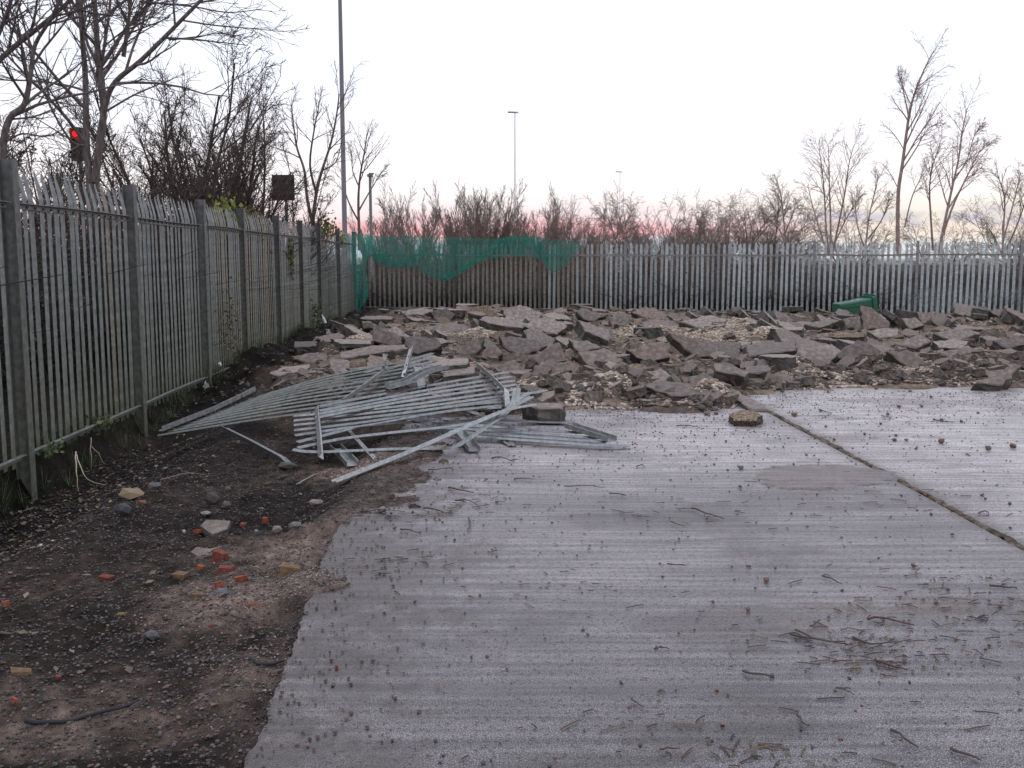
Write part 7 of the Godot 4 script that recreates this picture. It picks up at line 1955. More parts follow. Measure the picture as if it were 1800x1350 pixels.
	stone("stone", on(-1.640, 6.216), Vector3(0.031, 0.042, 0.023), Color(0.3, 0.34, 0.42), "little blue grey chip on the soil", "", 75)
	stone("stone", on(-1.834, 7.976), Vector3(0.199, 0.098, 0.145), Color(0.07, 0.065, 0.06), "dark clod at the end of the bent rail", "", 76)
	plate("mortar_piece", Vector3(-1.780, -0.095, -5.670), 0.06, 0.03, PackedVector2Array([Vector2(-0.102, -0.009), Vector2(-0.090, 0.060), Vector2(0.088, 0.084), Vector2(0.128, -0.032), Vector2(-0.024, -0.099)]), 0.05, 5, "flat pale mortar slab half buried left of the forked mortar piece").set_meta("category", "mortar")
	plate("mortar_piece", Vector3(-1.435, -0.095, -5.606), 0.06, 0.03, PackedVector2Array([Vector2(-0.141, 0.032), Vector2(-0.104, 0.148), Vector2(0.060, 0.124), Vector2(0.140, 0.009), Vector2(0.081, -0.134), Vector2(-0.039, -0.166)]), 0.05, 5, "broad pale mortar slab half buried beside the floor's broken edge").set_meta("category", "mortar")
	plate("mortar_piece", Vector3(-1.904, -0.095, -6.222), 0.06, 0.03, PackedVector2Array([Vector2(-0.101, 0.017), Vector2(-0.098, 0.129), Vector2(0.070, 0.101), Vector2(0.098, -0.065), Vector2(0.029, -0.171)]), 0.05, 5, "pale mortar smear with an orange shard at its left end").set_meta("category", "mortar")
	# stones and clods on the wet floor
	crumb(Vector3(2.898, 0.000, -10.104), 0.084, 0, true)
	crumb(Vector3(1.757, 0.000, -7.507), 0.063, 1, false)
	crumb(Vector3(1.605, 0.000, -6.874), 0.041, 2, false)
	crumb(Vector3(3.753, 0.000, -8.577), 0.092, 3, true)
	crumb(Vector3(4.017, 0.000, -8.264), 0.079, 4, false)
	crumb(Vector3(4.279, 0.000, -8.366), 0.090, 5, true)
	crumb(Vector3(3.386, 0.000, -8.687), 0.057, 0, false)
	crumb(Vector3(3.492, 0.000, -8.687), 0.052, 1, false)
	crumb(Vector3(3.484, 0.000, -8.915), 0.048, 2, false)
	crumb(Vector3(3.808, 0.000, -11.902), 0.050, 3, false)
	crumb(Vector3(1.271, 0.000, -4.815), 0.046, 4, true)
	crumb(Vector3(1.370, 0.000, -5.018), 0.027, 5, false)
	crumb(Vector3(1.232, 0.000, -5.047), 0.030, 0, true)
	crumb(Vector3(1.116, 0.000, -4.833), 0.023, 1, false)
	crumb(Vector3(1.187, 0.000, -4.703), 0.022, 2, false)
	crumb(Vector3(0.941, 0.000, -4.500), 0.032, 3, true)
	crumb(Vector3(1.083, 0.000, -4.401), 0.034, 4, true)
	crumb(Vector3(2.104, 0.000, -5.056), 0.042, 5, true)
	crumb(Vector3(0.993, 0.000, -4.031), 0.022, 0, true)
	crumb(Vector3(0.889, 0.000, -3.891), 0.021, 1, true)
	crumb(Vector3(2.565, 0.000, -5.651), 0.034, 2, false)
	crumb(Vector3(3.266, 0.000, -6.383), 0.038, 3, false)
	crumb(Vector3(3.172, 0.000, -6.523), 0.031, 4, false)
	crumb(Vector3(2.980, 0.000, -5.799), 0.028, 5, false)
	crumb(Vector3(1.767, 0.000, -4.264), 0.020, 0, false)
	crumb(Vector3(1.574, 0.000, -3.822), 0.027, 1, false)
	crumb(Vector3(1.421, 0.000, -4.306), 0.023, 2, false)
	crumb(Vector3(1.495, 0.000, -4.394), 0.021, 3, true)
	crumb(Vector3(4.507, 0.000, -12.219), 0.073, 4, true)
	crumb(Vector3(3.007, 0.000, -9.408), 0.045, 5, false)
	crumb(Vector3(3.267, 0.000, -10.412), 0.050, 0, false)
	crumb(Vector3(4.201, 0.000, -10.696), 0.064, 1, false)
	crumb(Vector3(3.884, 0.000, -10.179), 0.048, 2, false)
	crumb(Vector3(4.449, 0.000, -10.696), 0.057, 3, true)
	crumb(Vector3(4.272, 0.000, -9.779), 0.058, 4, false)
	crumb(Vector3(4.439, 0.000, -9.709), 0.052, 5, false)
	crumb(Vector3(4.856, 0.000, -10.256), 0.043, 0, false)
	crumb(Vector3(4.824, 0.000, -11.954), 0.064, 1, true)
	crumb(Vector3(4.864, 0.000, -11.456), 0.055, 2, false)
	crumb(Vector3(2.861, 0.000, -8.715), 0.047, 3, true)
	crumb(Vector3(3.591, 0.000, -9.573), 0.046, 4, false)
	crumb(Vector3(3.236, 0.000, -9.004), 0.043, 5, false)
	crumb(Vector3(3.418, 0.000, -8.289), 0.035, 0, false)
	crumb(Vector3(3.739, 0.000, -8.043), 0.038, 1, false)
	crumb(Vector3(2.410, 0.000, -8.019), 0.033, 2, false)
	crumb(Vector3(1.846, 0.000, -8.944), 0.037, 3, false)
	crumb(Vector3(1.883, 0.000, -8.632), 0.036, 4, false)
	crumb(Vector3(1.148, 0.000, -3.722), 0.018, 5, false)
	crumb(Vector3(0.797, 0.000, -3.507), 0.017, 0, false)
	crumb(Vector3(1.225, 0.000, -3.377), 0.014, 1, false)
	crumb(Vector3(1.589, 0.000, -8.043), 0.029, 2, false)
	crumb(Vector3(2.205, 0.000, -7.656), 0.032, 3, false)
	crumb(Vector3(2.083, 0.000, -6.652), 0.024, 4, false)
	crumb(Vector3(2.641, 0.000, -6.119), 0.033, 5, false)
	crumb(Vector3(2.245, 0.000, -4.524), 0.024, 0, false)
	crumb(Vector3(2.292, 0.000, -4.500), 0.021, 1, false)
	crumb(Vector3(3.190, 0.000, -6.620), 0.035, 2, false)
	crumb(Vector3(3.217, 0.000, -6.652), 0.024, 3, false)
	crumb(Vector3(2.850, 0.000, -6.036), 0.022, 4, false)
	crumb(Vector3(2.649, 0.000, -6.620), 0.028, 5, false)
	crumb(Vector3(-0.101, 0.000, -6.429), 0.034, 0, false)
	crumb(Vector3(0.056, 0.000, -5.995), 0.025, 1, false)
	crumb(Vector3(0.690, 0.000, -3.909), 0.016, 2, true)
	crumb(Vector3(1.801, 0.000, -4.063), 0.022, 3, true)
	crumb(Vector3(1.877, 0.000, -4.044), 0.024, 4, true)
	crumb(Vector3(1.675, 0.000, -3.903), 0.016, 5, false)
	crumb(Vector3(1.578, 0.000, -4.492), 0.021, 0, true)
	crumb(Vector3(1.566, 0.000, -3.722), 0.016, 1, false)
	crumb(Vector3(1.396, 0.000, -3.617), 0.015, 2, false)
	crumb(Vector3(-0.248, 0.000, -3.777), 0.016, 3, false)
	crumb(Vector3(0.781, 0.000, -5.095), 0.021, 4, false)
	crumb(Vector3(0.437, 0.000, -5.431), 0.023, 5, false)
	place_labels(crumbs, [[Vector3(2.384, 0.000, -10.030), "the lone chunk beside the joint"], [Vector3(2.749, 0.000, -9.124), "the head of the joint"], [Vector3(2.858, 0.000, -6.999), "the middle of the joint"], [Vector3(2.429, 0.000, -7.187), "the dull silt patch"], [Vector3(1.245, 0.000, -6.162), "the lone straight twig"], [Vector3(1.309, 0.000, -4.076), "the lower right twig bundle"], [Vector3(1.557, 0.000, -4.025), "the bent twig beside the bundle"], [Vector3(1.683, 0.000, -4.264), "the reddish peeling stick"], [Vector3(2.417, 0.000, -4.728), "the dark stick at the right edge"], [Vector3(0.869, 0.000, -5.086), "the knobbed short twig"], [Vector3(0.706, 0.000, -8.828), "the narrow bundle of pales"], [Vector3(-0.349, 0.000, -6.787), "the forked twig in the twig scatter"], [Vector3(4.207, 0.000, -12.165), "the middle of the heap edge beyond the joint"], [Vector3(5.609, 0.000, -12.165), "the right part of the heap edge"], [Vector3(4.285, 0.000, -9.744), "the flat splinter on the far floor"], [Vector3(1.610, 0.000, -4.851), "the pair of crossed twigs"], [Vector3(1.317, 0.000, -3.165), "the two bottom right twigs"]])
	# twigs on the wet floor
	twig("twig", PackedVector3Array([Vector3(-0.640, 0.008, -7.428), Vector3(-0.564, 0.008, -7.449), Vector3(-0.450, 0.008, -7.511)]), 0.0060, "twig lying nearest the end of the long loose pale", Color(0.085, 0.07, 0.06), 1)
	twig("twig", PackedVector3Array([Vector3(-0.440, 0.008, -6.857), Vector3(-0.347, 0.008, -6.753), Vector3(-0.262, 0.008, -6.686)]), 0.0070, "forked twig in the middle of the twig scatter left of centre", Color(0.085, 0.07, 0.06), 2)
	twig("twig", PackedVector3Array([Vector3(-0.165, 0.008, -7.863), Vector3(-0.092, 0.008, -7.909), Vector3(0.018, 0.008, -7.727)]), 0.0070, "forked dark twig just below the pile's crossing pales", Color(0.085, 0.07, 0.06), 2)
	twig("twig", PackedVector3Array([Vector3(-0.665, 0.008, -5.758), Vector3(-0.599, 0.008, -5.733), Vector3(-0.526, 0.008, -5.635)]), 0.0050, "bent twig near the earth spill at the slab's left", Color(0.085, 0.07, 0.06), 0)
	twig("twig", PackedVector3Array([Vector3(-0.272, 0.008, -6.020), Vector3(-0.254, 0.008, -5.860), Vector3(-0.265, 0.008, -5.708)]), 0.0055, "short upright looking twig below the twig scatter", Color(0.085, 0.07, 0.06), 0)
	twig("twig", PackedVector3Array([Vector3(-0.568, 0.008, -6.261), Vector3(-0.492, 0.008, -6.232), Vector3(-0.412, 0.008, -6.117)]), 0.0060, "forked twig left of the dark clod", Color(0.085, 0.07, 0.06), 2)
	twig("twig", PackedVector3Array([Vector3(-0.378, 0.008, -6.459), Vector3(-0.283, 0.008, -6.459), Vector3(-0.209, 0.008, -6.276)]), 0.0050, "thin twig right below the forked twigs", Color(0.085, 0.07, 0.06), 1)
	twig("twig", PackedVector3Array([Vector3(1.161, 0.008, -6.261), Vector3(1.220, 0.008, -6.131), Vector3(1.310, 0.008, -5.992)]), 0.0060, "straight twig alone in the middle of the floor", Color(0.085, 0.07, 0.06), 1)
	twig("twig", PackedVector3Array([Vector3(0.361, 0.008, -6.875), Vector3(0.523, 0.008, -6.893), Vector3(0.647, 0.008, -6.840)]), 0.0045, "long thin straw coloured twig lying across the middle", Color(0.085, 0.07, 0.06), 0)
	twig("twig", PackedVector3Array([Vector3(0.670, 0.008, -6.669), Vector3(0.736, 0.008, -6.636), Vector3(0.779, 0.008, -6.603)]), 0.0050, "short twig right of the long thin one", Color(0.085, 0.07, 0.06), 0)
	twig("twig", PackedVector3Array([Vector3(0.967, 0.008, -5.912), Vector3(0.999, 0.008, -5.873), Vector3(1.032, 0.008, -5.808)]), 0.0040, "small greenish stem left of the straight twig", Color(0.085, 0.07, 0.06), 0)
	twig("twig", PackedVector3Array([Vector3(0.813, 0.008, -5.070), Vector3(0.865, 0.008, -5.060), Vector3(0.913, 0.008, -5.060)]), 0.0045, "short dark twig with a knob, mid right of the floor", Color(0.085, 0.07, 0.06), 1)
	twig("twig", PackedVector3Array([Vector3(1.567, 0.008, -4.872), Vector3(1.602, 0.008, -4.827), Vector3(1.624, 0.008, -4.756)]), 0.0050, "pair of crossed twigs near the rusty stones", Color(0.085, 0.07, 0.06), 1)
	twig("twig", PackedVector3Array([Vector3(1.193, 0.008, -4.094), Vector3(1.251, 0.008, -4.043), Vector3(1.401, 0.008, -3.974)]), 0.0060, "long twig of the bundle at lower right, upper one", Color(0.085, 0.07, 0.06), 1)
	twig("twig", PackedVector3Array([Vector3(1.226, 0.008, -4.140), Vector3(1.291, 0.008, -4.017), Vector3(1.393, 0.008, -3.999)]), 0.0050, "long twig of the bundle at lower right, crossing the other", Color(0.085, 0.07, 0.06), 1)
	twig("twig", PackedVector3Array([Vector3(1.448, 0.008, -4.056), Vector3(1.491, 0.008, -3.974), Vector3(1.609, 0.008, -4.005)]), 0.0055, "bent twig right of the twig bundle", Color(0.085, 0.07, 0.06), 1)
	twig("twig", PackedVector3Array([Vector3(1.584, 0.008, -4.271), Vector3(1.643, 0.008, -4.292), Vector3(1.757, 0.008, -4.194)]), 0.0065, "reddish stick with peeling bark at lower right", Color(0.12, 0.06, 0.05), 1)
	twig("twig", PackedVector3Array([Vector3(1.450, 0.008, -3.814), Vector3(1.485, 0.008, -3.769), Vector3(1.538, 0.008, -3.714)]), 0.0070, "reddish splinter below the bent twig", Color(0.12, 0.06, 0.05), 1)
	twig("twig", PackedVector3Array([Vector3(0.893, 0.008, -3.709), Vector3(0.935, 0.008, -3.682), Vector3(1.003, 0.008, -3.645)]), 0.0060, "dull stick left of the splinters", Color(0.085, 0.07, 0.06), 0)
	twig("twig", PackedVector3Array([Vector3(1.274, 0.008, -3.797), Vector3(1.314, 0.008, -3.797), Vector3(1.362, 0.008, -3.803)]), 0.0045, "thin reddish twig below the twig bundle", Color(0.12, 0.06, 0.05), 0)
	twig("twig", PackedVector3Array([Vector3(1.215, 0.008, -3.558), Vector3(1.243, 0.008, -3.548), Vector3(1.264, 0.008, -3.548)]), 0.0035, "short pale stem, lower middle right", Color(0.085, 0.07, 0.06), 0)
	twig("twig", PackedVector3Array([Vector3(1.218, 0.008, -3.548), Vector3(1.244, 0.008, -3.519), Vector3(1.255, 0.008, -3.490)]), 0.0035, "curved dark stem touching the pale stem", Color(0.085, 0.07, 0.06), 0)
	twig("twig", PackedVector3Array([Vector3(0.999, 0.008, -3.324), Vector3(1.008, 0.008, -3.272), Vector3(1.024, 0.008, -3.247)]), 0.0050, "curled dark leaf stalk low on the floor", Color(0.085, 0.07, 0.06), 0)
	twig("twig", PackedVector3Array([Vector3(1.289, 0.008, -3.218), Vector3(1.315, 0.008, -3.161), Vector3(1.334, 0.008, -3.087)]), 0.0060, "straight twig near the bottom right corner, left of two", Color(0.085, 0.07, 0.06), 0)
	twig("twig", PackedVector3Array([Vector3(1.440, 0.008, -3.091), Vector3(1.459, 0.008, -3.057), Vector3(1.503, 0.008, -3.009)]), 0.0065, "twig at the bottom right corner, right of two", Color(0.085, 0.07, 0.06), 0)
	twig("twig", PackedVector3Array([Vector3(0.483, 0.008, -3.079), Vector3(0.522, 0.008, -3.087), Vector3(0.552, 0.008, -3.079)]), 0.0040, "thin reddish twig at the bottom edge", Color(0.12, 0.06, 0.05), 0)
	twig("twig", PackedVector3Array([Vector3(0.436, 0.008, -3.461), Vector3(0.452, 0.008, -3.423), Vector3(0.469, 0.008, -3.382)]), 0.0040, "thin curled stem left of centre bottom", Color(0.085, 0.07, 0.06), 0)
	twig("twig", PackedVector3Array([Vector3(1.304, 0.008, -4.181), Vector3(1.343, 0.008, -4.229), Vector3(1.375, 0.008, -4.257)]), 0.0050, "short thick twig with one knob above the bundle", Color(0.085, 0.07, 0.06), 0)
	twig("twig", PackedVector3Array([Vector3(2.344, 0.008, -4.722), Vector3(2.405, 0.008, -4.705), Vector3(2.455, 0.008, -4.688)]), 0.0060, "dark stick at the right edge beside a clod", Color(0.085, 0.07, 0.06), 1)
	twig("twig", PackedVector3Array([Vector3(0.586, 0.008, -3.931), Vector3(0.623, 0.008, -3.943), Vector3(0.649, 0.008, -3.919)]), 0.0040, "short forked stem in the middle of the floor", Color(0.085, 0.07, 0.06), 1)
	twig("twig", PackedVector3Array([Vector3(3.270, 0.008, -10.479), Vector3(3.293, 0.008, -10.320), Vector3(3.315, 0.008, -10.204)]), 0.0060, "splinter on the far floor beyond the joint", Color(0.085, 0.07, 0.06), 0)
	twig("twig", PackedVector3Array([Vector3(4.196, 0.008, -9.800), Vector3(4.264, 0.008, -9.695), Vector3(4.323, 0.008, -9.626)]), 0.0070, "flat splinter on the far floor near the right", Color(0.085, 0.07, 0.06), 0)
	twig("twig", PackedVector3Array([Vector3(1.588, 0.008, -9.459), Vector3(1.698, 0.008, -9.459), Vector3(1.783, 0.008, -9.329)]), 0.0060, "dark twig on the floor in front of the heap", Color(0.085, 0.07, 0.06), 0)
	twig("twig", PackedVector3Array([Vector3(0.967, 0.008, -7.553), Vector3(1.011, 0.008, -7.618), Vector3(1.023, 0.008, -7.511)]), 0.0050, "small knot of twig below the narrow bundle", Color(0.085, 0.07, 0.06), 1)
	twig("twig", PackedVector3Array([Vector3(0.021, 0.008, -7.113), Vector3(0.091, 0.008, -7.132), Vector3(0.157, 0.008, -7.094)]), 0.0050, "faint twig above the straight one, left of centre", Color(0.085, 0.07, 0.06), 0)
	twig("twig", PackedVector3Array([Vector3(2.944, 0.008, -6.117), Vector3(3.007, 0.008, -6.174), Vector3(2.988, 0.008, -6.089), Vector3(2.933, 0.008, -6.047)]), 0.0050, "small dark loop of wire near the joint", Color(0.085, 0.07, 0.06), 0)
	twig("hose", laid(PackedVector3Array([Vector3(-1.784, -0.100, -3.467), Vector3(-1.649, -0.100, -3.467), Vector3(-1.531, -0.100, -3.485), Vector3(-1.451, -0.100, -3.578), Vector3(-1.427, -0.100, -3.646)])), 0.0096, "black hose lying curved on the soil at lower left", Color(0.03, 0.03, 0.035), 0)
	twig("stalk", PackedVector3Array([Vector3(-3.347, 0.128, -7.511), Vector3(-3.258, 0.016, -7.311), Vector3(-3.252, -0.124, -7.311)]), 0.0056, "pale dry stalk hanging down the spoil below the fence, left one of a pair", Color(0.42, 0.36, 0.28), 0)
	twig("stalk", PackedVector3Array([Vector3(-3.418, 0.072, -7.679), Vector3(-3.289, -0.021, -7.479), Vector3(-3.240, -0.087, -7.479), Vector3(-3.120, -0.123, -7.479)]), 0.0049, "pale dry stalk bent to the right below the fence", Color(0.42, 0.36, 0.28), 0)
	twig("stalk", PackedVector3Array([Vector3(-3.532, 0.108, -8.232), Vector3(-3.454, 0.002, -8.032), Vector3(-3.461, -0.121, -8.032)]), 0.0042, "thin brown stalk right of the pale pair", Color(0.3, 0.24, 0.18), 0)
	twig("stalk", PackedVector3Array([Vector3(-3.633, -0.008, -8.458), Vector3(-3.493, -0.028, -8.258), Vector3(-3.440, -0.121, -8.258)]), 0.0042, "brown stalk arching right at the fence foot", Color(0.3, 0.24, 0.18), 0)
	twig("twig", laid(PackedVector3Array([Vector3(-1.346, -0.100, -4.486), Vector3(-1.267, -0.100, -4.443), Vector3(-1.181, -0.100, -4.414)])), 0.0056, "thin dark twig on the mortar mound", Color(0.1, 0.08, 0.07), 0)
	twig("twig", laid(PackedVector3Array([Vector3(-1.087, -0.100, -3.955), Vector3(-1.022, -0.100, -3.932), Vector3(-0.955, -0.100, -3.978)])), 0.0112, "black stick against the slab's broken corner", Color(0.04, 0.04, 0.045), 0)
	twig("twig", laid(PackedVector3Array([Vector3(-2.935, -0.100, -5.891), Vector3(-2.850, -0.100, -5.916), Vector3(-2.647, -0.100, -5.712)])), 0.0048, "pale root on the soil at the left edge", Color(0.32, 0.27, 0.18), 1)
	twig("twig", laid(PackedVector3Array([Vector3(-1.623, -0.100, -7.341), Vector3(-1.578, -0.100, -7.515), Vector3(-1.531, -0.100, -7.636)])), 0.0064, "pale splinter pointing at the long loose pale", Color(0.36, 0.32, 0.28), 0)
	twig("twig", laid(PackedVector3Array([Vector3(-2.354, -0.100, -4.400), Vector3(-2.281, -0.100, -4.358), Vector3(-2.258, -0.100, -4.386)])), 0.0080, "dark stick at the left edge", Color(0.1, 0.08, 0.07), 0)
	twig("twig", laid(PackedVector3Array([Vector3(-2.737, -0.100, -7.636), Vector3(-2.550, -0.100, -7.677), Vector3(-2.451, -0.100, -7.718)])), 0.0048, "thin straw lying across the dark soil below the panel", Color(0.3, 0.25, 0.2), 0)
	# litter along the foot of the left fence
	litter(Vector3(-3.937, 0.254, -21.000), 0.160, Color(0.8, 0.84, 0.86), "white plastic bottle lying by the corner of the fence")
	litter(Vector3(-3.997, -0.029, -12.900), 0.090, Color(0.55, 0.54, 0.5), "round white scrap on the spoil bank")
	litter(Vector3(-4.031, 0.166, -13.600), 0.070, Color(0.7, 0.7, 0.68), "white scrap below the third fence post from the left")
	litter(Vector3(-4.898, 0.286, -27.000), 0.100, Color(0.7, 0.72, 0.72), "white scrap hanging at the last post before the corner")
	litter(Vector3(-2.525, -0.204, -6.100), 0.040, Color(0.75, 0.78, 0.9), "crumpled white scrap on the dark soil")
	litter(Vector3(-3.137, -0.267, -8.000), 0.020, Color(0.7, 0.74, 0.8), "tiny white scrap left of the tan stone")
	litter(Vector3(-3.513, 0.165, -19.000), 0.120, Color(0.6, 0.6, 0.58), "pale plastic shred on the rubble by the fence corner")
	rag(PackedVector3Array([Vector3(-2.931, -0.022, -12.500), Vector3(-2.929, 0.096, -12.600), Vector3(-2.879, 0.058, -12.500), Vector3(-2.780, -0.038, -12.400)]))
	# trees and scrub
	var k1 := Kind.new()
	k1.kids = [12, 7, 5]
	k1.angle = [0.75, 0.6, 0.7]
	k1.ratio = [0.5, 0.5, 0.5]
	k1.up = [0.03, 0.02, 0.02, 0.02]
	k1.from = 0.3
	k1.thin = 0.005
	k1.wander = [0.1, 0.13, 0.18, 0.25]
	w = Mb.new()
	tw = Mb.new()
	limb(w, tw, smooth_path(PackedVector3Array([Vector3(-0.090, 2.024, 0.000), Vector3(-0.065, 2.850, 0.000), Vector3(-0.082, 3.576, 0.000), Vector3(-0.048, 4.560, 0.000), Vector3(-0.065, 5.267, 0.000), Vector3(-0.080, 6.312, 0.000), Vector3(-0.096, 7.341, 0.000)]), 4), 0.0680, 0.0240, 0, k1)
	limb(w, tw, smooth_path(PackedVector3Array([Vector3(-0.095, 1.932, 0.000), Vector3(0.011, 3.037, -0.065), Vector3(0.169, 4.097, -0.130), Vector3(0.098, 5.042, -0.195), Vector3(0.058, 5.856, -0.260), Vector3(0.032, 6.930, -0.325), Vector3(-0.035, 7.908, -0.390)]), 4), 0.0720, 0.0240, 0, k1)
	limb(w, tw, smooth_path(PackedVector3Array([Vector3(0.005, 2.941, 0.000), Vector3(0.268, 4.065, 0.096), Vector3(0.500, 4.483, 0.192), Vector3(0.976, 4.815, 0.288), Vector3(1.706, 5.441, 0.384), Vector3(2.340, 6.010, 0.479), Vector3(2.911, 6.650, 0.575)]), 4), 0.0560, 0.0176, 0, k1)
	limb(w, tw, smooth_path(PackedVector3Array([Vector3(0.200, 4.755, 0.000), Vector3(0.351, 5.026, -0.115), Vector3(0.564, 5.405, -0.229), Vector3(0.968, 5.877, -0.344), Vector3(1.539, 6.706, -0.458)]), 4), 0.0400, 0.0160, 0, k1)
	limb(w, tw, smooth_path(PackedVector3Array([Vector3(0.583, 4.914, 0.000), Vector3(0.680, 5.347, 0.034), Vector3(0.768, 5.775, 0.067), Vector3(0.879, 6.712, 0.101)]), 4), 0.0360, 0.0160, 0, k1)
	limb(w, tw, smooth_path(PackedVector3Array([Vector3(0.218, 4.025, 0.000), Vector3(0.217, 4.458, 0.077), Vector3(0.329, 4.972, 0.155), Vector3(0.481, 5.562, 0.232), Vector3(0.629, 6.479, 0.310)]), 4), 0.0360, 0.0160, 0, k1)
	limb(w, tw, smooth_path(PackedVector3Array([Vector3(0.878, 5.765, 0.000), Vector3(1.624, 5.741, -0.186), Vector3(2.175, 5.688, -0.372), Vector3(2.679, 5.786, -0.558)]), 4), 0.0176, 0.0064, 1, k1)
	limb(w, tw, smooth_path(PackedVector3Array([Vector3(1.555, 5.477, 0.000), Vector3(2.137, 5.360, 0.171), Vector3(2.719, 5.279, 0.342), Vector3(3.281, 5.190, 0.513)]), 4), 0.0160, 0.0048, 1, k1)
	limb(w, tw, smooth_path(PackedVector3Array([Vector3(1.315, 5.179, 0.000), Vector3(1.742, 5.228, -0.066), Vector3(2.092, 5.313, -0.132), Vector3(2.485, 5.256, -0.198)]), 4), 0.0144, 0.0048, 1, k1)
	limb(w, tw, smooth_path(PackedVector3Array([Vector3(-0.057, 4.382, 0.000), Vector3(-0.379, 4.480, -0.055), Vector3(-0.924, 4.561, -0.110), Vector3(-1.503, 4.589, -0.165), Vector3(-2.080, 4.688, -0.220)]), 4), 0.0208, 0.0096, 1, k1)
	limb(w, tw, smooth_path(PackedVector3Array([Vector3(-0.057, 3.530, 0.000), Vector3(-0.247, 3.561, 0.131), Vector3(-0.464, 3.988, 0.261), Vector3(-0.677, 4.683, 0.392), Vector3(-0.692, 5.154, 0.523)]), 4), 0.0240, 0.0096, 1, k1)
	limb(w, tw, smooth_path(PackedVector3Array([Vector3(0.199, 4.025, 0.000), Vector3(0.603, 4.322, -0.184), Vector3(0.965, 4.533, -0.367), Vector3(1.142, 4.656, -0.551)]), 4), 0.0200, 0.0064, 1, k1)
	finish_tree("bare_tree", w, tw, Vector3(-6.816, -0.100, -16.500), "tallest bare tree behind the left fence, forking into several stems above the palings", "", Color(0.85, 0.84, 0.9), "tree")
	w = Mb.new()
	tw = Mb.new()
	limb(w, tw, smooth_path(PackedVector3Array([Vector3(-0.090, 2.131, 0.000), Vector3(0.022, 3.138, 0.000), Vector3(0.145, 3.597, 0.000), Vector3(0.368, 3.802, 0.000), Vector3(0.478, 4.217, 0.000), Vector3(0.563, 4.592, 0.000), Vector3(0.816, 4.964, 0.000), Vector3(1.060, 5.467, 0.000)]), 4), 0.0560, 0.0160, 0, k1)
	limb(w, tw, smooth_path(PackedVector3Array([Vector3(-0.496, 2.907, 0.000), Vector3(-0.223, 3.987, -0.066), Vector3(0.005, 4.415, -0.132), Vector3(0.548, 4.867, -0.199), Vector3(0.961, 5.237, -0.265), Vector3(1.397, 5.706, -0.331)]), 4), 0.0480, 0.0200, 0, k1)
	limb(w, tw, smooth_path(PackedVector3Array([Vector3(-0.262, 4.051, 0.000), Vector3(0.176, 4.735, 0.163), Vector3(0.432, 5.091, 0.325), Vector3(0.698, 5.689, 0.488)]), 4), 0.0360, 0.0160, 0, k1)
	limb(w, tw, smooth_path(PackedVector3Array([Vector3(0.145, 3.597, 0.000), Vector3(0.429, 3.653, -0.130), Vector3(0.693, 3.787, -0.259), Vector3(0.958, 3.845, -0.389)]), 4), 0.0160, 0.0056, 1, k1)
	limb(w, tw, smooth_path(PackedVector3Array([Vector3(0.063, 3.291, 0.000), Vector3(0.334, 3.403, 0.028), Vector3(0.657, 3.361, 0.057), Vector3(0.948, 3.472, 0.085)]), 4), 0.0160, 0.0056, 1, k1)
	finish_tree("bare_tree", w, tw, Vector3(-7.042, -0.100, -14.000), "bare tree at the left edge of the picture, its trunk behind the first post", "", Color(0.75, 0.74, 0.8), "tree")
	var k5 := Kind.new()
	k5.kids = [8, 6, 4]
	k5.angle = [0.6, 0.6, 0.7]
	k5.ratio = [0.42, 0.5, 0.5]
	k5.up = [0.05, 0.04, 0.03, 0.02]
	k5.from = 0.5
	k5.wander = [0.1, 0.14, 0.2, 0.25]
	k5.thin = 0.005
	w = Mb.new()
	tw = Mb.new()
	limb(w, tw, smooth_path(PackedVector3Array([Vector3(0.090, 2.065, 0.000), Vector3(0.075, 2.646, 0.000), Vector3(0.181, 3.368, 0.000), Vector3(0.341, 3.942, 0.000), Vector3(0.590, 4.655, 0.000), Vector3(0.751, 5.364, 0.000), Vector3(0.820, 5.856, 0.000)]), 4), 0.0560, 0.0144, 0, k5)
	limb(w, tw, smooth_path(PackedVector3Array([Vector3(0.073, 2.574, 0.000), Vector3(-0.082, 3.232, -0.123), Vector3(-0.162, 3.964, -0.246), Vector3(-0.363, 4.553, -0.369), Vector3(-0.462, 5.145, -0.492), Vector3(-0.534, 5.667, -0.615)]), 4), 0.0480, 0.0120, 0, k5)
	limb(w, tw, smooth_path(PackedVector3Array([Vector3(0.181, 3.368, 0.000), Vector3(0.098, 4.058, 0.302), Vector3(0.279, 4.864, 0.604), Vector3(0.463, 5.372, 0.907)]), 4), 0.0360, 0.0112, 0, k5)
	limb(w, tw, smooth_path(PackedVector3Array([Vector3(0.341, 3.942, 0.000), Vector3(0.633, 4.191, -0.361), Vector3(0.731, 4.738, -0.722)]), 4), 0.0240, 0.0096, 1, k5)
	finish_tree("bare_tree", w, tw, Vector3(-5.211, -0.100, -26.000), "slender bare tree forked like a V, just left of the tall mast", "", Color(0.8, 0.74, 0.74), "tree")
	w = Mb.new()
	tw = Mb.new()
	limb(w, tw, smooth_path(PackedVector3Array([Vector3(0.030, 1.995, 0.000), Vector3(0.025, 2.779, 0.000), Vector3(0.024, 3.752, 0.000), Vector3(0.098, 4.526, 0.000), Vector3(0.250, 5.295, 0.000), Vector3(0.360, 5.965, 0.000)]), 4), 0.0600, 0.0160, 0, k5)
	limb(w, tw, smooth_path(PackedVector3Array([Vector3(0.037, 3.364, 0.000), Vector3(0.282, 3.866, -0.276), Vector3(0.551, 4.374, -0.552), Vector3(0.762, 4.790, -0.827)]), 4), 0.0320, 0.0096, 0, k5)
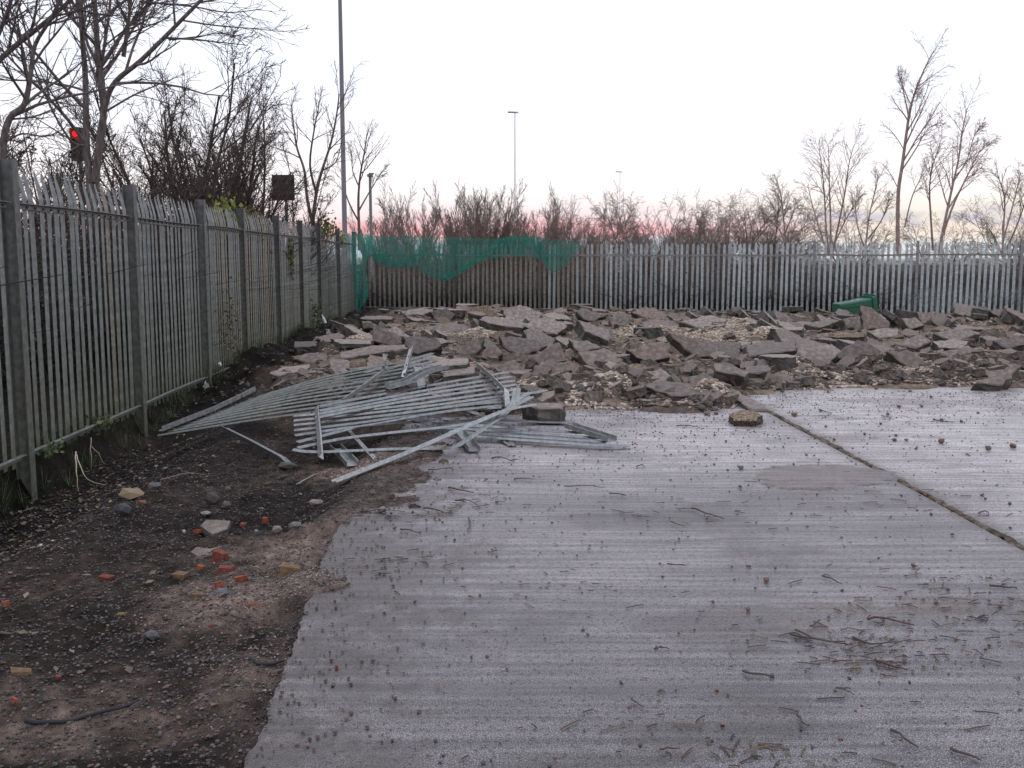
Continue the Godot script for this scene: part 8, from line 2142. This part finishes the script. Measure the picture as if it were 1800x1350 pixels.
	limb(w, tw, smooth_path(PackedVector3Array([Vector3(0.029, 2.974, 0.000), Vector3(-0.210, 3.536, 0.407), Vector3(-0.325, 4.083, 0.814), Vector3(-0.341, 4.613, 1.220)]), 4), 0.0320, 0.0096, 0, k5)
	limb(w, tw, smooth_path(PackedVector3Array([Vector3(0.071, 4.140, 0.000), Vector3(-0.230, 4.761, -0.486), Vector3(-0.332, 5.494, -0.972)]), 4), 0.0280, 0.0096, 0, k5)
	finish_tree("bare_tree", w, tw, Vector3(-5.343, -0.100, -35.000), "small bare tree between the tall mast and the short capped post", "", Color(0.8, 0.74, 0.74), "tree")
	var k2 := Kind.new()
	k2.kids = [13, 7, 4]
	k2.angle = [0.62, 0.6, 0.7]
	k2.ratio = [0.36, 0.5, 0.5]
	k2.up = [0.05, 0.05, -0.02, -0.06]
	k2.wander = [0.08, 0.12, 0.2, 0.25]
	k2.thin = 0.0062
	k2.from = 0.35
	w = Mb.new()
	tw = Mb.new()
	limb(w, tw, smooth_path(PackedVector3Array([Vector3(0.070, 1.818, 0.000), Vector3(-0.011, 2.525, 0.000), Vector3(-0.078, 4.395, 0.000), Vector3(0.031, 5.553, 0.000), Vector3(0.151, 6.933, 0.000), Vector3(0.246, 7.846, 0.000), Vector3(0.503, 8.754, 0.000), Vector3(0.812, 9.544, 0.000), Vector3(1.085, 10.107, 0.000)]), 4), 0.0960, 0.0160, 0, k2)
	limb(w, tw, smooth_path(PackedVector3Array([Vector3(0.193, 7.504, 0.000), Vector3(0.117, 8.353, -0.331), Vector3(0.073, 8.980, -0.662), Vector3(0.087, 9.384, -0.993)]), 4), 0.0320, 0.0096, 0, k2)
	limb(w, tw, smooth_path(PackedVector3Array([Vector3(0.156, 6.818, 0.000), Vector3(0.041, 7.962, 0.732), Vector3(-0.099, 8.508, 1.464)]), 4), 0.0240, 0.0096, 0, k2)
	limb(w, tw, smooth_path(PackedVector3Array([Vector3(0.018, 5.322, 0.000), Vector3(0.717, 6.240, -0.389), Vector3(1.309, 7.076, -0.778), Vector3(2.028, 7.454, -1.167)]), 4), 0.0360, 0.0096, 0, k2)
	limb(w, tw, smooth_path(PackedVector3Array([Vector3(0.251, 2.994, 0.000), Vector3(0.443, 4.157, 0.085), Vector3(0.680, 4.847, 0.171), Vector3(0.927, 5.300, 0.256)]), 4), 0.0320, 0.0096, 0, k2)
	limb(w, tw, smooth_path(PackedVector3Array([Vector3(0.096, 6.130, 0.000), Vector3(-0.307, 6.558, 0.263), Vector3(-0.701, 6.867, 0.526), Vector3(-1.037, 7.014, 0.789)]), 4), 0.0200, 0.0080, 1, k2)
	limb(w, tw, smooth_path(PackedVector3Array([Vector3(-0.060, 4.511, 0.000), Vector3(-0.194, 5.129, -0.473), Vector3(-0.323, 5.546, -0.946), Vector3(-0.354, 5.803, -1.420)]), 4), 0.0200, 0.0080, 1, k2)
	finish_tree("birch_tree", w, tw, Vector3(16.116, -0.100, -42.000), "tallest birch on the right, its top leaning right above everything behind the fence", "", Color(1.9, 1.68, 1.7), "tree")
	w = Mb.new()
	tw = Mb.new()
	limb(w, tw, smooth_path(PackedVector3Array([Vector3(-0.044, 1.812, 0.000), Vector3(-0.012, 2.486, 0.000), Vector3(0.153, 3.601, 0.000), Vector3(0.340, 4.709, 0.000), Vector3(0.493, 5.590, 0.000), Vector3(0.588, 6.684, 0.000), Vector3(0.717, 7.553, 0.000)]), 4), 0.0680, 0.0160, 0, k2)
	limb(w, tw, smooth_path(PackedVector3Array([Vector3(-0.012, 2.486, 0.000), Vector3(0.492, 3.836, -0.236), Vector3(1.079, 4.968, -0.473), Vector3(1.590, 5.882, -0.709), Vector3(2.084, 6.354, -0.946)]), 4), 0.0480, 0.0112, 0, k2)
	limb(w, tw, smooth_path(PackedVector3Array([Vector3(-0.328, 2.037, 0.000), Vector3(-0.633, 3.364, 0.349), Vector3(-0.880, 4.439, 0.697), Vector3(-0.937, 5.274, 1.046), Vector3(-0.862, 5.983, 1.395)]), 4), 0.0480, 0.0112, 0, k2)
	limb(w, tw, smooth_path(PackedVector3Array([Vector3(0.153, 3.601, 0.000), Vector3(0.831, 4.514, -0.370), Vector3(1.301, 5.214, -0.741), Vector3(1.748, 5.585, -1.111)]), 4), 0.0320, 0.0096, 0, k2)
	limb(w, tw, smooth_path(PackedVector3Array([Vector3(0.340, 4.709, 0.000), Vector3(0.793, 5.582, 0.081), Vector3(0.973, 6.446, 0.163), Vector3(1.139, 6.761, 0.244)]), 4), 0.0240, 0.0096, 0, k2)
	finish_tree("birch_tree", w, tw, Vector3(17.092, -0.100, -40.000), "leaning birch with twin stems right of the tallest birch", "", Color(1.9, 1.68, 1.7), "tree")
	w = Mb.new()
	tw = Mb.new()
	limb(w, tw, smooth_path(PackedVector3Array([Vector3(-0.029, 1.821, 0.000), Vector3(-0.223, 3.025, 0.000), Vector3(-0.352, 4.459, 0.000), Vector3(-0.519, 5.645, 0.000), Vector3(-0.641, 6.306, 0.000)]), 4), 0.0480, 0.0112, 0, k2)
	limb(w, tw, smooth_path(PackedVector3Array([Vector3(0.019, 1.821, 0.000), Vector3(0.042, 3.274, -0.254), Vector3(0.016, 4.733, -0.508), Vector3(0.023, 5.955, -0.762), Vector3(0.054, 6.583, -1.017)]), 4), 0.0520, 0.0112, 0, k2)
	limb(w, tw, smooth_path(PackedVector3Array([Vector3(0.068, 1.821, 0.000), Vector3(0.204, 3.251, 0.375), Vector3(0.272, 4.411, 0.750), Vector3(0.265, 5.542, 1.124), Vector3(0.295, 6.236, 1.499)]), 4), 0.0480, 0.0112, 0, k2)
	limb(w, tw, smooth_path(PackedVector3Array([Vector3(-0.078, 1.821, 0.000), Vector3(-0.393, 3.038, -0.398), Vector3(-0.605, 4.025, -0.796), Vector3(-0.718, 4.902, -1.194)]), 4), 0.0400, 0.0112, 0, k2)
	limb(w, tw, smooth_path(PackedVector3Array([Vector3(0.058, 2.062, 0.000), Vector3(0.428, 3.023, 0.087), Vector3(0.756, 3.735, 0.175), Vector3(1.043, 4.206, 0.262)]), 4), 0.0360, 0.0112, 0, k2)
	finish_tree("birch_tree", w, tw, Vector3(13.628, -0.100, -43.000), "bushy birch with several stems left of the tallest birch", "", Color(1.9, 1.68, 1.7), "tree")
	w = Mb.new()
	tw = Mb.new()
	limb(w, tw, smooth_path(PackedVector3Array([Vector3(-0.041, 1.815, 0.000), Vector3(-0.066, 2.964, 0.000), Vector3(-0.090, 4.104, 0.000), Vector3(-0.316, 4.784, 0.000), Vector3(-0.475, 5.123, 0.000)]), 4), 0.0480, 0.0112, 0, k2)
	limb(w, tw, smooth_path(PackedVector3Array([Vector3(-0.037, 2.505, 0.000), Vector3(0.376, 3.664, -0.323), Vector3(0.712, 4.603, -0.646), Vector3(0.978, 5.204, -0.969)]), 4), 0.0400, 0.0112, 0, k2)
	limb(w, tw, smooth_path(PackedVector3Array([Vector3(0.084, 2.046, 0.000), Vector3(0.283, 3.175, 0.476), Vector3(0.333, 4.270, 0.953), Vector3(0.167, 5.113, 1.429)]), 4), 0.0400, 0.0112, 0, k2)
	finish_tree("birch_tree", w, tw, Vector3(20.072, -0.100, -41.000), "thin birch at the right edge of the picture", "", Color(1.9, 1.68, 1.7), "tree")
	w = Mb.new()
	tw = Mb.new()
	limb(w, tw, smooth_path(PackedVector3Array([Vector3(0.200, 1.829, 0.000), Vector3(0.034, 2.861, 0.000), Vector3(-0.104, 3.886, 0.000), Vector3(-0.234, 4.652, 0.000), Vector3(-0.408, 5.211, 0.000)]), 4), 0.0480, 0.0112, 0, k2)
	limb(w, tw, smooth_path(PackedVector3Array([Vector3(0.104, 2.346, 0.000), Vector3(-0.190, 3.129, -0.362), Vector3(-0.529, 3.531, -0.725), Vector3(-0.894, 3.729, -1.087)]), 4), 0.0400, 0.0112, 0, k2)
	limb(w, tw, smooth_path(PackedVector3Array([Vector3(0.034, 2.861, 0.000), Vector3(0.097, 3.597, 0.802), Vector3(0.053, 4.180, 1.604)]), 4), 0.0320, 0.0112, 0, k2)
	finish_tree("birch_tree", w, tw, Vector3(12.444, -0.100, -46.000), "small spindly birch left of the bushy birch", "", Color(1.9, 1.68, 1.7), "tree")
	w = Mb.new()
	tw = Mb.new()
	limb(w, tw, smooth_path(PackedVector3Array([Vector3(-0.243, 1.832, 0.000), Vector3(-0.183, 2.886, 0.000), Vector3(-0.071, 3.934, 0.000), Vector3(0.147, 4.976, 0.000), Vector3(0.229, 5.495, 0.000)]), 4), 0.0480, 0.0112, 0, k2)
	limb(w, tw, smooth_path(PackedVector3Array([Vector3(-0.201, 2.096, 0.000), Vector3(-0.492, 3.160, -0.370), Vector3(-0.519, 4.234, -0.741), Vector3(-0.313, 4.920, -1.111)]), 4), 0.0400, 0.0112, 0, k2)
	limb(w, tw, smooth_path(PackedVector3Array([Vector3(-0.118, 2.623, 0.000), Vector3(0.231, 3.391, 0.546), Vector3(0.306, 4.137, 1.092), Vector3(0.238, 4.485, 1.639)]), 4), 0.0360, 0.0112, 0, k2)
	finish_tree("birch_tree", w, tw, Vector3(16.758, -0.100, -47.000), "round headed small birch between the bushy birch and the tallest birch", "", Color(1.9, 1.68, 1.7), "tree")
	more_trees()
	# masts, lamps, the sign and the signal
	lamp_post("lamp_post", Vector3(-5.482, 0.0, -33.000), 15.0, 0.085, false, Color(0.22, 0.21, 0.225), "tall grey mast rising out of the picture at the fence corner")
	lamp_post("lamp_post", Vector3(0.170, 0.0, -60.000), 10.1, 0.065, true, Color(0.95, 0.92, 0.93), "street lamp with a flat lamp head behind the middle of the back fence")
	lamp_post("lamp_post", Vector3(10.446, 0.0, -98.000), 9.9, 0.055, true, Color(1.0, 0.97, 0.98), "farthest and smallest street lamp, right of the net")
	capped_post(Vector3(-5.882, 0.0, -42.000), 4.981)
	sign_board(Vector3(-5.422, 3.273, -24.000))
	red_signal(Vector3(-12.856, 5.076, -30.000))
	undergrowth()
	grit()
